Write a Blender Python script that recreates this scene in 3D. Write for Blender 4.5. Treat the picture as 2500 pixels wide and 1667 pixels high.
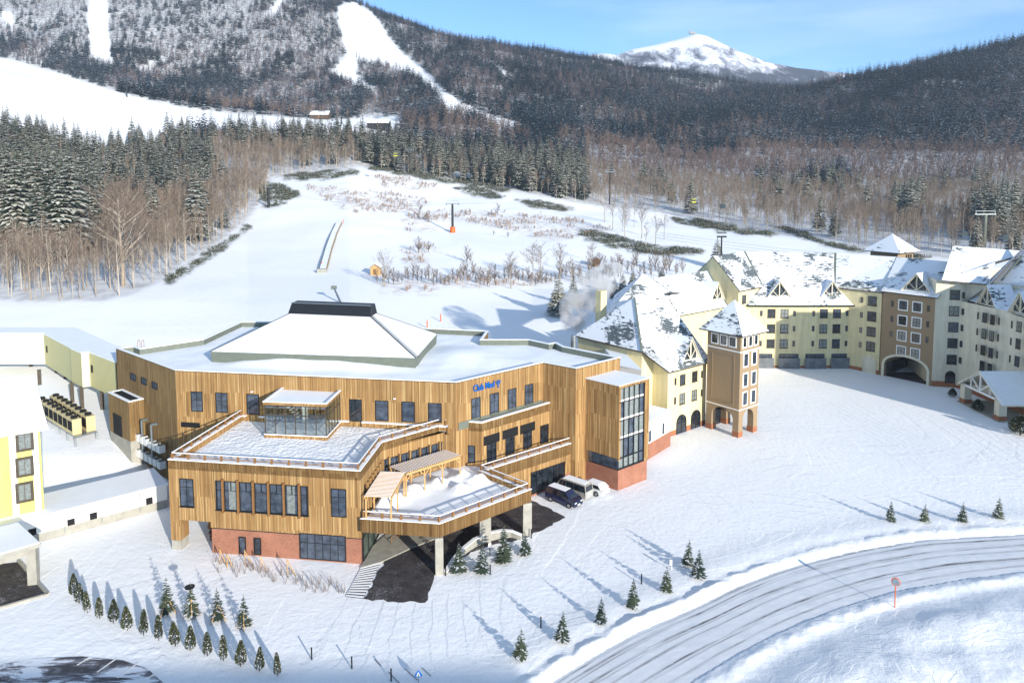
import bpy, math, random
import numpy as np
from mathutils import Vector, noise
random.seed(7); rng = np.random.default_rng(7)
R = math.radians
sc = bpy.context.scene
col = sc.collection
for o in list(bpy.data.objects): bpy.data.objects.remove(o)

# ---------------------------------------------------------------- camera, sky, sun, exposure
FPX, PITCH, CAMZ, HOR = 1800.0, R(4.9), 41.0, 430.0      # in units of a 2500 px wide picture
PY = HOR + FPX * math.tan(PITCH)                          # row of the optical axis
cam_d = bpy.data.cameras.new('camera'); cam = bpy.data.objects.new('camera', cam_d); col.objects.link(cam)
cam.location = (0, 0, CAMZ); cam.rotation_euler = (R(90) - PITCH, 0, 0)
cam_d.sensor_width = 36; cam_d.lens = 36 * FPX / 2500; cam_d.shift_y = -(833.5 - PY) / 2500
cam_d.clip_start = 1; cam_d.clip_end = 30000
sc.camera = cam

SUN_AZ, SUN_EL = 33.0, 15.5        # sun behind the camera to the right
sun_dir = Vector((math.sin(R(SUN_AZ)) * math.cos(R(SUN_EL)), -math.cos(R(SUN_AZ)) * math.cos(R(SUN_EL)), math.sin(R(SUN_EL))))
sl = bpy.data.lights.new('sun', 'SUN'); sl.energy = 3.8; sl.angle = R(0.6); sl.color = (1, .94, .84)
so = bpy.data.objects.new('sun', sl); col.objects.link(so); so.rotation_euler = (-sun_dir).to_track_quat('-Z', 'Y').to_euler(); so.location = (0, 0, 200)
w = bpy.data.worlds.new('World'); sc.world = w; w.use_nodes = True
nt = w.node_tree; nt.nodes.clear()
sky = nt.nodes.new('ShaderNodeTexSky'); sky.sky_type = 'NISHITA'; sky.sun_disc = False
sky.sun_elevation = R(SUN_EL); sky.sun_rotation = math.atan2(sun_dir.x, sun_dir.y); sky.air_density = 1.0; sky.dust_density = .05; sky.ozone_density = 2.5
tc = nt.nodes.new('ShaderNodeTexCoord'); mp = nt.nodes.new('ShaderNodeMapping'); mp.inputs['Scale'].default_value = (1.2, 1.2, 7)
mp.inputs['Rotation'].default_value = (0, R(5), 0)
cn = nt.nodes.new('ShaderNodeTexNoise'); cn.inputs['Scale'].default_value = 2.2; cn.inputs['Detail'].default_value = 6; cn.inputs['Roughness'].default_value = .55
cr = nt.nodes.new('ShaderNodeValToRGB'); cr.color_ramp.elements[0].position = .45; cr.color_ramp.elements[1].position = .8
cr.color_ramp.elements[1].color = (.28, .28, .28, 1)
mx = nt.nodes.new('ShaderNodeMix'); mx.data_type = 'RGBA'; mx.inputs['B'].default_value = (5.6, 6.0, 6.9, 1)
bg = nt.nodes.new('ShaderNodeBackground'); bg.inputs['Strength'].default_value = .15
out = nt.nodes.new('ShaderNodeOutputWorld')
L = nt.links.new
L(tc.outputs['Generated'], mp.inputs[0]); L(mp.outputs[0], cn.inputs['Vector']); L(cn.outputs['Fac'], cr.inputs[0])
tn = nt.nodes.new('ShaderNodeMix'); tn.data_type = 'RGBA'; tn.blend_type = 'MULTIPLY'; tn.inputs['Factor'].default_value = 1; tcz = nt.nodes.new('ShaderNodeSeparateXYZ'); L(tc.outputs['Generated'], tcz.inputs[0]); zr_ = nt.nodes.new('ShaderNodeValToRGB'); L(tcz.outputs[2], zr_.inputs[0]); zr_.color_ramp.elements[0].position = 0; zr_.color_ramp.elements[0].color = (.46, .70, .96, 1); zr_.color_ramp.elements[1].position = .45; zr_.color_ramp.elements[1].color = (1.22, 1.06, .92, 1); e_z = zr_.color_ramp.elements.new(.22); e_z.color = (.38, .59, .92, 1); L(zr_.outputs[0], tn.inputs['B']); L(sky.outputs[0], tn.inputs['A']); L(tn.outputs['Result'], mx.inputs['A']); L(cr.outputs[0], mx.inputs['Factor']); L(mx.outputs['Result'], bg.inputs[0]); L(bg.outputs[0], out.inputs[0])
sc.view_settings.view_transform = 'Standard'; sc.view_settings.look = 'None'; sc.view_settings.gamma = 1
sc.view_settings.exposure = 0.82
sc.render.engine = 'CYCLES'; sc.render.resolution_x = 1024; sc.render.resolution_y = 682
sc.cycles.max_bounces = 6; sc.cycles.diffuse_bounces = 3; sc.cycles.transparent_max_bounces = 8; sc.cycles.volume_bounces = 1

# ---------------------------------------------------------------- survey helpers: sight line of a photograph point -> world point
sp_, cp_ = math.sin(PITCH), math.cos(PITCH)
def ray(u, v):
    a = (u - 1250) / FPX; b = -(v - PY) / FPX
    return Vector((a, cp_ + b * sp_, -sp_ + b * cp_))
def G(u, v, z=0.0):                       # on the level z
    d = ray(u, v); k = (z - CAMZ) / d.z
    return Vector((d.x * k, d.y * k, z))
def D(u, v, y):                           # at the distance y
    d = ray(u, v); k = y / d.y
    return Vector((d.x * k, y, CAMZ + d.z * k))
def proj(p):
    y = p[1]; x = p[0]; z = p[2] - CAMZ
    f = y * cp_ - z * sp_; up = y * sp_ + z * cp_
    return 1250 + FPX * x / f, PY - FPX * up / f
def zat(p, v):                            # height over the spot p seen at row v
    b = -(v - PY) / FPX; dy = cp_ + b * sp_; dz = -sp_ + b * cp_
    return CAMZ + dz / dy * p[1]

# ---------------------------------------------------------------- materials
def hexc(s):
    f = lambda c: c / 12.92 if c <= .04045 else ((c + .055) / 1.055) ** 2.4
    return tuple(f(int(s[i:i + 2], 16) / 255) for i in (0, 2, 4)) + (1,)
M = {}
class NT:
    def __init__(s, name, rough=.8, spec=.3):
        s.m = bpy.data.materials.new(name); s.m.use_nodes = True; s.t = s.m.node_tree
        s.b = s.t.nodes['Principled BSDF']; s.b.inputs['Roughness'].default_value = rough; s.b.inputs['Specular IOR Level'].default_value = spec
        M[name] = s.m
    def n(s, k, **kw):
        x = s.t.nodes.new('ShaderNode' + k)
        for a, v in kw.items():
            if a in x.inputs: x.inputs[a].default_value = v
            else: setattr(x, a, v)
        return x
    def l(s, a, b): s.t.links.new(a, b)
    def coord(s, kind='Object', scale=(1, 1, 1), rot=(0, 0, 0)):
        c = s.n('TexCoord'); m = s.n('Mapping'); m.inputs['Scale'].default_value = scale; m.inputs['Rotation'].default_value = rot
        s.l(c.outputs[kind], m.inputs[0]); return m.outputs[0]
    def noise(s, vec, scale, detail=4, rough=.55, dist=0):
        x = s.n('TexNoise'); x.inputs['Scale'].default_value = scale; x.inputs['Detail'].default_value = detail
        x.inputs['Roughness'].default_value = rough; x.inputs['Distortion'].default_value = dist; s.l(vec, x.inputs['Vector']); return x.outputs['Fac']
    def ramp(s, fac, stops):
        x = s.n('ValToRGB'); e = x.color_ramp.elements
        while len(e) < len(stops): e.new(.5)
        for el, (p, c) in zip(e, stops): el.position = p; el.color = c if len(c) == 4 else tuple(c) + (1,)
        s.l(fac, x.inputs[0]); return x.outputs[0]
    def mix(s, f, a, b, mode='MIX'):
        x = s.n('Mix'); x.data_type = 'RGBA'; x.blend_type = mode
        for v, k in ((f, 'Factor'), (a, 'A'), (b, 'B')):
            if hasattr(v, 'is_linked') or hasattr(v, 'links'): s.l(v, x.inputs[k])
            else: x.inputs[k].default_value = v
        return x.outputs['Result']
    def math(s, op, a, b=0.0, clamp=False):
        x = s.n('Math'); x.operation = op; x.use_clamp = clamp
        for i, v in enumerate((a, b)):
            if hasattr(v, 'links'): s.l(v, x.inputs[i])
            else: x.inputs[i].default_value = v
        return x.outputs[0]
    def bump(s, h, strength=.3, dist=.1):
        x = s.n('Bump'); x.inputs['Strength'].default_value = strength; x.inputs['Distance'].default_value = dist
        s.l(h, x.inputs['Height']); s.l(x.outputs[0], s.b.inputs['Normal'])
    def base(s, c):
        if hasattr(c, 'links'): s.l(c, s.b.inputs['Base Color'])
        else: s.b.inputs['Base Color'].default_value = c
def plain(name, c, rough=.7, metal=0, nscale=3, var=.15, spec=.3, bump=0, streak=0):
    t = NT(name, rough, spec); c = hexc(c) if isinstance(c, str) else c
    v = t.coord(); f = t.noise(v, nscale, 5)
    a = tuple(x * (1 - var) for x in c[:3]) + (1,); b = tuple(min(1, x * (1 + var)) for x in c[:3]) + (1,)
    cc_ = t.ramp(f, [(.3, a), (.7, b)])
    if streak: cc_ = t.mix(streak, cc_, t.ramp(t.noise(t.coord('Object', (1.3, 1.3, .12)), 1.2, 5, .65), [(.35, (.72, .70, .66)), (.62, (1, 1, 1))]), 'MULTIPLY')
    t.base(cc_); t.b.inputs['Metallic'].default_value = metal
    if bump: t.bump(t.noise(v, nscale * 6, 3), bump, .03)
    return t.m
SNOW = (.86, .875, .90, 1)
# vertical board cladding: uv is in metres (along the wall, up)
def cladding(name, dark, mid, light):
    t = NT(name, .75, .25)
    uv = t.n('UVMap'); sep = t.n('SeparateXYZ'); t.l(uv.outputs[0], sep.inputs[0])
    big = t.n('TexWhiteNoise', noise_dimensions='2D')
    cmb0 = t.n('CombineXYZ'); t.l(t.math('FLOOR', t.math('DIVIDE', sep.outputs[0], 1.9)), cmb0.inputs[0]); t.l(cmb0.outputs[0], big.inputs['Vector'])
    joint = t.math('FLOOR', t.math('ADD', t.math('DIVIDE', sep.outputs[1], 3.3), t.math('MULTIPLY', big.outputs['Value'], .22)))
    bx = t.math('FLOOR', t.math('DIVIDE', sep.outputs[0], .125))
    cmb = t.n('CombineXYZ'); t.l(bx, cmb.inputs[0]); t.l(joint, cmb.inputs[1])
    wn = t.n('TexWhiteNoise', noise_dimensions='2D'); t.l(cmb.outputs[0], wn.inputs['Vector'])
    c = t.ramp(wn.outputs['Value'], [(0, hexc(dark)), (.3, hexc(mid)), (.7, hexc(mid)), (1, hexc(light))])
    cmb2 = t.n('CombineXYZ'); t.l(t.math('MULTIPLY', sep.outputs[0], 5), cmb2.inputs[0]); t.l(t.math('MULTIPLY', sep.outputs[1], .35), cmb2.inputs[1])
    st = t.noise(cmb2.outputs[0], 1, 4)
    c = t.mix(.6, c, t.ramp(st, [(.35, (.72, .70, .66)), (.65, (1.2, 1.17, 1.1))]), 'MULTIPLY')
    lg = t.noise(uv.outputs[0], .18, 3)
    c = t.mix(.5, c, t.ramp(lg, [(.3, (.72, .7, .68)), (.7, (1.2, 1.2, 1.2))]), 'MULTIPLY')
    fr = t.math('FRACT', t.math('DIVIDE', sep.outputs[0], .125))
    gap = t.math('LESS_THAN', fr, .14)
    c = t.mix(t.math('MULTIPLY', gap, .6), c, hexc('3a2512'))
    t.base(c); t.bump(t.math('SUBTRACT', 1, gap), .6, .02)
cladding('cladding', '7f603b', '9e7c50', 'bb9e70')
cladding('cladding_shaded', '6c5437', '836a44', '977e57')  # same boards, darkened in colour for the dimly lit flank and rear
def bricks(name, c1, c2, mortar):
    t = NT(name, .85, .2); uv = t.n('UVMap'); b = t.n('TexBrick'); t.l(uv.outputs[0], b.inputs['Vector'])
    b.inputs['Scale'].default_value = 1; b.inputs['Brick Width'].default_value = .24; b.inputs['Row Height'].default_value = .08
    b.inputs['Mortar Size'].default_value = .008; b.inputs['Color1'].default_value = hexc(c1); b.inputs['Color2'].default_value = hexc(c2); b.inputs['Mortar'].default_value = hexc(mortar)
    lg = t.noise(uv.outputs[0], .5, 4)
    t.base(t.mix(.7, b.outputs['Color'], t.ramp(lg, [(.3, (.75, .72, .7)), (.7, (1.15, 1.15, 1.15))]), 'MULTIPLY'))
    t.bump(b.outputs['Fac'], -.3, .01)
bricks('brick', 'a0634a', '875039', 'a89080')
plain('snow', SNOW, .75, nscale=.6, var=.03, bump=.35)
plain('snow_cap', SNOW, .75, nscale=4, var=.03, bump=.25)
def trampled():
    t = NT('trampled_snow', .8, .25); v = t.coord(); 
    vo = t.n('TexVoronoi'); vo.inputs['Scale'].default_value = 2.2; t.l(v, vo.inputs['Vector'])
    n1 = t.noise(v, 1.3, 6, .65); t.base(t.ramp(n1, [(.3, (.84, .845, .855)), (.7, (.9, .9, .905))]))
    t.bump(t.math('ADD', t.math('MULTIPLY', vo.outputs['Distance'], .6), n1), .8, .25)
trampled()
def roof_snow(name, thr, sc_=.35, bare='2c3a3c'):
    t = NT(name, .75, .3); uv = t.n('UVMap'); m = t.n('Mapping'); m.inputs['Scale'].default_value = (.8, 2.2, 1); t.l(uv.outputs[0], m.inputs[0])
    sep = t.n('SeparateXYZ'); t.l(uv.outputs[0], sep.inputs[0])
    big = t.noise(uv.outputs[0], .16, 3, .5); sm = t.noise(m.outputs[0], 1.1, 5, .7, .4)
    s_ = t.math('ADD', t.math('MULTIPLY', big, .55), t.math('MULTIPLY', sm, .45))
    msk = t.ramp(s_, [(thr, (0, 0, 0)), (thr + .015, (1, 1, 1))])
    fr = t.math('FRACT', t.math('DIVIDE', sep.outputs[1], .33)); ln = t.math('LESS_THAN', fr, .12)
    sn = t.mix(t.math('MULTIPLY', ln, t.math('MULTIPLY', sm, .55)), SNOW, hexc('8b9199'))
    br = t.mix(ln, hexc(bare), hexc('dfe4ea'))
    t.base(t.mix(msk, sn, br)); t.bump(t.math('SUBTRACT', t.math('MULTIPLY', sm, .3), t.math('MULTIPLY', ln, .5)), .4, .04)
roof_snow('roof_patchy', .522); roof_snow('roof_light', .556)
plain('cream', 'dccfa4', .85, nscale=.5, var=.05, streak=.6); plain('cream_pale', 'ddd5bf', .85, nscale=.5, var=.04, streak=.6)
plain('tan', '957f64', .9, nscale=6, var=.08); plain('white_trim', 'eae8e2', .7, nscale=2, var=.03)
plain('yellow_wall', 'ded274', .85, nscale=.6, var=.05, streak=.5)
plain('terracotta', '9c6648', .85, nscale=3, var=.15)
plain('concrete', '9d9a90', .9, nscale=1.2, var=.15, bump=.2); plain('dark_metal', '26282c', .45, .3, nscale=3, var=.2, spec=.5)
plain('grey_green_metal', '6f756a', .6, .2, nscale=1.5, var=.1); plain('steel', '9aa0a4', .35, .8, nscale=3, var=.1)
plain('frame', '1b1d20', .5, nscale=2, var=.2); plain('frame_brown', '4a4238', .6, nscale=2, var=.2)
plain('timber', 'c09a66', .7, nscale=5, var=.15); plain('timber_brown', '86613a', .7, nscale=5, var=.2)
t_ = NT('asphalt', .9, .25); v_ = t_.coord(); t_.base(t_.mix(t_.ramp(t_.math('ADD', t_.math('MULTIPLY', t_.noise(v_, 7, 5, .75), .7), t_.math('MULTIPLY', t_.noise(v_, .35, 3), .3)), [(.55, (0, 0, 0)), (.64, (.55, .55, .55))]), t_.ramp(t_.noise(v_, .8, 4), [(.3, hexc('332f30')), (.7, hexc('4b4646'))]), hexc('c9ccd2'))); t_.bump(t_.noise(v_, 9, 4), .5, .02); plain('mat_dark', '17181a', .8)
plain('dark_green', '1c2a24', .8, nscale=3, var=.3)
def glass(name, c, rough=.06, var=.5, coat=0, sc_=1.2):
    t = NT(name, rough, .9); uv = t.n('UVMap'); n1 = t.noise(uv.outputs[0], sc_, 4, .6); c = hexc(c)
    t.base(t.ramp(n1, [(.38, tuple(x * (1 - var) for x in c[:3])), (.62, tuple(min(1, x * (1 + var)) for x in c[:3]))])); return t
glass('glass_dark', '1f262e', .08, .5); glass('glass_mid', '3c4552', .08, .42, sc_=1.1); glass('glass_curtain', '777d7b', .2, .2, sc_=3); glass('glass_green', '46534b', .08, .5, sc_=.8); glass('glass_grey', '63686c', .15, .2, sc_=.8)
def clear_glass():
    t = NT('glass_clear', .02, .5); tr = t.n('BsdfTransparent'); tr.inputs[0].default_value = (.75, .82, .80, 1); gl = t.n('BsdfGlossy'); gl.inputs['Roughness'].default_value = .02
    gl.inputs[0].default_value = (.8, .85, .9, 1); mxs = t.n('MixShader'); mxs.inputs[0].default_value = .3
    t.l(tr.outputs[0], mxs.inputs[1]); t.l(gl.outputs[0], mxs.inputs[2]); t.l(mxs.outputs[0], t.t.nodes['Material Output'].inputs[0])
clear_glass()

# ---------------------------------------------------------------- mesh helpers
class MB:
    def __init__(s): s.v = []; s.f = []; s.m = []; s.uv = []; s.smooth = False
    def poly(s, pts, m=0):
        pts = [Vector(p) for p in pts]; n = Vector((0, 0, 0))
        for i in range(len(pts)):
            a, b = pts[i], pts[(i + 1) % len(pts)]; n += Vector(((a.y - b.y) * (a.z + b.z), (a.z - b.z) * (a.x + b.x), (a.x - b.x) * (a.y + b.y)))
        if n.length < 1e-9: return
        n.normalize()
        t = Vector((0, 0, 1)).cross(n)
        if t.length < .05: t = Vector((1, 0, 0)); b = Vector((0, 1, 0))
        else: t.normalize(); b = n.cross(t)
        i0 = len(s.v); s.v += [tuple(p) for p in pts]; s.f.append(tuple(range(i0, i0 + len(pts)))); s.m.append(m)
        s.uv += [(p.dot(t), p.dot(b)) for p in pts]
    def prism(s, xy, z0, z1, m=0, mtop=None, top=True, bottom=True):
        xy = [(p[0], p[1]) for p in xy]
        if sum(xy[i][0] * xy[(i + 1) % len(xy)][1] - xy[(i + 1) % len(xy)][0] * xy[i][1] for i in range(len(xy))) < 0: xy = xy[::-1]
        for i in range(len(xy)):
            a, b = xy[i], xy[(i + 1) % len(xy)]
            s.poly([(a[0], a[1], z0), (b[0], b[1], z0), (b[0], b[1], z1), (a[0], a[1], z1)], m)
        if top: s.poly([(p[0], p[1], z1) for p in xy], m if mtop is None else mtop)
        if bottom: s.poly([(p[0], p[1], z0) for p in xy][::-1], m)
    def hexa(s, a, b, m=0):       # a = 4 lower pts ccw, b = 4 upper pts
        s.poly(a[::-1], m); s.poly(b, m)
        for i in range(len(a)): j = (i + 1) % len(a); s.poly([a[i], a[j], b[j], b[i]], m)
    def box(s, c, size, ang=0, m=0):
        cx, cy, cz = c; hx, hy, hz = size[0] / 2, size[1] / 2, size[2] / 2; ca, sa = math.cos(ang), math.sin(ang)
        q = [(cx + x * ca - y * sa, cy + x * sa + y * ca) for x, y in ((-hx, -hy), (hx, -hy), (hx, hy), (-hx, hy))]
        s.prism(q, cz - hz, cz + hz, m)
    def beam(s, p0, p1, wd, ht, m=0, up=None):
        p0, p1 = Vector(p0), Vector(p1); d = (p1 - p0).normalized(); up = Vector(up or (0, 0, 1))
        if abs(d.dot(up)) > .98: up = Vector((1, 0, 0))
        x = d.cross(up).normalized() * wd / 2; y = x.cross(d).normalized() * ht / 2
        a = [p0 - x - y, p0 + x - y, p0 + x + y, p0 - x + y]; b = [q + (p1 - p0) for q in a]
        s.poly(a, m); s.poly(b[::-1], m)
        for i in range(4): j = (i + 1) % 4; s.poly([a[j], a[i], b[i], b[j]], m)
    def tube(s, p0, p1, r0, r1, n=8, m=0, caps=True):
        p0, p1 = Vector(p0), Vector(p1); d = (p1 - p0).normalized(); up = Vector((0, 0, 1)) if abs(d.z) < .9 else Vector((1, 0, 0))
        x = d.cross(up).normalized(); y = d.cross(x)
        c = [(math.cos(2 * math.pi * i / n), math.sin(2 * math.pi * i / n)) for i in range(n)]
        a = [p0 + (x * q[0] + y * q[1]) * r0 for q in c]; b = [p1 + (x * q[0] + y * q[1]) * r1 for q in c]
        for i in range(n):
            j = (i + 1) % n
            if r1 > 1e-4: s.poly([a[i], a[j], b[j], b[i]], m)
            else: s.poly([a[i], a[j], p1], m)
        if caps:
            s.poly(a[::-1], m)
            if r1 > 1e-4: s.poly(b, m)
    def ribbon(s, pts, w, m=0): pass
    def build(s, name, mats, parent=None, smooth=False):
        if isinstance(mats, str): mats = [mats]
        me = bpy.data.meshes.new(name); off = root_loc(parent)
        v = np.array(s.v, dtype=np.float64).reshape(-1, 3) - np.array(off)
        me.from_pydata(v.tolist(), [], s.f)
        for k in mats: me.materials.append(M[k])
        me.polygons.foreach_set('material_index', s.m)
        if s.uv:
            ul = me.uv_layers.new(name='UVMap'); ul.data.foreach_set('uv', [c for q in s.uv for c in q])
        if smooth: me.polygons.foreach_set('use_smooth', [True] * len(s.f))
        me.validate(); me.update()
        o = bpy.data.objects.new(name, me); col.objects.link(o)
        if parent is not None: o.parent = parent
        return o
def root_loc(p):
    x = Vector((0, 0, 0))
    while p is not None: x += p.location; p = p.parent
    return x
def tag(o, label=None, cat=None, group=None, kind=None):
    if label: o['label'] = label
    if cat: o['category'] = cat
    if group: o['group'] = group
    if kind: o['kind'] = kind
    return o
def thing(name, label, cat, loc=(0, 0, 0), group=None, rz=0):
    o = bpy.data.objects.new(name, None); col.objects.link(o); o.location = loc; o.empty_display_size = .5
    if rz: o.rotation_euler = (0, 0, rz)
    return tag(o, label, cat, group)
def copy_tree(o, parent=None):
    c = o.copy(); col.objects.link(c); c.parent = parent
    for ch in list(o.children): copy_tree(ch, c)
    return c
def inset(poly, d):                       # polygon shrunk inwards by d
    n = len(poly); A = sum(poly[i][0] * poly[(i + 1) % n][1] - poly[(i + 1) % n][0] * poly[i][1] for i in range(n)); sg = 1 if A > 0 else -1
    out_ = []
    for i in range(n):
        p0, p1, p2 = Vector(poly[i - 1][:2]), Vector(poly[i][:2]), Vector(poly[(i + 1) % n][:2])
        e1 = (p1 - p0).normalized(); e2 = (p2 - p1).normalized(); n1 = Vector((-e1.y, e1.x)) * sg; n2 = Vector((-e2.y, e2.x)) * sg
        b = n1 + n2; L2 = b.length_squared
        out_.append(tuple(p1 + b * (2 * d / L2)) if L2 > .2 else tuple(p1 + n1 * d))
    return out_

# ---------------------------------------------------------------- the lie of the land: heights by bearing and distance
DD = [10, 60, 90, 100, 125, 150, 180, 215, 260, 310, 380, 450, 520, 600, 700, 780, 900, 1100, 1400, 1700, 2000, 2400]
TZ = {
 -900: [0, 0, 0, 3, 4.5, 7, 10.5, 13.5, 18, 24, 36, 54, 76, 108, 160, 172, 160, 240, 400, 540, 660, 700],
 0:    [0, 0, 0, 2.2, 4.5, 7, 10.5, 13.5, 18, 22, 32, 48, 66, 94, 140, 152, 135, 220, 380, 520, 640, 660],
 250:  [0, 0, 0, 2.4, 4.5, 7.5, 11, 13, 17, 21, 29, 43, 59, 84, 121, 126, 114, 203, 372, 520, 648, 680],
 340:  [0, 0, 0, 0, 4.2, 8, 11, 13, 16.3, 21, 29, 42, 57, 80, 116, 119, 110, 198, 370, 520, 652, 680],
 600:  [0, 0, 0, 0, 4, 7.5, 9.5, 11, 14, 20, 31, 44, 58, 78, 103, 101, 96, 190, 370, 520, 660, 700],
 850:  [0, 0, 0, 0, 4, 8.5, 10.5, 12, 16, 22, 33, 45, 58, 80, 95, 90, 110, 180, 350, 435, 440, 400],
 1100: [0, 0, 0, 0, 3, 7, 8.5, 11, 14.5, 17.4, 26, 36, 48, 66, 90, 105, 135, 196, 309, 322, 290, 240],
 1300: [0, 0, 0, 0, 2, 6.5, 7.7, 8, 13, 17, 24, 33, 44, 58, 80, 98, 130, 186, 276, 280, 240, 190],
 1500: [0, 0, 0, 0, 0, 5, 7.7, 8, 12, 16, 21, 27, 36, 48, 70, 88, 118, 166, 249, 250, 210, 170],
 1750: [0, 0, 0, 0, 0, 0, 3, 7, 11, 14.5, 19, 24, 30, 40, 58, 76, 103, 150, 212, 210, 180, 140],
 2000: [0, 0, 0, 0, 0, 0, 1, 6, 11, 14.5, 18, 22, 27, 36, 52, 72, 106, 164, 196, 185, 165, 140],
 2125: [0, 0, 0, 0, 0, 0, 1.5, 6.5, 11, 14.5, 18, 22, 27.5, 38, 58, 80, 119, 188, 200, 190, 170, 140],
 2250: [0, 0, 0, 0, 0, 0, 2, 7, 11, 14.5, 18, 22, 28, 40, 64, 90, 131, 206, 222, 208, 180, 145],
 2375: [0, 0, 0, 0, 0, 0, 2.5, 7.5, 11.5, 14.7, 18, 22, 29, 43, 70, 99, 144, 226, 240, 225, 195, 160],
 2500: [0, 0, 0, 0, 0, 0, 3, 8, 12, 15, 18, 22, 30, 46, 76, 108, 157, 243, 262, 240, 210, 175],
 3400: [0, 0, 0, 0, 0, 2, 5, 9, 14, 18, 24, 32, 44, 66, 100, 140, 210, 330, 400, 380, 340, 300]}
TU = sorted(TZ); TA = np.array([TZ[k] for k in TU], float); TT = (np.array(TU, float) - 1250) / FPX; DA = np.array(DD, float)
def base_z(x, y):
    """arrays in, array out"""
    x = np.asarray(x, float); y = np.asarray(y, float); t = np.clip(x / np.maximum(y, 1), TT[0], TT[-1] - 1e-6); d = np.clip(y, DA[0], DA[-1] - 1e-6)
    i = np.clip(np.searchsorted(TT, t, 'right') - 1, 0, len(TT) - 2); j = np.clip(np.searchsorted(DA, d, 'right') - 1, 0, len(DA) - 2)
    a = (t - TT[i]) / (TT[i + 1] - TT[i]); b = (d - DA[j]) / (DA[j + 1] - DA[j])
    return (TA[i, j] * (1 - a) + TA[i + 1, j] * a) * (1 - b) + (TA[i, j + 1] * (1 - a) + TA[i + 1, j + 1] * a) * b
def pl(pts): return [G(u, v) for u, v in pts]
ROAD_UP = pl([(1180, 1790), (1355, 1661), (1460, 1597), (1554, 1545), (1697, 1484), (1797, 1434), (1890, 1398), (1974, 1373), (2085, 1346), (2250, 1318), (2500, 1304), (2800, 1296)])
ROAD_LO = pl([(1450, 1820), (1640, 1692), (1720, 1645), (1790, 1602), (1880, 1553), (1960, 1518), (2040, 1487), (2110, 1464), (2195, 1441), (2361, 1412), (2520, 1394), (2820, 1372)])
def seg_dist(px, py, line):
    best = np.full(px.shape, 1e9); side = np.zeros(px.shape)
    for a, b in zip(line[:-1], line[1:]):
        dx, dy = b.x - a.x, b.y - a.y; L2 = dx * dx + dy * dy
        t = np.clip(((px - a.x) * dx + (py - a.y) * dy) / L2, 0, 1)
        d = np.hypot(px - a.x - t * dx, py - a.y - t * dy); s = np.sign(dx * (py - a.y) - dy * (px - a.x))
        k = d < best; best = np.where(k, d, best); side = np.where(k, s, side)
    return best * side
def fbm(x, y, s, oct_=3):
    return np.array([noise.fractal(Vector((a / s, b / s, 3.1)), .9, 2.1, oct_) for a, b in zip(np.ravel(x), np.ravel(y))]).reshape(np.shape(x))
def ground_z(x, y):
    x = np.asarray(x, float); y = np.asarray(y, float); z = base_z(x, y)
    far = np.clip((y - 150) / 400, 0, 1)
    z = z + far * 3.0 * fbm(x, y, 70) + np.clip((y - 500) / 600, 0, 1) * 15 * fbm(x, y, 240, 4)
    m = y < 110
    if np.any(m):
        du = seg_dist(x[m], y[m], ROAD_UP); dl = seg_dist(x[m], y[m], ROAD_LO); zz = np.zeros(du.shape)
        nz = fbm(x[m], y[m], 2.2, 4); nb = fbm(x[m], y[m], 9, 3)
        up = np.clip(du, 0, 50)                         # verge bank above the road
        zz += (.26 + .22 * nz) * np.exp(-((up - 1.2) / .55) ** 2) * (du > 0) + .2 * np.exp(-((up - 3.5) / 2.2) ** 2) * (du > 0)
        lo = np.clip(-dl, 0, 50)
        ram = np.clip((lo - 1) / 7, 0, 1); ram = ram * ram * (3 - 2 * ram)
        zz += (dl < 0) * ((.22 + .15 * nz) * np.exp(-((lo - 1.2) / .9) ** 2) + ram * (.9 + .4 * nb + .05 * nz))
        zz += (du > 3) * .03 * nz * np.clip((70 - y[m]) / 10, .4, 1)
        on = (du <= 0) & (dl >= 0); zz = np.where(on, -.06, zz)
        z = z.copy(); z[m] = z[m] + zz
    return z
def gz(x, y): return float(ground_z(np.array([x]), np.array([y]))[0])
def in_poly(u, v, P):
    u = np.asarray(u, float); v = np.asarray(v, float); c = np.zeros(u.shape, bool); n = len(P)
    for i in range(n):
        (x1, y1), (x2, y2) = P[i], P[i - 1]
        k = ((y1 > v) != (y2 > v)) & (u < (x2 - x1) * (v - y1) / ((y2 - y1) or 1e-9) + x1); c ^= k
    return c
def uv_of(x, y, z):
    zz = z - CAMZ; f = y * cp_ - zz * sp_; up = y * sp_ + zz * cp_
    return 1250 + FPX * x / f, PY - FPX * up / f
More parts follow.
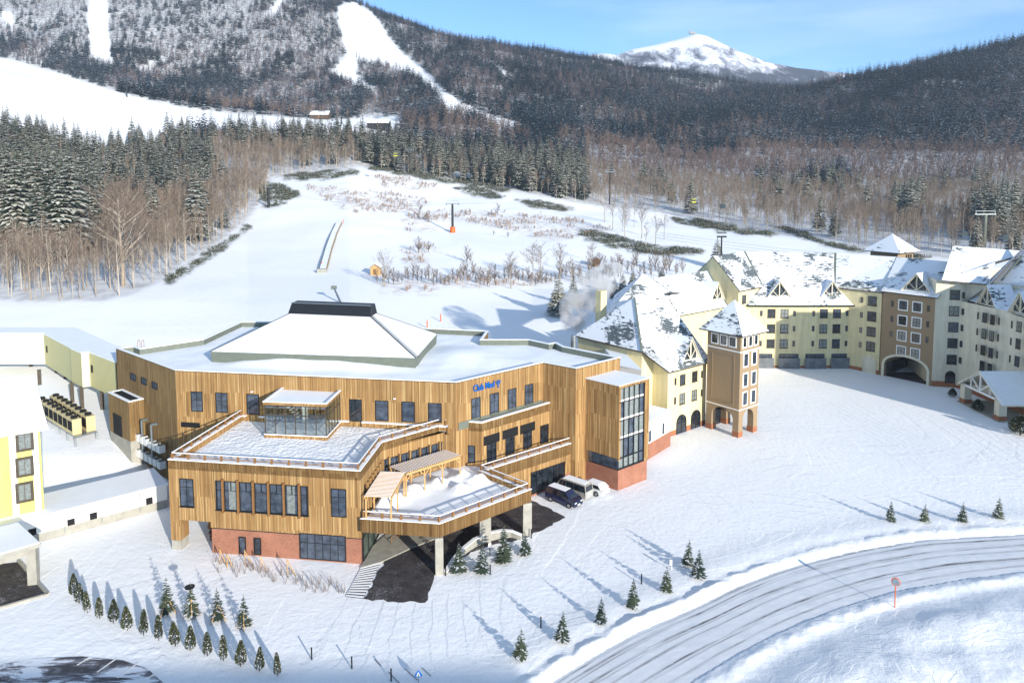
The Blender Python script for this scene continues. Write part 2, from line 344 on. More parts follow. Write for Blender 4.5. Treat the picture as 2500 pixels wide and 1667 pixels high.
# outlines of the open snow among the woods, as surveyed on the photograph
E_U = [-400, 0, 100, 260, 330, 400, 450, 520, 590, 625, 645, 665, 872, 995, 1094, 1209, 1324, 1400, 1469, 1560, 1669, 1753, 1868, 2005, 2124, 2227, 2319, 2600]
E_V = [735, 735, 737, 732, 715, 682, 640, 600, 548, 512, 480, 436, 407, 425, 436, 459, 478, 494, 505, 512, 528, 551, 567, 586, 612, 624, 632, 640]
SNOWP = [
 [(-400, 120), (0, 140), (40, 148), (150, 180), (300, 228), (450, 262), (600, 280), (700, 286), (800, 292), (985, 283), (990, 300), (960, 330), (890, 335), (760, 330), (600, 318), (480, 318), (430, 345), (330, 350), (230, 385), (180, 350), (0, 320), (-400, 300)],
 [(218, -20), (262, -20), (266, 60), (270, 110), (277, 160), (222, 150), (220, 100), (214, 50)],
 [(821, 17), (832, 84), (846, 134), (804, 180), (853, 207), (899, 218), (937, 239), (903, 207), (869, 176), (876, 149), (911, 153), (964, 168), (1018, 191), (1056, 218), (1083, 245), (1075, 264), (1094, 279), (1125, 283), (1171, 291), (1228, 310), (1297, 306), (1209, 283), (1133, 252), (1075, 214), (1045, 180), (999, 142), (953, 92), (926, 50), (911, 32), (861, 5)],
 [(1195, 153), (1218, 160), (1250, 195), (1238, 192)], [(640, 42), (655, 30), (690, -10), (700, -10), (672, 38)], [(335, 168), (380, 152), (415, 145), (410, 152), (345, 175)],
 [(0, 28), (30, 30), (35, 70), (15, 60)], [(1215, 210), (1225, 200), (1228, 225)]]
GRASSP = [  # dry grass and low scrub showing through the snow
 [(740, 455), (880, 462), (1000, 480), (1060, 495), (1000, 520), (860, 520), (800, 490)], [(900, 430), (1010, 435), (1080, 455), (1020, 465), (930, 455)],
 [(980, 530), (1100, 512), (1240, 520), (1230, 532), (1090, 540), (985, 545)], [(1100, 535), (1300, 520), (1450, 545), (1500, 565), (1350, 590), (1220, 560)],
 [(980, 550), (1060, 550), (1070, 565), (1000, 565)], [(970, 612), (1040, 600), (1100, 618), (990, 622)], [(980, 632), (1040, 630), (1045, 642), (985, 645)],
 [(910, 690), (1300, 675), (1360, 690), (1300, 700), (930, 700)], [(925, 705), (1000, 705), (1003, 718), (930, 720)], [(1015, 705), (1070, 705), (1068, 718), (1025, 718)],
 [(230, 235), (330, 240), (400, 262), (440, 280), (380, 282), (300, 262)]]
BAMBOOP = [ # low green bamboo along the edge of the woods
 [(620, 440), (700, 455), (735, 478), (700, 492), (640, 490)], [(690, 428), (860, 412), (875, 425), (800, 438), (700, 440)], [(640, 500), (680, 488), (700, 500), (650, 510)],
 [(1110, 460), (1170, 458), (1240, 482), (1200, 486), (1130, 472)], [(1260, 488), (1340, 495), (1400, 508), (1380, 516), (1290, 505)],
 [(1400, 560), (1470, 565), (1560, 595), (1720, 610), (1700, 625), (1560, 620), (1430, 585)], [(1640, 530), (1700, 535), (1850, 562), (1900, 570), (1880, 578), (1760, 565), (1660, 545)],
 [(1870, 545), (1960, 565), (2010, 590), (2120, 612), (2120, 622), (2040, 605), (1950, 580)], [(2220, 618), (2270, 628), (2240, 638)], [(900, 400), (1100, 430), (1250, 462), (1240, 470), (1050, 440), (900, 412)],
 [(400, 690), (450, 650), (540, 600), (600, 550), (610, 560), (540, 612), (460, 662), (410, 695)]]

# ---------------------------------------------------------------- ground sheet
def ground_material():
    t = NT('ground_snow', .8, .2); v = t.coord('Object')
    g = t.n('Attribute', attribute_name='grass').outputs['Fac']; wd = t.n('Attribute', attribute_name='wood').outputs['Fac']; bm_ = t.n('Attribute', attribute_name='bamboo').outputs['Fac']
    big = t.noise(v, .05, 4); fine = t.noise(v, 1.4, 6, .65)
    sn = t.ramp(big, [(.3, (.86, .865, .88)), (.7, (.9, .9, .905))])
    gm = t.noise(v, .35, 6, .7, .5)
    gmask = t.math('MULTIPLY', t.ramp(gm, [(.45, (0, 0, 0)), (.6, (1, 1, 1))]), g)
    gcol = t.ramp(t.noise(v, .12, 3), [(.35, hexc('c0a584')), (.65, hexc('a08a80'))])
    c = t.mix(t.math('MULTIPLY', gmask, .6), sn, gcol)
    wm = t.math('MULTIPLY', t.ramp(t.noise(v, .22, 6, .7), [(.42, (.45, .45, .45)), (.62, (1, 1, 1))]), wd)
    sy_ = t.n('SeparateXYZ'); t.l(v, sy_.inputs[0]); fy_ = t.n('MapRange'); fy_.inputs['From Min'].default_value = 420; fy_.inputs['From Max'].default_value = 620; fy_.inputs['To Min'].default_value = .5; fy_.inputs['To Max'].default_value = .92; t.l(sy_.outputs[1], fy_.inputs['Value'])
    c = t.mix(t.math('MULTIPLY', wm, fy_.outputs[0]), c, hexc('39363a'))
    bmm = t.math('MULTIPLY', t.ramp(t.noise(v, .7, 6, .7), [(.42, (0, 0, 0)), (.5, (1, 1, 1))]), bm_)
    c = t.mix(bmm, c, hexc('4a4c30'))
    t.base(c)
    def wave(rot, scale, dist, sc2):
        vv = t.coord('Object', (1, 1, 1), (0, 0, rot)); x = t.n('TexWave'); x.inputs['Scale'].default_value = scale; x.inputs['Distortion'].default_value = dist; x.inputs['Detail'].default_value = 3; x.inputs['Detail Scale'].default_value = sc2
        t.l(vv, x.inputs[0]); return x.outputs['Fac']
    m1 = t.ramp(t.noise(v, .045, 2), [(.5, (0, 0, 0)), (.62, (1, 1, 1))]); m2 = t.ramp(t.noise(v, .06, 2, .5, 1), [(.5, (0, 0, 0)), (.64, (1, 1, 1))])
    tr = t.math('ADD', t.math('MULTIPLY', wave(R(70), .16, 22, .035), m1), t.math('MULTIPLY', wave(R(35), .12, 28, .03), m2))
    def lines(rot, sx, sy, k, w_, off):
        vv = t.coord('Object', (sx, sy, 1), (0, 0, rot)); f = t.noise(vv, 1, 0, 0); fr = t.math('FRACT', t.math('MULTIPLY', f, k)); g_ = t.ramp(fr, [(0, (1, 1, 1)), (w_, (0, 0, 0))])
        return t.math('MULTIPLY', g_, t.ramp(t.noise(t.coord('Object', (1, 1, 1), (off, 0, off)), .045, 2), [(.48, (0, 0, 0)), (.6, (1, 1, 1))]))
    ln = t.math('ADD', t.math('ADD', lines(R(25), .012, .05, 26, .10, 0), lines(R(-35), .03, .012, 30, .08, 1)), lines(R(65), .05, .016, 22, .10, 2))
    tr = t.math('SUBTRACT', t.math('MULTIPLY', tr, .25), t.math('MULTIPLY', ln, 1.3))
    h = t.math('ADD', t.math('MULTIPLY', tr, .16), t.math('ADD', t.math('MULTIPLY', fine, .6), t.math('MULTIPLY', t.noise(v, .3, 3), .3)))
    t.bump(h, .45, .3)
ground_material()
tt = np.concatenate([np.linspace(-1.19, -.76, 24, endpoint=False), np.linspace(-.76, .76, 560), np.linspace(.78, 1.19, 24)])
yy = np.exp(np.concatenate([np.linspace(math.log(12), math.log(45), 60, endpoint=False), np.linspace(math.log(45), math.log(75), 150, endpoint=False), np.linspace(math.log(75), math.log(2390), 380)]))
T2, Y2 = np.meshgrid(tt, yy); X2 = T2 * Y2; Z2 = ground_z(X2, Y2)
nr, nc = Y2.shape; co = np.stack([X2, Y2, Z2], -1).reshape(-1, 3)
idx = np.arange(nr * nc).reshape(nr, nc); fa = np.stack([idx[:-1, :-1], idx[:-1, 1:], idx[1:, 1:], idx[1:, :-1]], -1).reshape(-1, 4)
U2, V2 = uv_of(co[:, 0], co[:, 1], co[:, 2])
def pmask(polys, u=U2, v=V2):
    m = np.zeros(np.shape(u), bool)
    for p in polys: m |= in_poly(u, v, p)
    return m
def wooded(u, v, y):
    """true where the photograph has woods standing on the ground"""
    return (v < np.interp(u, E_U, E_V)) & ~pmask(SNOWP, u, v) & (y > 150)
def soft(mask, k):
    a = mask.astype(float).reshape(nr, nc)
    for _ in range(k): 
        b = a.copy(); b[1:-1, 1:-1] = (a[1:-1, 1:-1] * 2 + a[:-2, 1:-1] + a[2:, 1:-1] + a[1:-1, :-2] + a[1:-1, 2:]) / 6; a = b
    return a.ravel()
jx, jy = 6 * np.sin(co[:, 0] * .7 + co[:, 1] * .13), 2.5 * np.cos(co[:, 0] * .4 - co[:, 1] * .33)
me = bpy.data.meshes.new('snow_ground'); me.vertices.add(len(co)); me.vertices.foreach_set('co', co.ravel())
me.loops.add(len(fa) * 4); me.loops.foreach_set('vertex_index', fa.ravel().astype(np.int32)); me.polygons.add(len(fa))
me.polygons.foreach_set('loop_start', (np.arange(len(fa)) * 4).astype(np.int32)); me.polygons.foreach_set('use_smooth', np.ones(len(fa), bool))
me.update(); me.validate()
for nm, mk in (('grass', soft(pmask(GRASSP, U2 + jx, V2 + jy) & (Y2.ravel() > 120), 3)), ('bamboo', soft(pmask(BAMBOOP, U2 + jx, V2 + jy) & (Y2.ravel() > 120), 2)), ('wood', soft(wooded(U2, V2, Y2.ravel()), 3))):
    at = me.attributes.new(nm, 'FLOAT', 'POINT'); at.data.foreach_set('value', mk.astype(np.float32))
me.materials.append(M['ground_snow'])
ground = bpy.data.objects.new('snow_ground', me); col.objects.link(ground); tag(ground, kind='structure')
# far summit
def far_mountain():
    prof = [(1100, 260), (1300, 190), (1380, 160), (1440, 130), (1475, 128), (1500, 133), (1540, 118), (1590, 108), (1640, 96), (1690, 80), (1715, 86), (1740, 98), (1800, 126), (1860, 148), (1930, 163), (2000, 172), (2070, 178), (2110, 185), (2200, 205), (2400, 300)]
    us = np.linspace(1100, 2400, 170); vs = np.interp(us, [p[0] for p in prof], [p[1] for p in prof]); N = 60; vt = []
    for r in range(N):
        s = r / (N - 1); y = 2450 + 2100 * s
        for u, v in zip(us, vs):
            x = (u - 1250) / FPX * 3600; top = D(u, v, 3600).z; q = max(0, 1 - abs(y - 3600) / 1150) ** 1.15
            n1 = noise.fractal(Vector((x / 420, y / 420, 1)), 1, 2, 5); n2 = abs(noise.fractal(Vector((x / 300, y / 500, 7)), 1, 2, 4))
            vt.append((x, y, 100 + (top - 100) * q + (1 - q) * 130 * n1 - 60 * n2 * (1 - q) * 1.4 + 3 * n1))
    m = bpy.data.meshes.new('far_mountain'); W = len(us)
    m.from_pydata(vt, [], [(r * W + c, r * W + c + 1, (r + 1) * W + c + 1, (r + 1) * W + c) for r in range(N - 1) for c in range(W - 1)])
    t = NT('summit_snow', .85, .1); v = t.coord(); sep = t.n('SeparateXYZ'); t.l(v, sep.inputs[0])
    n1 = t.noise(t.coord('Object', (1, .35, 1)), .012, 8, .78, .6); n2 = t.noise(v, .004, 5, .6)
    h = t.math('DIVIDE', t.math('SUBTRACT', sep.outputs[2], 430), 1100)
    s_ = t.math('SUBTRACT', t.math('ADD', t.math('MULTIPLY', n1, .62), t.math('MULTIPLY', n2, .38)), h)
    t.base(t.ramp(s_, [(.31, SNOW), (.36, hexc('a5a6b0')), (.43, hexc('3a3c44'))])); m.materials.append(t.m)
    for p in m.polygons: p.use_smooth = True
    o = bpy.data.objects.new('far_mountain', m); col.objects.link(o); tag(o, kind='structure')
far_mountain()

# ---------------------------------------------------------------- road and paved spots
def strip(name, A, B, mat, lift, n=260, width=1.0):
    def res(line, n):
        P = [Vector((p.x, p.y)) for p in line]; 
        Ls = [0]
        for a, b in zip(P[:-1], P[1:]): Ls.append(Ls[-1] + (b - a).length)
        s = np.linspace(0, Ls[-1], n); return np.interp(s, Ls, [p.x for p in P]), np.interp(s, Ls, [p.y for p in P]), s
    ax, ay, s = res(A, n); bx, by, _ = res(B, n); K = 14; vt = []; uvs = []; fs = []
    def sm(a):
        for _ in range(25): a = np.concatenate([a[:1], (a[:-2] + a[1:-1] * 2 + a[2:]) / 4, a[-1:]])
        return a
    ax, ay, bx, by = map(sm, (ax, ay, bx, by))
    for i in range(n):
        for k in range(K + 1):
            f = k / K; x = ax[i] * (1 - f) + bx[i] * f; y = ay[i] * (1 - f) + by[i] * f; vt.append((x, y, lift + .02 * noise.noise(Vector((x, y, 0))))); uvs.append((s[i], f))
    m = bpy.data.meshes.new(name); W = K + 1; fs = [(i * W + k, (i + 1) * W + k, (i + 1) * W + k + 1, i * W + k + 1) for i in range(n - 1) for k in range(K)]
    m.from_pydata(vt, [], fs); ul = m.uv_layers.new(name='UVMap')
    for lp in m.loops: ul.data[lp.index].uv = uvs[lp.vertex_index]
    m.materials.append(M[mat]); o = bpy.data.objects.new(name, m); col.objects.link(o); return tag(o, kind='structure')
def road_material():
    t = NT('packed_snow_road', .55, .35); uv = t.n('UVMap'); sep = t.n('SeparateXYZ'); t.l(uv.outputs[0], sep.inputs[0])
    m = t.n('Mapping'); m.inputs['Scale'].default_value = (.11, 20, 1); t.l(uv.outputs[0], m.inputs[0]); st = t.noise(m.outputs[0], 1.0, 7, .72, .5)
    m2 = t.n('Mapping'); m2.inputs['Scale'].default_value = (.5, 5, 1); t.l(uv.outputs[0], m2.inputs[0]); bl = t.noise(m2.outputs[0], 1.0, 5, .65, .3)
    wob = t.math('MULTIPLY', t.math('SUBTRACT', t.noise(m.outputs[0], .25, 2), .5), .10)
    y = t.math('ADD', sep.outputs[1], wob); tot = None
    for c, wd, am in ((.12, .022, .75), (.17, .012, .5), (.30, .02, 1.0), (.34, .012, .5), (.45, .018, .7), (.66, .02, 1.0), (.71, .012, .5), (.86, .02, .6), (.03, .02, .7)):
        g = t.math('MULTIPLY', t.math('POWER', 2.718, t.math('MULTIPLY', t.math('POWER', t.math('DIVIDE', t.math('ABSOLUTE', t.math('SUBTRACT', y, c)), wd), 2.0), -1)), am)
        tot = g if tot is None else t.math('MAXIMUM', tot, g)
    k = t.math('MULTIPLY', t.math('ADD', tot, .07), t.ramp(st, [(.36, (.0, .0, .0)), (.62, (1.5, 1.5, 1.5))]))
    k = t.math('ADD', t.math('MULTIPLY', k, t.ramp(bl, [(.3, (.4, .4, .4)), (.65, (1.1, 1.1, 1.1))])), 0.02)
    t.base(t.mix(t.math('MULTIPLY', k, .85, True), t.ramp(bl, [(.3, (.66, .68, .72)), (.7, (.8, .81, .84))]), hexc('5d5b5e'))); t.bump(st, .35, .05)
road_material(); strip('snowy_road', ROAD_UP, ROAD_LO, 'packed_snow_road', .0)
def flat(name, pts, mat, z=.03, label=None, uvm=True, z0=None):
    b = MB(); b.prism([(p.x, p.y) for p in pts], z - .25 if z0 is None else z0, z); o = b.build(name, mat); return tag(o, kind='structure')
def lot_material():
    t = NT('slushy_asphalt', .7, .3); v = t.coord('Object', (1, 1, 1), (0, 0, R(12))); m = t.coord('Object', (.3, 1.1, 1), (0, 0, R(14)))
    n1 = t.noise(m, .8, 6, .7, .6); n2 = t.noise(v, .12, 3)
    s_ = t.math('ADD', t.math('MULTIPLY', n1, .7), t.math('MULTIPLY', n2, .3))
    t.base(t.ramp(s_, [(.46, (.8, .82, .86)), (.50, hexc('85838a')), (.56, hexc('4b494c'))])); t.bump(n1, .3, .05)
lot_material()
LOT = pl([(-120, 1640), (0, 1622), (80, 1608), (200, 1602), (300, 1612), (360, 1632), (400, 1668), (430, 1760), (-200, 1800)])
flat('parking_lot', LOT, 'slushy_asphalt', .035)
for i, (a, b) in enumerate((((220, 1604), (188, 1624)), ((285, 1607), (237, 1641)), ((336, 1619), (287, 1655)), ((382, 1642), (342, 1669)))):
    p, q = G(*a), G(*b); m = MB(); m.beam((p.x, p.y, .045), (q.x, q.y, .045), .14, .02); tag(m.build('parking_line', 'white_trim'), kind='structure')
for a, b in (((948, 1640), (975, 1667)), ((988, 1632), (1020, 1660)), ((1030, 1630), (1052, 1650)), ((915, 1610), (930, 1625))):
    p, q = G(*a), G(*b); m = MB(); m.beam((p.x, p.y, .04), (q.x, q.y, .04), .08, .03); tag(m.build('parking_line', 'steel'), kind='structure')
DRIVE = pl([(887, 1461), (960, 1468), (1037, 1471), (1050, 1440), (1060, 1404), (1082, 1398), (1120, 1368), (1160, 1345), (1200, 1330), (1250, 1322), (1290, 1310), (1340, 1285), (1380, 1263), (1340, 1240), (1290, 1218), (1180, 1250), (1000, 1325), (940, 1368)])
def rough_edge(P, s_, amp):
    o = []
    for a, c in zip(P, P[1:] + P[:1]):
        n_ = max(1, int((c - a).length / s_)); d = (c - a).normalized(); q = Vector((d.y, -d.x, 0))
        for i in range(n_): p = a.lerp(c, i / n_); o.append(p + q * (amp * noise.fractal(Vector((p.x * .9, p.y * .9, 2)), .8, 2, 3) if i else 0))
    return o
DRIVE = rough_edge(DRIVE, .5, .35)
flat('driveway', DRIVE, 'asphalt', .05)
flat('entrance_walk', pl([(880, 1388), (928, 1375), (1006, 1339), (1060, 1318), (1180, 1258), (1110, 1232), (950, 1300), (905, 1340)]), 'concrete', .16)
# ramp mat of snow-filled strips beside the driveway
def strips():
    a, b, c, d = G(844, 1456), G(887, 1461), G(930, 1372), G(882, 1385)
    t = thing('striped_crosswalk', 'striped white and dark walkway strip beside the dark driveway', 'crosswalk', (a.x, a.y, 0)); m = MB(); m.prism([a, b, c, d], -.1, .06); m.build('walkway_base', 'asphalt', t)
    n = 13
    for i in range(n):
        f0, f1 = (i + .1) / n, (i + .6) / n; q = [a.lerp(d, f0), b.lerp(c, f0), b.lerp(c, f1), a.lerp(d, f1)]; q = [(p.x, p.y) for p in q]; m = MB(); m.prism(q, .03, .085); m.build('white_stripe', 'snow', t)
strips()

# ---------------------------------------------------------------- facades: vertical planes with survey points
class Wall:
    def __init__(s, a, b):
        s.a = Vector((a[0], a[1], 0)); s.b = Vector((b[0], b[1], 0)); s.d = (s.b - s.a).normalized(); s.L = (s.b - s.a).length; s.ang = math.atan2(s.d.y, s.d.x)
        s.n = Vector((s.d.y, -s.d.x, 0))
        if s.n.dot(Vector((0, 0, 0)) - s.a) < 0: s.n = -s.n
    def px(s, u, v):
        r = ray(u, v); o = Vector((0, 0, CAMZ)); k = (s.a - o).dot(s.n) / r.dot(s.n); p = o + r * k; return (p - s.a).dot(s.d), p.z
    def P(s, q, z, off=0): return s.a + s.d * q + s.n * off + Vector((0, 0, z))
    def rect(s, m, q0, q1, z0, z1, o0, o1, mi=0):          # a slab on the wall between depths o0 and o1
        a = [s.P(q0, z0, o0), s.P(q1, z0, o0), s.P(q1, z0, o1), s.P(q0, z0, o1)]; b = [p + Vector((0, 0, z1 - z0)) for p in a]; m.hexa(a, b, mi)
def window(W, q0, q1, z0, z1, parent, cols=1, rows=(), fr='frame', gl='glass_dark', t=.07, mt=.05, proud=.09, surround=None, sill=False, name='window', clear=False):
    if q0 > q1: q0, q1 = q1, q0
    m = MB()
    for a in ((q0, q1, z0, z0 + t), (q0, q1, z1 - t, z1), (q0, q0 + t, z0 + t, z1 - t), (q1 - t, q1, z0 + t, z1 - t)): W.rect(m, *a, -.05, proud)
    for i in range(1, cols): c = q0 + (q1 - q0) * i / cols; W.rect(m, c - mt / 2, c + mt / 2, z0 + t, z1 - t, -.02, proud - .02)
    for f in rows: c = z0 + (z1 - z0) * f; W.rect(m, q0 + t, q1 - t, c - mt / 2, c + mt / 2, -.02, proud - .028)
    if sill: W.rect(m, q0 - .05, q1 + .05, z0 - .09, z0 - .005, -.02, proud + .09)
    o = m.build(name, fr, parent)
    g = MB(); W.rect(g, q0 + t * .5, q1 - t * .5, z0 + t * .5, z1 - t * .5, -.03, .03); g.build('pane', gl, o)
    if surround:
        s_ = MB(); k = .22; 
        for a in ((q0 - k, q1 + k, z0 - k, z0 - .003), (q0 - k, q1 + k, z1 + .003, z1 + k), (q0 - k, q0 - .003, z0, z1), (q1 + .003, q1 + k, z0, z1)): W.rect(s_, *a, -.02, .06)
        s_.build('surround', surround, o)
    return o
def winpx(W, u0, v0, u1, v1, parent, **k):                 # from two corners seen in the photograph
    q0, za = W.px(u0, v0); q1, zb = W.px(u1, v1); 
    return window(W, q0, q1, min(za, zb), max(za, zb), parent, **k)
def rail(name, pts, z, parent, h=.62, step=1.9, mat='timber_brown', snowtop=True, inset_d=.25):
    m = MB(); pts = [Vector((p[0], p[1], z)) for p in pts]
    for a, b in zip(pts[:-1], pts[1:]):
        for k in (.2, .4): m.beam(a + Vector((0, 0, h * k + .08)), b + Vector((0, 0, h * k + .08)), .05, .05)
        m.beam(a + Vector((0, 0, h)), b + Vector((0, 0, h)), .10, .06)
    o = m.build(name, mat, parent); s_ = MB()
    for a, b in zip(pts[:-1], pts[1:]): s_.beam(a + Vector((0, 0, h + .07)), b + Vector((0, 0, h + .07)), .10, .07)
    s_.build('snow_on_rail', 'snow_cap', o)
    for a, b in zip(pts[:-1], pts[1:]):
        L_ = (b - a).length; n = max(1, round(L_ / step)); an = math.atan2(b.y - a.y, b.x - a.x)
        for i in range(n + 1):
            if i == n and b is not pts[-1]: continue
            p = a.lerp(b, i / n); q = MB(); q.box((p.x, p.y, z + h / 2 - .03), (.2, .16, h - .03), an); q.build('post', mat, o)
    return o

# ---------------------------------------------------------------- the timber-clad main building
ZA, ZB, ZC, ZE = 15.7, 10.2, 5.4, 14.0
def gp(z, *uv): return [G(u, v, z) for u, v in uv]
c0 = G(517, 1361)
main = thing('resort_building', 'large timber-clad resort building with flat snowy roofs, terraces and brick base', 'building', (-10, 95, 0))
# upper block
PA = gp(ZA, (283, 850), (428, 904), (1113.6, 933.6), (1326, 885), (1406, 899.6), (1514, 873), (1377, 846), (1357, 836), (1340, 839), (1292, 829), (1178, 829), (1192, 808), (1034, 801), (850, 793), (656, 786), (587, 786), (493, 829), (345, 851), (330, 846))
PAxy = [(p.x, p.y) for p in PA]
ZR = ZA - .75
b = MB(); inn = inset(PAxy, -.0); A_in = inset(PAxy, .38)
n = len(PAxy)
for i in range(n):
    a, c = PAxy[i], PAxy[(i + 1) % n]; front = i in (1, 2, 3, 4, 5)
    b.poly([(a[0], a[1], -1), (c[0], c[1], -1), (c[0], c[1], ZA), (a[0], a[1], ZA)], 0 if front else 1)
b.build('upper_wall', ['cladding', 'cladding_shaded'], main)
b = MB()
for i in range(n):
    j = (i + 1) % n; a, c, d, e = PAxy[i], PAxy[j], A_in[j], A_in[i]
    b.poly([(c[0], c[1], ZA - .12), (a[0], a[1], ZA - .12), (a[0], a[1], ZA), (c[0], c[1], ZA)], 1)
    b.poly([(e[0], e[1], ZR - .1), (d[0], d[1], ZR - .1), (d[0], d[1], ZA), (e[0], e[1], ZA)], 0)
b.build('parapet', ['grey_green_metal', 'frame'], main)
b = MB(); o_ = inset(PAxy, -.05)
for i in range(n):
    j = (i + 1) % n; b.hexa([(*o_[i], ZA), (*o_[j], ZA), (*A_in[j], ZA), (*A_in[i], ZA)], [(*o_[i], ZA + .09), (*o_[j], ZA + .09), (*A_in[j], ZA + .09), (*A_in[i], ZA + .09)])
b.build('snow_cap', 'snow_cap', main)
# snow on the flat roof, as a gently drifted sheet
def snow_sheet(name, poly, z, parent, mat='snow', amp=.12, res=.6, drift=None):
    xs = [p[0] for p in poly]; ys = [p[1] for p in poly]; b = MB()
    X = np.arange(min(xs), max(xs) + res, res); Y = np.arange(min(ys), max(ys) + res, res); GX, GY = np.meshgrid(X, Y)
    ins = in_poly(GX.ravel(), GY.ravel(), poly).reshape(GX.shape); hz = z + amp * fbm(GX, GY, 5, 3)
    if drift: hz = hz + drift(GX, GY)
    b.poly([(p[0], p[1], z - .06) for p in poly]); o = b.build(name, mat, parent)
    vid = -np.ones(GX.shape, int); vt = []; fs = []; off = root_loc(parent)
    for r in range(GX.shape[0] - 1):
        for c in range(GX.shape[1] - 1):
            if ins[r, c] and ins[r + 1, c] and ins[r, c + 1] and ins[r + 1, c + 1]:
                q = []
                for (i, j) in ((r, c), (r, c + 1), (r + 1, c + 1), (r + 1, c)):
                    if vid[i, j] < 0: vid[i, j] = len(vt); vt.append((GX[i, j] - off.x, GY[i, j] - off.y, hz[i, j] - off.z))
                    q.append(vid[i, j])
                fs.append(q)
    from collections import Counter
    me0 = o.data; nv = len(me0.vertices); base = [tuple(v.co) for v in me0.vertices]; bf = [tuple(p.vertices) for p in me0.polygons]
    m2 = bpy.data.meshes.new(name); m2.from_pydata(base + vt, [], bf + [tuple(k + nv for k in q) for q in fs]); m2.materials.append(M[mat])
    for p in m2.polygons: p.use_smooth = len(p.vertices) == 4
    ec = Counter(tuple(sorted(e)) for q in fs for e in zip(q, q[1:] + q[:1]))
    for e, k in ec.items():
        if k == 1:
            for i in e: m2.vertices[i + nv].co.z = z - .05 - off.z
    o.data = m2; bpy.data.meshes.remove(me0); return o
ROOFG = gp(16.5, (514, 858), (1015, 874), (1067, 815), (655, 793))
def roof_drift(X, Y):
    a, c = ROOFG[0], ROOFG[1]; dx, dy = c.x - a.x, c.y - a.y; L_ = math.hypot(dx, dy)
    t_ = ((X - a.x) * dx + (Y - a.y) * dy) / L_ ; dd = ((X - a.x) * dy - (Y - a.y) * dx) / L_
    e = np.exp(-(np.maximum(dd, 0) / 1.6) ** 2) * np.clip((t_ - 2) / 8, 0, 1) * np.clip((L_ + 1 - t_) / 12, 0, 1)
    return .85 * e * (dd > -1) + .7 * np.exp(-((X - ROOFG[1].x - 5) ** 2 + (Y - ROOFG[1].y - 7) ** 2) / 25)
snow_sheet('roof_snow', inset(PAxy, .38), ZR, main, drift=roof_drift)
# hipped roof rising from the flat roof, with a dark ridge monitor
hip = [Vector(p) for p in ROOFG]; zr = 20.7
r0, r1 = G(710, 764, zr), G(903, 772, zr); k = (hip[3] - hip[0]).normalized() * 2.6
r2, r3 = r1 + Vector((k.x, k.y, 0)), r0 + Vector((k.x, k.y, 0))
b = MB(); up = Vector((0, 0, .0)); b.poly([hip[0], hip[1], r1, r0]); b.poly([hip[1], hip[2], r2, r1]); b.poly([hip[2], hip[3], r3, r2]); b.poly([hip[3], hip[0], r0, r3]); b.poly([r0, r1, r2, r3])
hr = b.build('hipped_roof', 'snow', main)
b = MB(); lo = [Vector((p.x, p.y, ZR - .1)) for p in inset(hip, .15) and [Vector((*q, 0)) for q in inset([(h.x, h.y) for h in hip], .12)]]
for i in range(4): j = (i + 1) % 4; b.poly([lo[i], lo[j], hip[j] + Vector((0, 0, -.01)), hip[i] + Vector((0, 0, -.01))])
b.build('fascia', 'grey_green_metal', hr)
for i, (a, c) in enumerate(((hip[0], r0), (hip[2], r2))): b = MB(); b.beam(a + Vector((0, 0, .03)), c + Vector((0, 0, .03)), .12, .08); b.build('hip_trim', 'dark_metal', hr)
b = MB(); b.beam(hip[1] + Vector((0, 0, .03)), r1 + Vector((0, 0, .03)), .12, .08)
for i in range(46):
    f = (i + .5) / 46; p = hip[1].lerp(r1, f) + Vector((0, 0, .06)); q = p + (hip[0] - hip[1]).normalized() * .0 + Vector((.55, .1, .02)); b.beam(p - Vector((.1, 0, 0)), q, .07, .05)
b.build('hip_trim', 'dark_metal', hr)
b = MB(); e = Vector((0, 0, 1.45)); u_ = (r1 - r0).normalized(); f_ = Vector((u_.y, -u_.x, 0))
a4 = [r0 - u_ * .25 + f_ * .35, r1 + u_ * .25 + f_ * .35, r2 + u_ * .25 - f_ * .2, r3 - u_ * .25 - f_ * .2]; b4 = [r0 + u_ * .0 + e - f_ * .35, r1 - u_ * .0 + e - f_ * .35, r2 - u_ * .0 + e, r3 + u_ * .0 + e]
b.hexa(a4, b4); mon = b.build('ridge_monitor', 'dark_metal', hr)
b = MB(); b.beam(b4[0] + Vector((0, 0, .05)), b4[1] + Vector((0, 0, .05)), .25, .1); b.build('ridge_cap', 'steel', mon)
# walls of the upper block: windows
WA1, WA2, WA3, WA4 = Wall(PAxy[0], PAxy[1]), Wall(PAxy[1], PAxy[2]), Wall(PAxy[2], PAxy[3]), Wall(PAxy[3], PAxy[4])
WA5 = Wall(PAxy[4], PAxy[5])
def r1px(x, y): return 250 + x / 3.618, 720 + y / 3.618       # points read off enlarged crops
def r2px(x, y): return 850 + x / 2.94, 720 + y / 2.94
def r3px(x, y): return 380 + x / 3.734, 980 + y / 3.734
def r4px(x, y): return 820 + x / 3.646, 1050 + y / 3.646
def w_(W, f, x0, y0, x1, y1, parent=None, **k):
    return winpx(W, *f(x0, y0), *f(x1, y1), parent or main, **k)
for x, y in ((250, 685), (345, 722), (440, 762)): w_(WA1, r1px, x, y, x + 48, y + 78, cols=2, gl='glass_dark')
for x0, x1 in ((782, 890), (1000, 1110)):
    y0 = 850 + (x0 - 782) * .045; w_(WA2, r1px, x0, y0, x1, y0 + 180, cols=2, rows=(.58,), gl='glass_mid')
w_(WA2, r1px, 1275, 872, 1388, 1055, gl='glass_mid'); w_(WA2, r1px, 2182, 918, 2294, 1118, cols=2, rows=(.78,), gl='glass_dark', name='terrace_door')
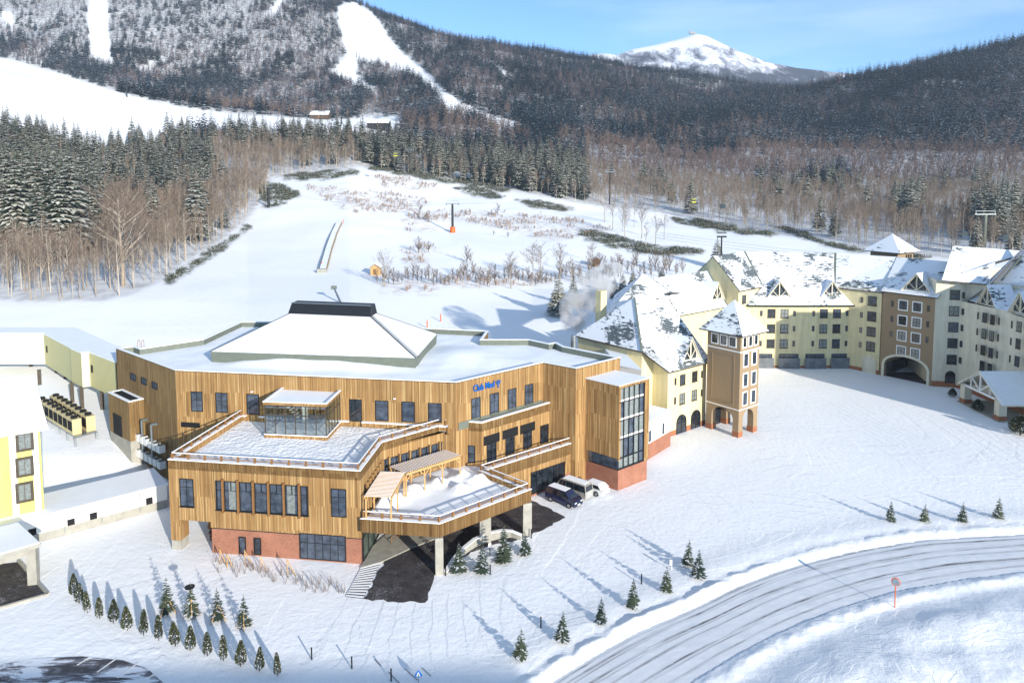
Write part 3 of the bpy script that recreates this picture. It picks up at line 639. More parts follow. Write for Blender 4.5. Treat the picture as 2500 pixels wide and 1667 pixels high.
for x0, y0, x1, y1 in ((8, 745, 102, 905), (195, 755, 290, 905), (385, 763, 480, 913), (575, 773, 672, 915)): 
    if x0 > 8: w_(WA2, r2px, x0, y0, x1, y1, gl='glass_mid')
w_(WA2, r1px, 697, 1120, 862, 1172, gl='mat_dark', name='louvre')
for x0, y0, x1, y1 in ((883, 745, 948, 888), (1015, 712, 1080, 850), (1145, 680, 1205, 815), (1266, 648, 1326, 778)): w_(WA3, r2px, x0, y0, x1, y1, cols=2, rows=(.62,), gl='glass_mid')
for q, z in [WA2.px(*r1px(1325, 852)), WA2.px(*r2px(335, 742))]: b = MB(); WA2.rect(b, q - .15, q + .15, z - .06, z + .06, 0, .25); b.build('wall_lamp', 'white_trim', main)
# kerb with snow at the foot of the upper wall
b = MB(); q0, _ = WA2.px(*r1px(1215, 1040)); q1, _ = WA2.px(*r2px(720, 905)); cuts = [WA2.px(*r1px(1275, 1000))[0], WA2.px(*r1px(1388, 1000))[0]], [WA2.px(*r1px(2182, 1000))[0], WA2.px(*r1px(2294, 1000))[0]]
s0 = q0; b2 = MB()
for c in (*cuts, [q1, q1]): WA2.rect(b, s0, c[0] - .02, ZB - .6, ZB - .1, .005, .35); WA2.rect(b2, s0, c[0] - .02, ZB - .1, ZB + .02, .005, .38); s0 = c[1] + .02
b.build('kerb', 'cladding', main); b2.build('kerb_snow', 'snow_cap', main)
# projecting shaft on the left flank
q0, z1 = WA1.px(*r1px(215, 862)); Wd = 2.9; 
qa, _ = WA1.px(*r1px(183, 900)); qb, _ = WA1.px(*r1px(362, 880))
b = MB(); sh = [WA1.P(qa, 0, 0), WA1.P(qb, 0, 0), WA1.P(qb, 0, 2.0), WA1.P(qa, 0, 2.0)]
z_top = zat(WA1.P(qa, 0, 2.0), r1px(215, 862)[1]); z_b = z_top - 8.0
b.prism(sh, 4.2, z_top, 0); b.prism(inset([(p.x, p.y) for p in sh], .03), -1.0, 4.2, 1); shaft = b.build('lift_shaft', ['cladding_shaded', 'concrete'], main)
b = MB(); si = inset([(p.x, p.y) for p in sh], .35); so_ = inset([(p.x, p.y) for p in sh], -.06)
for i in range(4): j = (i + 1) % 4; b.hexa([(*so_[i], z_top), (*so_[j], z_top), (*si[j], z_top), (*si[i], z_top)], [(*so_[i], z_top + .12), (*so_[j], z_top + .12), (*si[j], z_top + .12), (*si[i], z_top + .12)])
b.build('snow_cap', 'snow_cap', shaft); b = MB(); b.prism(si, z_top, z_top + .03); b.build('shaft_opening', 'mat_dark', shaft)
Ws = Wall(sh[3], sh[2]); window(Ws, Ws.L * .22, Ws.L * .62, z_top - 5.6, z_top - 2.6, shaft, gl='mat_dark', name='louvre')
b = MB(); q2, _ = WA1.px(*r1px(120, 1000)); WA1.rect(b, .01, qa, 2.0, 6.0 - 1.5, 0.01, .06); b.build('concrete_base', 'concrete', main)
for x, y in ((418, 1075), (503, 1112)):
    q, z = WA1.px(*r1px(x, y)); p = WA1.P(q, 0, 1.1); b = MB(); zt = z - .2; b.tube((p.x, p.y, zt - 4.8), (p.x, p.y, zt), .16, .16, 10); b.beam((p.x, p.y, zt), (p.x + .9 * WA1.d.x * 0 + .9, p.y, zt + .1), .3, .3); b.build('vent_pipe', 'steel', main)
for i in range(6):
    q, z = WA1.px(*r1px(385 + i * 38, 1240 + i * 20)); p = WA1.P(q, 0, .9); 
    for dz in (0, -2.2): b = MB(); b.box((p.x, p.y, z + dz), (.95, .8, .95), WA1.ang); au = b.build('air_unit', 'white_trim', main); b = MB(); b.tube((p.x, p.y, z + dz + .47), (p.x, p.y, z + dz + .55), .38, .38, 12); b.build('fan_cover', 'steel', au)

# terrace block B with the glazed pavilion
PB = gp(ZB, (410, 1122), (879, 1150), (931.6, 1080), (1108.5, 1029.5), (1176.5, 1034.6), (1363.6, 979)); PBx = [(p.x, p.y) for p in PB]
backB = G(1324, 969, ZB); lftB = G(586, 1003, ZB)
PBf = PBx + [(backB.x, backB.y + .8), (lftB.x, lftB.y + 1.0)]
b = MB(); b.prism(PBf, 3.5, ZB, 0, top=False)
low = [(c0.x, c0.y), PBx[1], PBx[2], PBx[3], PBx[4], PBx[5], (backB.x, backB.y), (lftB.x + 3, lftB.y)]
WB = Wall(PBx[0], PBx[1]); qo = WB.px(517, 1361)[0]; pillar_q = WB.px(440, 1274)[0]
low[0] = tuple(WB.P(qo, 0, 0))[:2]
b.prism(inset(low, .0), 2.88, 3.5, 0, top=False)
b.prism([WB.P(0, 0, 0), WB.P(pillar_q, 0, 0), WB.P(pillar_q, 0, -1.6), WB.P(0, 0, -1.6)], 1.1, 3.5, 0, top=False)
b.build('terrace_wall', 'cladding', main)
b = MB(); b.prism([tuple(WB.P(.04, 0, -.04))[:2], tuple(WB.P(pillar_q - .04, 0, -.04))[:2], tuple(WB.P(pillar_q - .04, 0, -1.56))[:2], tuple(WB.P(.04, 0, -1.56))[:2]], -.5, 1.1); b.build('pillar_base', 'concrete', main)
b = MB(); b.prism(inset(low, .08), -.5, 2.76, 0, top=False); b.build('brick_base', 'brick', main)
b = MB(); b.prism(inset(low, .03), 2.76, 2.88); b.build('dark_band', 'frame', main)
# parapet ring and snow
def terrace(poly, z, open_edges, name='terrace', drop=.62, wid=.55):
    inn = inset(poly, wid); n = len(poly); b = MB(); c = MB(); ou = inset(poly, -.05)
    for i in range(n):
        if i in open_edges: continue
        j = (i + 1) % n
        b.hexa([(*poly[i], z - 1.0), (*poly[j], z - 1.0), (*inn[j], z - 1.0), (*inn[i], z - 1.0)], [(*poly[i], z - .005), (*poly[j], z - .005), (*inn[j], z - .005), (*inn[i], z - .005)])
        c.hexa([(*ou[i], z), (*ou[j], z), (*inn[j], z), (*inn[i], z)], [(*ou[i], z + .07), (*ou[j], z + .07), (*inn[j], z + .07), (*inn[i], z + .07)])
    b.build(name + '_parapet', 'cladding', main); c.build('snow_cap', 'snow_cap', main); return inn
Bt = PBx[:4] + [WA2.P(WA2.px(*r2px(700, 925))[0], 0, 0.02)[:2], WA2.P(WA2.px(*r1px(1215, 1060))[0], 0, 0.02)[:2]]
Bt = [tuple(p) for p in Bt]; inB = terrace(Bt, ZB, (4,)); inB[4], inB[5] = Bt[4], Bt[5]
snow_sheet('terrace_snow', inset(Bt, .3), ZB - .62, main, 'trampled_snow', amp=.1, res=.4)
rl = inset(Bt, .3); rail('railing', [rl[5], rl[0], rl[1], rl[2], rl[3], Bt[4]], ZB + .03, main)
# gutter ledge D
Dp = [PBx[3], PBx[4], PBx[5], (backB.x, backB.y)] + [tuple(WA3.P(.3, 0, 0))[:2]]
inD = inset(Dp, .42); b = MB(); c = MB()
for i in (0, 1, 2):
    j = i + 1
    b.hexa([(*Dp[i], ZB - 1.0), (*Dp[j], ZB - 1.0), (*inD[j], ZB - 1.0), (*inD[i], ZB - 1.0)], [(*Dp[i], ZB + .1), (*Dp[j], ZB + .1), (*inD[j], ZB + .1), (*inD[i], ZB + .1)])
    c.hexa([(*Dp[i], ZB + .1), (*Dp[j], ZB + .1), (*inD[j], ZB + .1), (*inD[i], ZB + .1)], [(*Dp[i], ZB + .2), (*Dp[j], ZB + .2), (*inD[j], ZB + .2), (*inD[i], ZB + .2)])
b.build('ledge_parapet', 'cladding', main); c.build('snow_cap', 'snow_cap', main)
b = MB(); b.poly([(*p, ZB - .45) for p in Dp]); WA3.rect(b, .3, WA3.L - .1, ZB - .6, ZB + .35, .005, .08); b.build('ledge_floor', 'grey_green_metal', main)
b = MB(); cc = [Vector((*p, 0)) for p in inD[:3]]; b.poly([(inD[0][0], inD[0][1], ZB - .3), (inD[1][0], inD[1][1], ZB - .3), (inD[2][0], inD[2][1], ZB - .3), tuple(Vector((*inD[2], ZB - .3)) + (Vector((*Dp[3], ZB - .3)) - Vector((*inD[2], ZB - .3))) * .45), (inD[1][0] - .2, inD[1][1] + .8, ZB - .3)]); b.build('ledge_snow', 'snow', main)
# front facade openings
w_(WB, r3px, 218, 698, 353, 958, cols=2, rows=(.7,), sill=True, gl='glass_mid')
band = w_(WB, r3px, 555, 718, 1388, 1036 - 2, cols=1, gl='glass_mid', name='window_band')
q0, z0 = WB.px(*r3px(555, 980)); q1, z1 = WB.px(*r3px(1388, 770))
WBz0 = WB.px(*r3px(555, 980))[1]; WBz1 = WB.px(*r3px(555, 718))[1]
for ch in list(band.children): bpy.data.objects.remove(ch)
bpy.data.objects.remove(band)
band = window(WB, q0, q1, WBz0, WBz1, main, rows=(.68,), gl='glass_mid', name='window_band', sill=True)
fx = [622, 760, 898, 1036, 1175, 1316]; fq = [WB.px(*r3px(x, 850))[0] for x in fx]
for q in fq:
    m = MB(); WB.rect(m, q - .07, q + .07, WBz0 - .25, WBz1 + .25, .0, .38); m.build('timber_fin', 'timber_brown', main)
m = MB(); eq = [q0] + fq + [q1]
for a, c in zip(eq[:-1], eq[1:]): WB.rect(m, a + .08, a + .16, WBz0, WBz1, 0, .1); WB.rect(m, c - .16, c - .08, WBz0, WBz1, 0, .1); (c - a > 1.5) and WB.rect(m, (a + c) / 2 - .04, (a + c) / 2 + .04, WBz0 + (WBz1 - WBz0) * .68, WBz1, 0, .1)
m.build('mullion', 'frame', band)
for a, c in ((670, 735), (1200, 1270)):
    m = MB(); qa_, qc_ = WB.px(*r3px(a, 850))[0], WB.px(*r3px(c, 850))[0]; WB.rect(m, qa_, qc_, WBz0 + .1, WBz1 - .1, .025, .034); m.build('blind', 'glass_curtain', band)
w_(WB, r3px, 1600, 790, 1742, 1055, cols=2, rows=(.7,), gl='glass_mid'); 
q0, za = WB.px(*r3px(1313, 1195)); q1, zb = WB.px(*r3px(1737, 1455)); zt_, zb_ = WB.px(*r3px(1313, 1195))[1], WB.px(*r3px(1313, 1425))[1]
w3 = window(WB, q0, q1, zb_, zt_, main, cols=6, rows=(.64,), gl='glass_mid', name='window')
for x0, x1 in ((760, 825), (897, 963)): w_(WB, r3px, x0, 1230 + (x0 - 760) * .07, x1, 1385 + (x0 - 760) * .07, gl='glass_mid' if x0 == 760 else 'glass_dark')
# second storey behind the lower terrace
WB2, WB3, WB4, WB5 = Wall(PBx[1], PBx[2]), Wall(PBx[2], PBx[3]), Wall(PBx[3], PBx[4]), Wall(PBx[4], PBx[5])
def bandwin(W, qa, qb, z0, z1, nf, fins=True):
    o = window(W, qa, qb, z0, z1, main, cols=1, rows=(.7,), gl='glass_mid', name='window_band')
    for i in range(nf):
        q = qa + (qb - qa) * (i + .5) / nf; m = MB(); W.rect(m, q - .08, q + .08, z0 - .15, z1 + .2, .0, .4); m.build('timber_fin', 'cladding', main)
    m = MB()
    for i in range(nf * 2): q = qa + (qb - qa) * (i + .5) / nf / 2; W.rect(m, q - .03, q + .03, z0, z1, 0, .1)
    m.build('mullion', 'frame', o)
zb1, zb0 = WB3.px(*r4px(510, 235))[1], ZC + .05
bandwin(WB2, 1.3, WB2.L - .05, ZC - .2, zb1, 7); q1 = WB3.px(*r4px(955, 150))[0]; bandwin(WB3, .1, q1, ZC - .2, zb1, 6)
w_(WB4, r4px, 1118, 128, 1240, 288, cols=2, rows=(.5,), gl='glass_mid')
for (x0, y0, x1, y1) in ((1312, 55, 1457, 90), (1482, 3, 1617, 35)):
    pass
for a in ((972, 1018, 1085, 1046), (1107, 975, 1216, 1002), (1234, 938, 1338, 966)): w_(WB5, r2px, *a, gl='mat_dark', name='louvre')
for a in ((994, 1065, 1062, 1180), (1128, 1022, 1192, 1132), (1256, 978, 1316, 1088), (1378, 940, 1436, 1050)): w_(WB5, r2px, *a, cols=2, rows=(), gl='glass_dark')
# pavilion
pv = gp(ZB - .5, r1px(1430, 1252), r1px(1985, 1275), r1px(2135, 1112)); f0, f1, f2 = [Vector((p.x, p.y, 0)) for p in pv]; f3 = f0 + (f2 - f1); pvx = [(p.x, p.y) for p in (f0, f1, f2, f3)]
pin = inset(pvx, .12); b = MB(); b.prism(pvx, ZB - .75, ZB - .22); pav = thing('glass_pavilion', 'glass-walled pavilion with a flat snowy roof on the upper terrace', 'pavilion', (f0.x, f0.y, ZB - .7)); b.build('plinth', 'cladding', pav)
b = MB(); b.prism(inset(pvx, -.03), ZB - .22, ZB - .12); b.build('plinth_snow', 'snow_cap', pav)
zg0, zg1, zt = ZB - .2, ZB + 3.45, ZB + 3.8
b = MB()
W4 = [Wall(pin[0], pin[1]), Wall(pin[1], pin[2]), Wall(pin[2], pin[3]), Wall(pin[3], pin[0])]
for W, nn in zip(W4, (6, 6, 6, 6)):
    for i in range(nn + 1): q = W.L * i / nn; W.rect(b, q - .05, q + .05, zg0, zg1, -.05, .05)
    W.rect(b, 0, W.L, zg0 + 2.35, zg0 + 2.47, -.04, .04); W.rect(b, 0, W.L, zg0 - .02, zg0 + .12, -.045, .045)
b.build('mullion_frame', 'frame_brown', pav); b = MB()
for W in W4: b.poly([W.P(0, zg0), W.P(W.L, zg0), W.P(W.L, zg1), W.P(0, zg1)])
b.build('glazing', 'glass_clear', pav)
b = MB(); ro = inset(pvx, -.03); b.prism(ro, zg1, zt, 0, top=False); b.poly([(*p, zt - .2) for p in ro], 1); b.build('roof', ['cladding', 'snow'], pav)
b = MB(); ri = inset(pvx, .25); ro2 = inset(pvx, -.07)
for i in range(4): j = (i + 1) % 4; b.hexa([(*ro2[i], zt), (*ro2[j], zt), (*ri[j], zt), (*ri[i], zt)], [(*ro2[i], zt + .1), (*ro2[j], zt + .1), (*ri[j], zt + .1), (*ri[i], zt + .1)])
b.build('snow_rim', 'snow_cap', pav)
b = MB(); b.poly([(*p, zg0 + .02) for p in pin]); 
ctr = (f0 + f2) / 2; b.prism(inset(pvx, 1.7), zg0, zg0 + 1.0, 1, mtop=1); 
for i in range(9): f = i / 9; p = f0.lerp(f1, .15 + f * .35) + (f3 - f0) * .6; b.box((p.x, p.y, zg0 + 2.9 - f * 2.6), (.3, 1.6, .1), W4[0].ang, 2)
b.box((ctr.x, ctr.y, zg0 + 1.3), (.5, .5, 2.6), W4[0].ang, 2); b.build('interior', ['concrete', 'steel', 'white_trim'], pav)
# lower terrace C
PC = gp(ZC, (880, 1266), (1073.7, 1278.5), (1297.2, 1194), (1183, 1149), (1402.8, 1079.5)); PCx = [(p.x, p.y) for p in PC]
cE = G(1366, 1063, ZC); Ct = [tuple(WB.P(WB.L + .01, 0, 0.02))[:2]] + PCx[1:5] + [(cE.x, cE.y), PBx[4], PBx[3], PBx[2]]
Ct[0] = PCx[0]
b = MB(); b.prism([PCx[0], PCx[1], PCx[2], PCx[3], PCx[4], (cE.x + .2, cE.y + .5), PBx[4], PBx[3], PBx[2], PBx[1]], 3.95, ZC - .7, 0); 
for i in range(4): a, c = PCx[i], PCx[i + 1]; b.poly([(a[0], a[1], 3.95), (c[0], c[1], 3.95), (c[0], c[1], ZC), (a[0], a[1], ZC)])
b.build('canopy_wall', 'cladding', main)
inC = inset(Ct, .5); b = MB(); c = MB(); ou = inset(Ct, -.05)
for i in range(4):
    j = i + 1
    b.hexa([(*Ct[i], ZC - .72), (*Ct[j], ZC - .72), (*inC[j], ZC - .72), (*inC[i], ZC - .72)], [(*Ct[i], ZC - .004), (*Ct[j], ZC - .004), (*inC[j], ZC - .004), (*inC[i], ZC - .004)])
    c.hexa([(*ou[i], ZC), (*ou[j], ZC), (*inC[j], ZC), (*inC[i], ZC)], [(*ou[i], ZC + .07), (*ou[j], ZC + .07), (*inC[j], ZC + .07), (*inC[i], ZC + .07)])
b.build('terrace_parapet', 'cladding', main); c.build('snow_cap', 'snow_cap', main)
heaps = [G(u, v, ZC - .5) for u, v in ((935, 1225), (965, 1218), (1010, 1195), (1070, 1178), (1125, 1165), (1165, 1172), (1125, 1195), (985, 1258), (1020, 1265))]
def heapf(X, Y):
    z = 0
    for i, h in enumerate(heaps): z = z + (.75 if i < 7 else .3) * np.exp(-((X - h.x) ** 2 * 1.0 + (Y - h.y) ** 2) / (1.1 + .3 * (i % 3)))
    return z * (1 + .5 * fbm(X, Y, .8))
snow_sheet('terrace_snow', inset(Ct, .3), ZC - .55, main, 'snow', amp=.06, res=.3, drift=heapf)
rl = inset(Ct, .28); rail('railing', [rl[0], rl[1], rl[2], rl[3], rl[4]], ZC + .03, main)
# dark window wall and brick behind the canopy
WC5 = Wall(PCx[3], PCx[4]); back = [tuple(WC5.P(0, 0, -.25))[:2], tuple(WC5.P(WC5.L, 0, -.25))[:2]]
b = MB(); WC5.rect(b, 0, WC5.L, 1.5, 3.95, -.6, -.003); b.build('wing_wall', 'cladding', main)
brz = 3.2
b = MB(); b.prism([WC5.P(0, 0, -.05), WC5.P(WC5.L + .3, 0, -.05), WC5.P(WC5.L + .3, 0, -2), WC5.P(0, 0, -2)], -.4, 2.6); b.build('brick_base', 'brick', main)
o = w_(WC5, r2px, 1310, 1280, 1552, 1430 - 90, cols=6, rows=(.66,), gl='glass_dark', proud=.12)
q0, za = WC5.px(*r2px(1310, 1275)); _, zb = WC5.px(*r2px(1310, 1432)); q1 = WC5.px(*r2px(1552, 1300))[0]
for ch in list(o.children): bpy.data.objects.remove(ch)
bpy.data.objects.remove(o); window(WC5, q0, q1, zb, za, main, cols=6, rows=(.66,), gl='glass_dark', proud=.12)
for (x0, y0), wd in (((876, 965), 78), ((1275, 800), 100), ((1664, 650), 70)):
    u0, v0 = r4px(x0, y0 + 330); cu = r4px(x0 + wd * .5, 0)[0]
    vb = {876: 1404, 1275: 1327, 1664: 1310}[x0]; p = G(cu, vb); W = Wall(PCx[1], PCx[2])
    b = MB(); b.box((p.x, p.y + .55, 1.7), (wd / 3.646 / 24.0 * .92 if x0 == 876 else 1.0 if x0 == 1664 else 1.25, 1.0, 4.45), W.ang * .25); b.build('canopy_column', 'concrete', main)
# glazed entrance behind the canopy
WG = Wall(PBx[1], PBx[2]); WG2 = Wall(PBx[2], PBx[3]); o = window(WG, .4, WG.L, .1, 3.8, main, cols=4, rows=(.7,), gl='glass_green', proud=.14, name='entrance_glazing')
window(WG2, 0, 4.2, .1, 3.8, main, cols=4, rows=(.7,), gl='glass_green', proud=.14, name='entrance_glazing')

# glazed stair block E
PE = gp(ZE, (1407.8, 919), (1512, 942.8), (1586, 923), (1477.5, 899.6)); PEx = [(p.x, p.y) for p in PE]
WE1, WE2 = Wall(PEx[0], PEx[1]), Wall(PEx[1], PEx[2])
b = MB(); e = PEx
b.poly([(*e[0], 4.3), (*e[1], 4.3), (*e[1], ZE), (*e[0], ZE)]); b.poly([(*e[3], 4.3), (*e[0], 4.3), (*e[0], ZE), (*e[3], ZE)]); b.poly([(*e[2], 2.8), (*e[3], 2.8), (*e[3], ZE), (*e[2], ZE)])
WE2.rect(b, 0, WE2.L, ZE - .35, ZE, -.3, 0.0); WE2.rect(b, WE2.L - .9, WE2.L, 2.8, ZE - .35, -.4, .0); WE1.rect(b, .0, WE1.L * .3, 2.8, 4.3, -.3, 0.0); WE1.rect(b, WE1.L - .25, WE1.L, 4.0, ZE - .35, -.4, -.004)
b.build('stair_block_wall', 'cladding', main)
b = MB(); b.prism(inset(PEx, -.04), ZE, ZE + .1); b.build('snow_cap', 'snow_cap', main)
b = MB(); b.prism(inset(PEx, .12), -.4, 2.72); b.build('brick_base', 'brick', main)
b = MB(); b.prism(inset(PEx, .1), 2.72, 2.86); b.build('dark_band', 'frame', main)
o = window(WE1, WE1.L * .3, WE1.L - .05, 2.9, 4.28, main, cols=4, gl='glass_mid', fr='frame', proud=-.02, name='window_band')
zs = [2.9, 4.3, 6.85, 9.3, 11.75, ZE - .36]
g = MB(); q1 = WE2.L - .95
for i in range(6):
    q = .06 + (q1 - .06) * i / 5; WE2.rect(g, q - .035, q + .035, 2.9, ZE - .36, -.25, -.02)
for z in zs: WE2.rect(g, .02, q1, z - .05, z + .05, -.26, -.01)
cw = g.build('curtain_wall', 'frame', main)
g = MB()
for i in range(5):
    for k in range(5):
        qa_, qb_ = .06 + (q1 - .06) * i / 5, .06 + (q1 - .06) * (i + 1) / 5
        WE2.rect(g, qa_ + .05, qb_ - .05, zs[k] + .07, zs[k + 1] - .07, -.2, -.17, int(rng.random() < .3))
g.build('pane', ['glass_curtain', 'glass_mid'], cw)
for z in zs[2:5]: g = MB(); WE2.rect(g, .1, q1 - .1, z - .02, z + .3, -.165, -.14); g.build('floor_edge', 'white_trim', cw)
# lettering and emblem on the wall
def lettering(W, u, v, text, size, mat, parent, off=.12):
    q, z = W.px(u, v); cu = bpy.data.curves.new('sign_lettering', 'FONT'); cu.body = text; cu.size = size; cu.extrude = .05; cu.offset = .018; cu.space_character = .95
    o = bpy.data.objects.new('sign_lettering', cu); col.objects.link(o)
    dg = bpy.context.evaluated_depsgraph_get(); mm = bpy.data.meshes.new_from_object(o.evaluated_get(dg)); bpy.data.objects.remove(o)
    o = bpy.data.objects.new('sign_lettering', mm); col.objects.link(o); mm.materials.clear(); mm.materials.append(M[mat])
    d = W.d if W.d.x > 0 else -W.d; o.rotation_euler = (R(90), 0, math.atan2(d.y, d.x)); o.parent = parent; o.location = W.P(q, z, off) - root_loc(parent); return o
plain('sign_blue', '0c5ba8', .4, nscale=3, var=.05)
sg_ = lettering(WA3, *r2px(893, 694), 'Club Med', 1.2, 'sign_blue', main)
wx_ = WA3.px(*r2px(1046, 650))[0] - WA3.px(*r2px(893, 694))[0]; sg_.scale = (abs(wx_) / max(v_.co.x for v_ in sg_.data.vertices), 1, 1)
q, z = WA3.px(*r2px(1073, 636)); b = MB()
for k in (-1, 0, 1):
    WA3.rect(b, q + k * .28 - .05, q + k * .28 + .05, z - .05 + .1 * abs(k), z + .42 - .06 * abs(k), .08, .16)
for k in (-1, 1):
    WA3.rect(b, q + (.05 if k > 0 else -.28), q + (.28 if k > 0 else -.05), z - .05, z + .05, .08, .15)
    WA3.rect(b, q + k * .28 - .11, q + k * .28 + .11, z + .28, z + .38, .09, .17)
WA3.rect(b, q - .045, q + .045, z - .5, z - .05, .08, .16); WA3.rect(b, q - .12, q + .12, z + .42, z + .52, .08, .16); WA3.rect(b, q - .14, q + .14, z - .42, z - .32, .09, .17); b.build('sign_emblem', 'sign_blue', main)
# pergolas on the lower terrace
def pergola(quad, z0, zt, nslat, label, posts):
    a, b_, c, d = quad      # a-b front (outer) edge, d-c back edge near the wall; slats run a->d
    t = thing('pergola', label, 'pergola', (a.x, a.y, z0), 'timber pergolas on the terrace')
    for p0, p1 in ((a, b_), (d, c)):
        m = MB(); m.beam((p0.x, p0.y, zt - .12), (p1.x, p1.y, zt - .12), .12, .24); m.build('beam', 'timber', t)
    for i in range(nslat):
        f = i / (nslat - 1); p, q = a.lerp(b_, f), d.lerp(c, f); m = MB(); m.beam((p.x, p.y, zt + .05), (q.x, q.y, zt + .05), .075, .08); s_ = m.build('slat', 'timber', t)
        m = MB(); m.beam((p.x, p.y, zt + .105), (q.x, q.y, zt + .105), .085, .03); m.build('snow', 'snow_cap', s_)
    for f, e in posts:
        p = a.lerp(b_, f).lerp(d.lerp(c, f), e); m = MB(); m.box((p.x, p.y, (z0 + zt - .24) / 2), (.15, .15, zt - .24 - z0)); u_ = (b_ - a).normalized()
        for s_ in (-1, 1):
            if 0 <= f + s_ * .1 <= 1: m.beam((p.x, p.y, zt - .95), (p.x + u_.x * s_ * .6, p.y + u_.y * s_ * .6, zt - .25), .09, .09)
        m.build('post', 'timber', t)
zp = ZC + 2.35
q4 = lambda *uv: [Vector(G(*r4px(x, y), zp)) for x, y in uv]
a, b_, c, d = q4((625, 385), (1105, 230), (965, 182), (480, 325)); pergola([a, b_, c, d], ZC - .5, zp, 27, 'long timber slat pergola by the upper windows of the terrace', [(0, 0), (.33, 0), (.66, 0), (1, 0), (0, .9), (.35, .9), (.7, .9)])
a, b_, c, d = q4((490, 600), (612, 385), (395, 375), (255, 590)); pergola([a, b_, c, d], ZC - .5, zp, 20, 'shorter timber slat pergola near the front corner of the terrace', [(0, 0), (.45, 0), (.95, 0), (0, .95), (.5, .95)])

# ---------------------------------------------------------------- hotel wings
def V3(x, y, z=0): return Vector((x, y, z))
def roofpoly(b, pts, th=.22, m=0):
    """a roof plane with its thickness"""
    top = [Vector(p) for p in pts]; low_ = [p - Vector((0, 0, th)) for p in top]
    nrm = Vector((0, 0, 0))
    for i in range(len(top)): nrm += top[i].cross(top[(i + 1) % len(top)])
    if nrm.z < 0: top = top[::-1]; low_ = low_[::-1]
    planar = all(abs((p - top[0]).dot((top[1] - top[0]).cross(top[2] - top[0]).normalized())) < .02 for p in top)
    if planar: b.poly(top, m); b.poly(low_[::-1], 1)
    else:
        for i in range(1, len(top) - 1): b.poly([top[0], top[i], top[i + 1]], m); b.poly([low_[0], low_[i + 1], low_[i]], 1)
    for i in range(len(top)): j = (i + 1) % len(top); b.poly([low_[i], low_[j], top[j], top[i]], 1)
def dormer(W, q, z0, w, parent, slope=.93, roof='roof_light', depth=4.2, h=None):
    """timber gable dormer standing over the eave: centre q along wall W, foot z0, width w"""
    h = h or w * .62; ax = W.d; inn = -W.n; o = W.P(q, z0, .25)
    t = MB(); L_, R_, T_ = o - ax * w / 2, o + ax * w / 2, o + V3(0, 0, h)
    body = MB(); k = .82
    l2, r2, t2 = o - ax * w / 2 * k + inn * .25, o + ax * w / 2 * k + inn * .25, o + V3(0, 0, h * k) + inn * .25; bk = inn * depth
    body.poly([l2, r2, t2]); body.poly([r2, r2 + bk, t2 + bk, t2]); body.poly([t2, t2 + bk, l2 + bk, l2]); d = body.build('dormer', 'glass_mid', parent)
    oh = V3(0, 0, .0); e = inn * (depth + .6)
    rf = MB(); A, B_, C_ = L_ - ax * .35 - V3(0, 0, .25) - inn * .35, T_ + V3(0, 0, .14) - inn * .35, R_ + ax * .35 - V3(0, 0, .25) - inn * .35
    roofpoly(rf, [A, B_, B_ + e, A + e], .16); roofpoly(rf, [B_, C_, C_ + e, B_ + e], .16); rf.build('dormer_roof', [roof, 'cream_pale'], d)
    t.beam(L_ + ax * .05, T_ - V3(0, 0, .08), .16, .22); t.beam(R_ - ax * .05, T_ - V3(0, 0, .08), .16, .22); t.beam(o, T_ - V3(0, 0, .1), .2, .18); t.beam(L_ + ax * .1 + V3(0, 0, .08), R_ - ax * .1 + V3(0, 0, .08), .14, .16)
    for s in (-1, 1): t.beam(o + V3(0, 0, .12), o + ax * s * w * .27 + V3(0, 0, h * .45), .12, .12); t.beam(o + ax * s * w * .36, o + ax * s * w * .36 + V3(0, 0, h * .26), .12, .16)
    t.build('timber_frame', 'cream_pale' if roof != 'tan' else 'timber', d); return d
def grid_windows(W, parent, qs, zs, w, h, cols=2, rows=(.45,), gl=('glass_mid', 'glass_curtain', 'glass_dark'), **k):
    for q in qs:
        for z in zs: window(W, q - w / 2, q + w / 2, z - h / 2, z + h / 2, parent, cols=cols, rows=rows, gl=gl[rng.integers(0, len(gl))], fr='frame_brown', t=.09, mt=.07, **k)
def arch_pts(W, qc, z0, w, h, off, n=10):
    r = w / 2; return [W.P(qc - r, z0, off), W.P(qc + r, z0, off)] + [W.P(qc + r * math.cos(math.pi * i / n), z0 + h - r + r * math.sin(math.pi * i / n), off) for i in range(n + 1)]
def arch_window(W, qc, z0, w, h, parent, gl='glass_dark', fr='frame', ring=None, name='window', cols=2):
    a = arch_pts(W, qc, z0, w, h, .05); b = MB(); c = arch_pts(W, qc, z0, w, h, -.1); b.poly(a if W.n.dot(Vector((0, -1, 0))) > -2 else a[::-1])
    for i in range(len(a)): j = (i + 1) % len(a); b.poly([a[i], a[j], c[j], c[i]])
    o = b.build(name, gl, parent); m = MB(); 
    for i in range(1, len(a)): 
        j = (i + 1) % len(a)
        if i: m.beam(a[i] + W.n * .02, a[j] + W.n * .02, .1, .1)
    for k in range(1, cols): W.rect(m, qc - w / 2 + w * k / cols - .04, qc - w / 2 + w * k / cols + .04, z0, z0 + h - .1, .03, .09)
    W.rect(m, qc - w / 2, qc + w / 2, z0 + h * .58, z0 + h * .58 + .08, .03, .085); m.build('frame', fr, o)
    if ring:
        r_ = MB(); A_ = arch_pts(W, qc, z0, w + .9, h + .45, .09); B_ = arch_pts(W, qc, z0, w + .1, h + .05, .09)
        for i in range(1, len(A_) - 1 + 1):
            j = (i + 1) % len(A_)
            if j == 0: continue
            r_.poly([B_[i], A_[i], A_[j], B_[j]])
        r_.build('surround', ring, o)
    return o
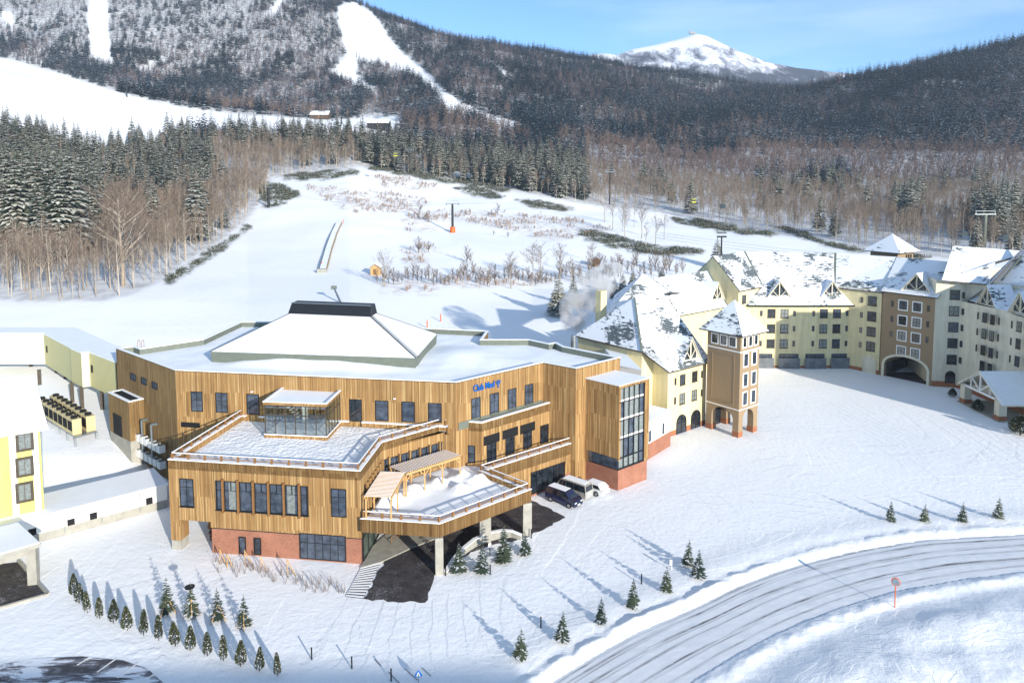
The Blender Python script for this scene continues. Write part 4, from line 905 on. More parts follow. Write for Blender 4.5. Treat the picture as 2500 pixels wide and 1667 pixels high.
# --- front hipped wing
H1 = thing('hotel_wing', 'cream hotel wing with patchy snow on its hipped roof, right behind the timber building', 'building', (28, 118, 0))
O1, ax, rr = V3(20.4, 113.7), V3(.777, .63), V3(-.63, .777); ax.normalize(); rr.normalize()
L1 = lambda a, r, z: O1 + ax * a + rr * r + V3(0, 0, z)
ze = 13.9
b = MB()
main_xy = [L1(0, 0, 0), L1(12.6, 0, 0), L1(12.6, 14.4, 0), L1(0, 14.4, 0)]; b.prism(main_xy, -1, ze, 0, top=False)
bay = [L1(2.6, -3.1, 0), L1(12.4, -3.1, 0), L1(12.4, 0.02, 0), L1(2.6, .02, 0)]; b.prism(bay, -1, 11, 0, top=False)
b.poly([L1(2.6, -3.1, 11), L1(2.6, 0.02, 11), L1(2.6, 0.02, ze)]); b.poly([L1(12.4, .02, 11), L1(12.4, -3.1, 11), L1(12.4, 0.02, ze)])
b.poly([L1(12.6, 0, ze), L1(12.6, 14.4, ze), L1(12.6, 7.2, ze + 6.6)])
b.build('wall', 'cream', H1)
b = MB(); zr1 = 20.6
A_, B_ = L1(6.2, 7.2, zr1), L1(13.6, 7.2, zr1)
roofpoly(b, [L1(-.4, -.3, ze - .2), L1(2.3, -.3, ze - .2), L1(2.3, -3.6, 10.65), L1(13.2, -3.6, 10.65), B_, A_]); roofpoly(b, [L1(-.4, -.3, ze - .2), A_, L1(-.4, 14.8, ze - .2)]); roofpoly(b, [A_, B_, L1(13.6, 14.8, ze - .2), L1(-.4, 14.8, ze - .2)])
b.build('roof', ['roof_patchy', 'frame_brown'], H1)
b = MB(); b.beam(A_ + V3(0, 0, .05), L1(-.4, -.3, ze - .1), .3, .12); b.build('hip_flashing', 'grey_green_metal', H1)
WH1 = Wall(L1(2.6, -3.1, 0), L1(12.4, -3.1, 0))
b = MB(); WH1.rect(b, -.02, WH1.L + .02, -.5, .85, -.1, .03); b.build('plinth', 'terracotta', H1)
grid_windows(WH1, H1, [3.6, 6.7], [8.7, 5.6], 1.35, 1.7, sill=True); grid_windows(WH1, H1, [1.8, 8.6], [8.7, 5.6], .4, 1.15, cols=1, rows=(), gl=('glass_dark',))
arch_window(WH1, 3.5, .0, 2.4, 3.0, H1); arch_window(WH1, 7.2, .0, 2.4, 3.0, H1)
dormer(Wall(L1(2.6, -2.6, 0), L1(12.4, -2.6, 0)), 5.9, 11.5, 4.4, H1, h=3.6)
b = MB(); p = L1(.4, 9.5, 0); b.box((G(1465, 760, 17).x, 128.5, 17.2), (1.5, 1.3, 7.5), .68); b.build('chimney', 'cream', H1)
# --- second hipped wing behind it
H2 = thing('hotel_wing', 'cream hotel wing with a snow-white roof, between the front wing and the curved wing', 'building', (38, 148, 0))
O2 = V3(31.5, 143.5); L2 = lambda a, r, z: O2 + ax * a + rr * r + V3(0, 0, z)
b = MB(); b.prism([L2(0, 0, 0), L2(20, 0, 0), L2(20, 11, 0), L2(0, 11, 0)], -1, ze, 0, top=False); b.poly([L2(20, 0, ze), L2(20, 11, ze), L2(20, 5.5, ze + 6)])
b.prism([L2(-9, -1, 0), L2(0, -1, 0), L2(0, 11, 0), L2(-9, 11, 0)], -1, 11.5, 0, top=False); b.build('wall', 'cream', H2)
b = MB(); A_, B_ = L2(1.0, 5.5, 20.4), L2(20.8, 5.5, 20.4)
roofpoly(b, [L2(-4, -.6, ze - .4), L2(20.8, -.6, ze - .4), B_, A_]); roofpoly(b, [A_, B_, L2(20.8, 11.6, ze - .4), L2(-4, 11.6, ze - .4)]); b.build('roof', ['roof_light', 'frame_brown'], H2)
b = MB(); ap = D(1570, 668, 137.5); 
bs = [D(1480, 770, 129), D(1634, 712, 135), D(1662, 715, 150), D(1500, 720, 150)]
roofpoly(b, [ap, bs[0], bs[1]]); roofpoly(b, [ap, bs[1], bs[2]]); roofpoly(b, [ap, bs[3], bs[0]]); b.build('hipped_roof', ['roof_light', 'frame_brown'], H2)
dormer(Wall(L2(0, .6, 0), L2(20, .6, 0)), 15.2, 15.2, 4.4, H2, h=3.6)
# --- square clock-tower-like corner tower with arches
T1 = thing('stair_tower', 'tan square tower with snowy pyramid roof and arches at its foot', 'tower', (35.5, 118, 0))
C0 = G(1802, 1069); axt = V3(.785, .619); rrt = V3(-.619, .785); LT = lambda a, r, z: C0 + axt * a + rrt * r + V3(0, 0, z); WTn, WTd = 5.1, 6.2
def pillar_shell(b, z0, z1, s=1.35):
    for a0 in (0, WTn - s):
        for q0 in (0, WTd - s): b.prism([LT(a0, q0, 0), LT(a0 + s, q0, 0), LT(a0 + s, q0 + s, 0), LT(a0, q0 + s, 0)], z0, z1)
b = MB(); b.prism([LT(0, 0, 0), LT(WTn, 0, 0), LT(WTn, WTd, 0), LT(0, WTd, 0)], 4.4, 16.7, 0); pillar_shell(b, .9, 4.4, 1.1)
WTr = Wall(LT(0, 0, 0), LT(WTn, 0, 0)); WTl = Wall(LT(0, WTd, 0), LT(0, 0, 0)); WTb = Wall(LT(WTn, 0, 0), LT(WTn, WTd, 0)); WTk = Wall(LT(0, WTd, 0), LT(WTn, WTd, 0))
def arch_fill(b, W, z0, z1, s, th, sg=-1):
    L_ = W.L; r = (L_ - 2 * s) / 2; c = L_ / 2; n = 12
    for i in range(n):
        a0, a1 = math.pi * i / n, math.pi * (i + 1) / n; h = z1 - z0 - .25
        p0, p1 = (c - r * math.cos(a0), z0 + h * math.sin(a0)), (c - r * math.cos(a1), z0 + h * math.sin(a1))
        for off in (0, sg * th): q = [W.P(p0[0], p0[1], off), W.P(p1[0], p1[1], off), W.P(p1[0], z1, off), W.P(p0[0], z1, off)]; b.poly(q if off == 0 else q[::-1])
        b.poly([W.P(p0[0], p0[1], 0), W.P(p0[0], p0[1], sg * th), W.P(p1[0], p1[1], sg * th), W.P(p1[0], p1[1], 0)])
for W in (WTr, WTl): arch_fill(b, W, 2.7, 4.4, 1.1, .5)
b.build('wall', 'tan', T1)
b = MB(); pillar_shell(b, -.5, .9, 1.16); b.build('plinth', 'terracotta', T1)
b = MB()
for W in (WTr, WTl): W.rect(b, -.06, W.L + .06, 4.35, 4.5, -.1, .07); W.rect(b, -.05, W.L + .05, 13.55, 13.75, -.1, .06)
b.build('string_course', 'white_trim', T1)
b = MB(); WTl.rect(b, 1.0, 1.06, 5.3, 12.8, -.02, .05); WTl.rect(b, WTl.L - 1.06, WTl.L - 1, 5.3, 12.8, -.02, .05); WTl.rect(b, 1.0, WTl.L - 1, 5.2, 5.3, -.02, .1); WTl.rect(b, 1.0, WTl.L - 1, 12.8, 12.86, -.02, .05); b.build('panel_moulding', 'tan', T1)
b = MB(); e_ = 1.0; ap = (LT(WTn / 2, WTd / 2, 21.3)); cs = [LT(-e_, -e_, 16.45), LT(WTn + e_, -e_, 16.45), LT(WTn + e_, WTd + e_, 16.45), LT(-e_, WTd + e_, 16.45)]
for i in range(4): roofpoly(b, [cs[i], cs[(i + 1) % 4], ap], .2)
b.build('pyramid_roof', ['roof_light', 'frame_brown'], T1); b = MB(); b.tube(ap - V3(0, 0, .1), ap + V3(0, 0, 1.1), .05, .02, 6); b.build('finial', 'steel', T1)
for q in (WTl.L * .23, WTl.L * .5, WTl.L * .77): window(WTl, q - .5, q + .5, 14.4, 15.75, T1, gl='glass_dark', surround='white_trim')
for q in (WTr.L * .2, WTr.L * .5, WTr.L * .8): window(WTr, q - .36, q + .36, 14.4, 15.85, T1, gl='glass_dark', surround='white_trim')
for z in (11.2, 8.0, 5.9 - .9): 
    for q in (WTr.L * .29, WTr.L * .73): window(WTr, q - .5, q + .5, z + .1, z + 2.0, T1, cols=2, rows=(.5,), gl='glass_mid', surround='white_trim')
window(WTk, .3, WTk.L - .3, 0, 3.2, T1, cols=4, gl='glass_dark', proud=.1, name='door')
# --- small white annex
AN = thing('annex', 'small white annex with brick base between the glazed stair block and the cream wing', 'building', (20, 104, 0))
a0, a1 = G(1560, 1135), G(1636, 1088); Wn = Wall(a0, a1); b = MB(); pr = [Wn.P(0, 0, 0), Wn.P(Wn.L, 0, 0), Wn.P(Wn.L, 0, -9), Wn.P(0, 0, -9)]
b.prism(pr, 2.3, 5.6, 0, top=False); b.poly([(p.x, p.y, 5.35) for p in pr]); b.build('wall', 'white_trim', AN); b = MB(); b.prism(inset([(p.x, p.y) for p in pr], -.03), -.5, 2.3); b.build('brick_base', 'brick', AN)
b = MB(); b.prism(inset([(p.x, p.y) for p in pr], -.06), 5.6, 5.66, 0); b.prism(inset([(p.x, p.y) for p in pr], .3), 5.35, 5.67, 0); b.build('snow_cap', 'snow', AN)
for x in (2135, 2230): 
    q = Wn.px(*r2px(x + 28, 1040))[0]; window(Wn, q - .32, q + .32, 2.6, 4.2, AN, gl='glass_mid', surround='white_trim')
b = MB(); k0, k1 = G(1512, 893, 12.4), G(1566, 905, 12.4); b.prism([k0, k1, k1 + V3(-1, 12, 0), k0 + V3(-1, 12, 0)], 5, 12.4, 0); b.build('link_block', 'white_trim', AN); b = MB(); b.prism([k0 + V3(-.1, -.1), k1 + V3(.1, -.1), k1 + V3(-1, 12, 0), k0 + V3(-1, 12, 0)], 12.41, 12.55, 0); b.build('snow_cap', 'snow', AN)
b = MB(); p = G(1401, 848, 15.2); b.tube((p.x, p.y + .6, 13), (p.x, p.y + .6, 17.0), .42, .42, 14); tag(b.build('flue_pipe', 'steel'), 'steel flue pipe rising behind the flat roof near the cream wing', 'flue')
# --- curved far wing
H3 = thing('hotel_wing', 'long cream hotel wing with streaky snowy roof and glazed ground floor behind the courtyard', 'building', (65, 160, 0))
EV = [V3(47.1, 151.7), V3(53.9, 157.8), V3(69.2, 156.8), V3(76, 149.9)]; RG = [V3(43.5, 158.5), V3(53.2, 167.9), V3(72.5, 164.4), V3(82.2, 156.5)]; zE, zR = 17.6, 23.8
EVx = [V3(*p) for p in ((47.1, 151.7), (53.9, 157.8), (69.2, 156.8), (76, 149.9))]
bk = [V3(p.x * 2 - e.x, p.y * 2 - e.y) for p, e in zip(RG, EV)]
b = MB(); foot = EV + bk[::-1]; b.prism(foot, -1, zE, 0, top=False); b.poly([V3(EV[0].x, EV[0].y, zE), V3(RG[0].x, RG[0].y, zR - .1), V3(bk[0].x, bk[0].y, zE)])
BY = [V3(50.0, 154.6), V3(61.4, 154.3), V3(72.2, 154.6)]
b.prism([BY[0], BY[1], BY[2], V3(71, 157), V3(53, 158.2)], -1, 14.2, 0, top=False)
b.build('wall', 'cream', H3)
b = MB(); z3 = lambda p, z: V3(p.x, p.y, z)
def lerp3(a, c, f): return a.lerp(c, f)
for i in range(3):
    roofpoly(b, [z3(EV[i], zE - .1) + V3(.1, -.5, -.2), z3(EV[i + 1], zE - .1) + V3(.1, -.5, -.2), z3(RG[i + 1], zR), z3(RG[i], zR)], .25, 0 if i < 2 else 2)
    roofpoly(b, [z3(RG[i], zR), z3(RG[i + 1], zR), z3(bk[i + 1], zE - .2), z3(bk[i], zE - .2)])
roofpoly(b, [z3(EV[1], zE - .28) + V3(.2, -.45, 0), z3(BY[0], 13.9) + V3(-1.2, -.8, 0), z3(BY[1], 13.9) + V3(0, -.8, 0), z3(BY[2], 13.9) + V3(1.4, -.8, 0), z3(EV[2], zE - .28) + V3(-.2, -.45, 0)])
b.build('roof', ['roof_patchy', 'frame_brown', 'roof_light'], H3)
b = MB(); b.beam(z3(RG[1], zR + .06), z3(EV[1], zE + .02), .45, .1); b.beam(z3(RG[2], zR + .06), z3(EV[2], zE + .02), .45, .1); b.build('roof_flashing', 'grey_green_metal', H3)
b = MB()
for i in range(2): b.beam(z3(BY[i], 13.75) + V3(-1.1 if i == 0 else 0, -.85, 0), z3(BY[i + 1], 13.75) + V3(1.2 if i else 0, -.85, 0), .15, .3)
b.build('fascia', 'dark_green', H3)
WL, WR = Wall(BY[0], BY[1]), Wall(BY[1], BY[2]); WM = Wall(EV[0], EV[1]); WN = Wall(EV[2], EV[3])
def qs(W, *us): return [W.px(1700 + u / 3.92, 800)[0] for u in us]
zz_ = [WL.px(1875, v)[1] for v in (725 / 3.92 + 580, 870 / 3.92 + 580, 1013 / 3.92 + 580)]
grid_windows(WL, H3, qs(WL, 715, 840), zz_, 1.65, 1.85, sill=True); grid_windows(WL, H3, qs(WL, 618, 935), zz_, .5, 1.15, cols=1, rows=(), gl=('glass_mid',))
grid_windows(WR, H3, qs(WR, 1215, 1340), zz_, 1.65, 1.85, sill=True); grid_windows(WR, H3, qs(WR, 1118, 1437), zz_, .5, 1.15, cols=1, rows=(), gl=('glass_mid',))
z4 = [WN.px(2126, v / 3.92 + 580)[1] for v in (605, 752, 898, 1040)]
grid_windows(WN, H3, qs(WN, 1675), z4, 1.75, 1.95, sill=True); grid_windows(WN, H3, qs(WN, 1575), z4, .5, 1.15, cols=1, rows=(), gl=('glass_curtain',))
grid_windows(WM, H3, [WM.px(1817, 700)[0]], [WM.px(1817, 731)[1]], 1.5, 1.9)
for W, (a, c) in ((WL, (598, 735)), (WL, (800, 985)), (WR, (1053, 1235)), (WR, (1303, 1483))):
    q0, q1 = qs(W, a, c); o = window(W, q0, q1, .1, 3.3, H3, cols=4, rows=(.78,), gl='glass_mid', name='shop_window'); m = MB(); W.rect(m, q0 - .25, q1 + .25, .05, 2.5, .45, .5); m.build('glass_screen', 'glass_grey', o)
b = MB()
for W in (WL, WR): W.rect(b, 0, W.L, -.5, .75, -.1, .03)
WN.rect(b, 0, WN.L, -.5, .9, -.1, .04); b.build('plinth', 'terracotta', H3)
arch_window(WN, qs(WN, 1660)[0], 0, 2.2, 3.2, H3, gl='cream_pale', fr='cream_pale', ring='cream_pale', name='blind_arch')
WLd = Wall(BY[0] + V3(0, 1.2), BY[1] + V3(0, 1.2)); WRd = Wall(BY[1] + V3(0, 1.2), BY[2] + V3(0, 1.2))
dormer(WLd, qs(WLd, 780)[0], 15.1, 5.2, H3, h=3.6); dormer(WRd, qs(WRd, 1280)[0], 15.1, 5.2, H3, h=3.6)
for u in (935, 1080):
    p = D(1700 + u / 3.92, 580 + 520 / 3.92, 157.6); b = MB(); b.box(p, (.9, .9, .25), 0); b.build('roof_vent', 'grey_green_metal', H3)
# --- tan gatehouse
H4 = thing('gatehouse', 'tan hotel section with white-framed windows over a wide arched passage', 'building', (79, 146, 0))
ga, gb = V3(76, 149.6), V3(82.2, 141.6); WG_ = Wall(ga, gb); dn = -WG_.n
b = MB(); hz_ = 4.9; 
b.prism([ga, gb, gb + dn * 12, ga + dn * 12], 5.0, 18.0, 0, top=False); s_ = .9
for q0, q1 in ((0, s_), (WG_.L - s_, WG_.L)): b.prism([WG_.P(q0, 0, 0), WG_.P(q1, 0, 0), WG_.P(q1, 0, -12), WG_.P(q0, 0, -12)], -.5, 5.0)
arch_fill(b, WG_, 2.6, 5.0, s_, 12.0); b.build('wall', 'tan', H4)
b = MB(); r = (WG_.L - 2 * s_) / 2; c = WG_.L / 2
for i in range(16):
    a0, a1 = math.pi * i / 16, math.pi * (i + 1) / 16
    P_ = lambda a, k, kk: WG_.P(c - (r + k) * math.cos(a), 2.6 + (2.15 + k) * math.sin(a), kk)
    b.hexa([P_(a0, 0, 0), P_(a1, 0, 0), P_(a1, .5, 0), P_(a0, .5, 0)][::-1], [P_(a0, 0, .12), P_(a1, 0, .12), P_(a1, .5, .12), P_(a0, .5, .12)][::-1])
for q0, q1 in ((s_ - .5, s_), (WG_.L - s_, WG_.L - s_ + .5)): WG_.rect(b, q0, q1, -.3, 2.6, -.05, .12)
b.build('arch_surround', 'cream_pale', H4)
b = MB(); b.prism([WG_.P(-1, 0, -12.2), WG_.P(WG_.L + 1, 0, -12.2), WG_.P(WG_.L + 1, 0, -12.6), WG_.P(-1, 0, -12.6)], 0, 5, 0); b.build('passage_shade_back', 'glass_dark', H4); b = MB(); b.prism([WG_.P(1, 0, -.5), WG_.P(WG_.L - 1, 0, -.5), WG_.P(WG_.L - 1, 0, -12), WG_.P(1, 0, -12)], -.2, .1); b.poly([WG_.P(s_ + .02, .1, -1), WG_.P(s_ + .02, .1, -12), WG_.P(s_ + .02, 4.6, -12), WG_.P(s_ + .02, 4.6, -1)]); b.poly([WG_.P(WG_.L - s_ - .02, .1, -1), WG_.P(WG_.L - s_ - .02, .1, -12), WG_.P(WG_.L - s_ - .02, 4.6, -12), WG_.P(WG_.L - s_ - .02, 4.6, -1)]); b.build('passage_shade_lining', 'asphalt', H4)  # dark floor, side sheets and back pane stand in for the passage's shade
qs4 = [WG_.px(1700 + u / 3.92, 700)[0] for u in (1988, 2124)]; zs4 = [WG_.px(1700 + 1988 / 3.92, 580 + v / 3.92)[1] for v in (648, 796, 942, 1090)]
grid_windows(WG_, H4, qs4, zs4, 1.5, 1.75, surround='white_trim'); qs5 = [WG_.px(1700 + u / 3.92, 700)[0] for u in (1885, 2232)]
grid_windows(WG_, H4, qs5, zs4[:3], .45, 1.15, cols=1, rows=(), gl=('glass_mid',), surround=None)
b = MB(); E0, E1 = z3(ga, 17.6) + WG_.n * .5, z3(gb, 17.6) + WG_.n * .5 + WG_.d * .6; R0_, R1_ = z3(ga + dn * 8.5, zR) + WG_.d * 1.5, z3(gb + dn * 8.5, zR) + WG_.d * 2
roofpoly(b, [E0 - WG_.d * .1, E1, R1_, V3(82.2, 156.5, zR)]); roofpoly(b, [V3(82.2, 156.5, zR), R1_, R1_ + dn * 8 - V3(0, 0, 6), V3(85, 163, 17.6)])
b.build('roof', ['roof_light', 'frame_brown'], H4); dormer(Wall(ga + dn * .8, gb + dn * .8), WG_.L * .62, 18.3, 5.4, H4, h=3.4)
# --- tower behind the ridge
T2 = thing('roof_tower', 'small tan tower with a pyramid roof rising behind the gatehouse ridge', 'tower', (86, 168, 0))
ct = D(2176, 640, 168.5); b = MB(); aw = 3.2; an = R(33); b.box((ct.x, ct.y, 11.7), (6.4, 6.4, 25), an); b.build('wall', 'tan', T2)
zt2 = zat((0, 168.5), 612); b = MB(); cs = [V3(ct.x + 4.3 * math.sqrt(2) * math.cos(an + R(45 + 90 * i)), ct.y + 4.3 * math.sqrt(2) * math.sin(an + R(45 + 90 * i)), zt2) for i in range(4)]; ap = V3(ct.x, ct.y, zat((0, 168.5), 571))
for i in range(4): roofpoly(b, [cs[i], cs[(i + 1) % 4], ap], .2)
b.build('pyramid_roof', ['roof_light', 'frame_brown'], T2)
Wt2 = Wall(V3(ct.x + 3.2 * math.sqrt(2) * math.cos(an + R(225)), ct.y + 3.2 * math.sqrt(2) * math.sin(an + R(225))), V3(ct.x + 3.2 * math.sqrt(2) * math.cos(an + R(-45)), ct.y + 3.2 * math.sqrt(2) * math.sin(an + R(-45))))
for q in (3.6, 4.5, 5.4): window(Wt2, q - .25, q + .25, 22.2, 23.3, T2, gl='glass_dark', surround=None)
# --- right wing
H5 = thing('hotel_wing', 'tall cream hotel wing at the right with snowy roof and entrance porch side', 'building', (88, 140, 0))
wa, wb, wc, wd = V3(82.2, 141.6), V3(86.6, 140.6), V3(88.9, 127.5), V3(89.6, 107)
b = MB(); b.prism([wa, wb, V3(88.0, 141), V3(96, 132), V3(110, 120), V3(110, 160), V3(86, 160)], -1, 21, 0, top=False); b.prism([wb, wc, wd, V3(105, 106), V3(105, 140)], -1, 17.0, 0, top=False); b.build('wall', 'cream_pale', H5)
b = MB(); rl0 = D(2327, 600, 148.4); rl1 = D(2520, 614, 144.0); ev0 = D(2299, 684, 140.3); ev1 = D(2415, 694, 138.2); rx = D(2700, 640, 134); 
roofpoly(b, [ev0, ev1, D(2430, 640, 141.5), rl1, rl0]); 
vy0, vy1 = D(2416, 695, 137.4), D(2504, 598, 143)
roofpoly(b, [D(2363, 733, 140.3), D(2480, 767, 130.0), D(2620, 806, 116.0), D(2900, 640, 118), vy1, vy0]); roofpoly(b, [V3(88.6, 124, 16.9), V3(89.2, 106, 16.9), V3(97.5, 106, 26), V3(97, 128, 26)]); roofpoly(b, [V3(105.5, 106, 16.9), V3(105.5, 132, 16.9), V3(97, 128, 26), V3(97.5, 106, 26)]); b.poly([V3(89.2, 106.1, 16.9), V3(105.5, 106.1, 16.9), V3(97.5, 106.1, 26)]); b.prism([V3(90, 102), V3(105, 102), V3(105, 108.5), V3(90, 108.5)], 0, 27.5, 1, mtop=0); b.build('roof', ['roof_light', 'frame_brown'], H5)  # includes an unseen tall end block, added to square off the courtyard shadow
b = MB(); b.beam(D(2445, 686, 136.9) + V3(0, 0, .1), D(2495, 628, 141) + V3(0, 0, .3), .35, .12); b.build('roof_flashing', 'grey_green_metal', H5)
W5a, W5b = Wall(wa, wb), Wall(wb, wd); q_ = W5a.px(2327, 800)[0]; z5 = [W5a.px(2327, 560 + v / 3.0155)[1] for v in (480, 600, 718, 836, 957)]
W5a2 = W5a
grid_windows(W5a, H5, [q_], z5, 1.75, 1.85, sill=True); grid_windows(W5b, H5, [.6], z5, .6, 1.2, cols=1, rows=(), gl=('glass_mid',))
def q3(W, x): return W.px(2050 + x / 3.0155, 850)[0]
q_l = [q3(W5b, x) for x in (1055, 1114)]; z6 = [W5b.px(2400, 560 + v / 3.0155)[1] for v in (645, 765, 888, 1005)]
ww_ = lambda x, h: abs(q3(W5b, x + h) - q3(W5b, x - h)); grid_windows(W5b, H5, q_l[:1], z6, ww_(1055, 15), 1.75, sill=True); grid_windows(W5b, H5, q_l[1:], z6, ww_(1114, 15), 1.75, sill=True); grid_windows(W5b, H5, [q3(W5b, 1006), q3(W5b, 1162)], z6[:3], ww_(1100, 4), 1.3, cols=1, rows=(), gl=('glass_dark',)); grid_windows(W5b, H5, [q3(W5b, 1312)], z6, ww_(1312, 17), 1.75, sill=True); grid_windows(W5b, H5, [q3(W5b, 1258)], z6, ww_(1258, 4), 1.3, cols=1, rows=(), gl=('glass_dark',))
b = MB(); W5a.rect(b, 0, W5a.L, -.5, 1.1, -.1, .04); W5b.rect(b, 0, W5b.L, -.5, 1.0, -.1, .04); b.build('plinth', 'terracotta', H5); arch_window(W5a, W5a.L * .72, .8, 1.7, 2.4, H5, ring='cream_pale')
W5d = Wall(wb + V3(1, 0), wd + V3(1, 0))
dormer(W5d, W5d.px(2413, 742)[0], 17.2, 4.6, H5, h=3.7); dormer(W5d, W5d.px(2494, 760)[0], 17.2, 4.6, H5, h=3.7)
# --- porch
PO = thing('entrance_porch', 'white gabled entrance porch with snowy roof in front of the right hotel wing', 'porch', (84, 129, 0))
pc = [G(2357, 984), G(2441, 1026)]; Wp = Wall(pc[0], pc[1]); pn = Wp.n; dpn = -pn * 9
for i, q in enumerate((0.0, Wp.L)):
    for dd in (0, -8.0):
        if dd and i == 0: continue
        p = Wp.P(q, 0, dd); b = MB(); b.box((p.x, p.y, 2.05), (1.3, 1.3, 3.1), Wp.ang); c_ = b.build('column', 'cream_pale', PO); b = MB(); b.box((p.x, p.y, .25), (1.42, 1.42, 1.3), Wp.ang); b.build('plinth', 'terracotta', c_)
b = MB(); z0, hh = 3.6, 3.6; A_, B_, C_ = Wp.P(-1.6, z0 - .5, .9), Wp.P(Wp.L / 2, z0 + hh, .9), Wp.P(Wp.L + 1.6, z0 - .5, .9); e_ = -Wp.n * 10.5
roofpoly(b, [A_, B_, B_ + e_, A_ + e_], .25); roofpoly(b, [B_, C_, C_ + e_, B_ + e_], .25); b.build('roof', ['snow', 'cream_pale'], PO)
b = MB(); o1, o2, o3 = Wp.P(-1.2, z0 - .1, .5), Wp.P(Wp.L / 2, z0 + hh - .35, .5), Wp.P(Wp.L + 1.2, z0 - .1, .5); b.beam(o1, o3, .3, .35); b.beam(o1, o2, .25, .3); b.beam(o3, o2, .25, .3); b.beam(Wp.P(Wp.L / 2, z0, .5), o2, .25, .25)
for s in (-1, 1): b.beam(Wp.P(Wp.L / 2, z0 + .1, .5), Wp.P(Wp.L / 2 + s * Wp.L * .25, z0 + hh * .48, .5), .2, .2); b.beam(Wp.P(Wp.L / 2 + s * Wp.L * .28, z0, .5), Wp.P(Wp.L / 2 + s * Wp.L * .28, z0 + hh * .42, .5), .18, .18)
b.build('gable_truss', 'white_trim', PO); b = MB(); b.prism([Wp.P(-1, 0, 1), Wp.P(Wp.L + 1, 0, 1), Wp.P(Wp.L + 1, 0, -6), Wp.P(-1, 0, -6)], -.2, .18); b.build('porch_floor', 'concrete', PO)

# ---------------------------------------------------------------- left side buildings
YB = thing('yellow_hotel_block', 'pale yellow hotel block with three stacked windows and steep snowy roof at the left edge', 'building', (-58, 88, 0))
e1 = G(108, 1240, 3.2); W1 = Wall(e1 - V3(.828, .56) * 18, e1); zt = zat(e1, 1046); b = MB()
yd = V3(-.62, .785) * 9; b.prism([W1.P(0, 0, 0), W1.P(W1.L, 0, 0), W1.P(W1.L, 0, 0) + yd, W1.P(0, 0, 0) + yd], -1, zt, 0, top=False); b.build('wall', 'yellow_wall', YB)
b = MB(); za_ = zat(e1, 1050); q0, z0 = W1.px(117, 1040); a_ = W1.P(q0, z0, .6); b_ = W1.P(0, z0 + .05, .6); c_ = D(83, 915, a_.y + 6.5); d_ = c_ - V3(.828, .56) * 18
roofpoly(b, [b_, a_, c_, d_], .25); b.build('roof', ['snow', 'white_trim'], YB)
b = MB()
for x in (70, 190): 
    q = W1.px((x) / 2.178, 1120)[0]; W1.rect(b, q - .32, q + .32, 0, zt - .3, -.02, .08); b2 = MB(); W1.rect(b2, q - .3, q + .3, 0, zt - .3, -.02, .08); b2.build('white_pilaster', 'white_trim', YB)
for y0, y1 in ((603, 690), (738, 825), (872, 960)): winpx(W1, 36.5, 780 + y0 / 2.178, 84, 780 + y1 / 2.178, YB, cols=2, gl='glass_curtain', fr='frame_brown', t=.3)
CO = thing('low_corridor', 'low white corridor building with a concrete base and snowy flat roof on the left', 'building', (-48, 88, 0))
l0, l1 = G(60, 1333), G(409, 1238); W2 = Wall(V3(*(l0 - (l1 - l0) * .35)[:2]), l1); dpth = 6.2; b = MB()
sh4 = [W2.P(0, 0, 0), W2.P(W2.L, 0, 0), W2.P(W2.L, 0, -dpth), W2.P(0, 0, -dpth)]; b.prism(sh4, 1.0, 2.9, 0, top=False); b.build('wall', 'white_trim', CO); b = MB(); b.prism(inset([(p.x, p.y) for p in sh4], -.04), -1, 1.0, 0); b.build('concrete_base', 'concrete', CO)
b = MB(); b.prism(inset([(p.x, p.y) for p in sh4], -.15), 2.9, 3.08, 0); b.build('roof_snow', 'snow', CO)
for x, y in ((378, 1078), (497, 1044), (794, 963), (172, 1130)):
    q, z = W2.px(x / 2.178, 780 + y / 2.178); window(W2, q - .38, q + .38, z - .42, z + .42, CO, gl='mat_dark', t=.05, proud=.03)
b = MB()
for x in (340, 540, 745): q = W2.px(x / 2.178, 1250)[0]; W2.rect(b, q - .04, q + .04, .3, 2.8, 0, .1)
b.build('downpipe', 'steel', CO)
CP = thing('concrete_canopy', 'flat concrete canopy with snow on top and dark paving under it, lower left corner', 'canopy', (-50, 74, 0))
zc = 4.3; k = [G(0, 1287, zc), G(46, 1276, zc), G(100, 1326, zc), G(0, 1355, zc)]; k[0] = k[1] + (k[0] - k[1]) * 3; k[3] = k[2] + (k[3] - k[2]) * 3
b = MB(); b.prism(k, zc - .35, zc); sl_ = b.build('roof_slab', 'concrete', CP); b = MB(); b.prism(inset([(p.x, p.y) for p in k], .1), zc, zc + .14); b.build('snow', 'snow', sl_)
b = MB(); kk = inset([(p.x, p.y) for p in k], .8); b.beam((*kk[2], zc - .75), (*kk[3], zc - .75), .5, .8); b.beam((*kk[1], zc - .75), (*kk[2], zc - .75), .5, .8); b.build('beam', 'concrete', CP)
b = MB(); p = G(83, 1424); b.box((p.x, p.y, 1.7), (.85, .8, 4.4), .25); b.build('column', 'concrete', CP)
flat('canopy_floor', [G(-200, 1400), G(48, 1372), G(117, 1452), G(0, 1487), G(-200, 1540)], 'asphalt', .06); b = MB()
a_, c_ = G(117, 1453), G(-200, 1542); b.beam((a_.x, a_.y, .1), (c_.x, c_.y, .1), .3, .3); a2 = G(44, 1370); b.beam((a_.x, a_.y, .1), (a2.x, a2.y, .1), .25, .3); tag(b.build('kerb', 'concrete'), kind='structure')
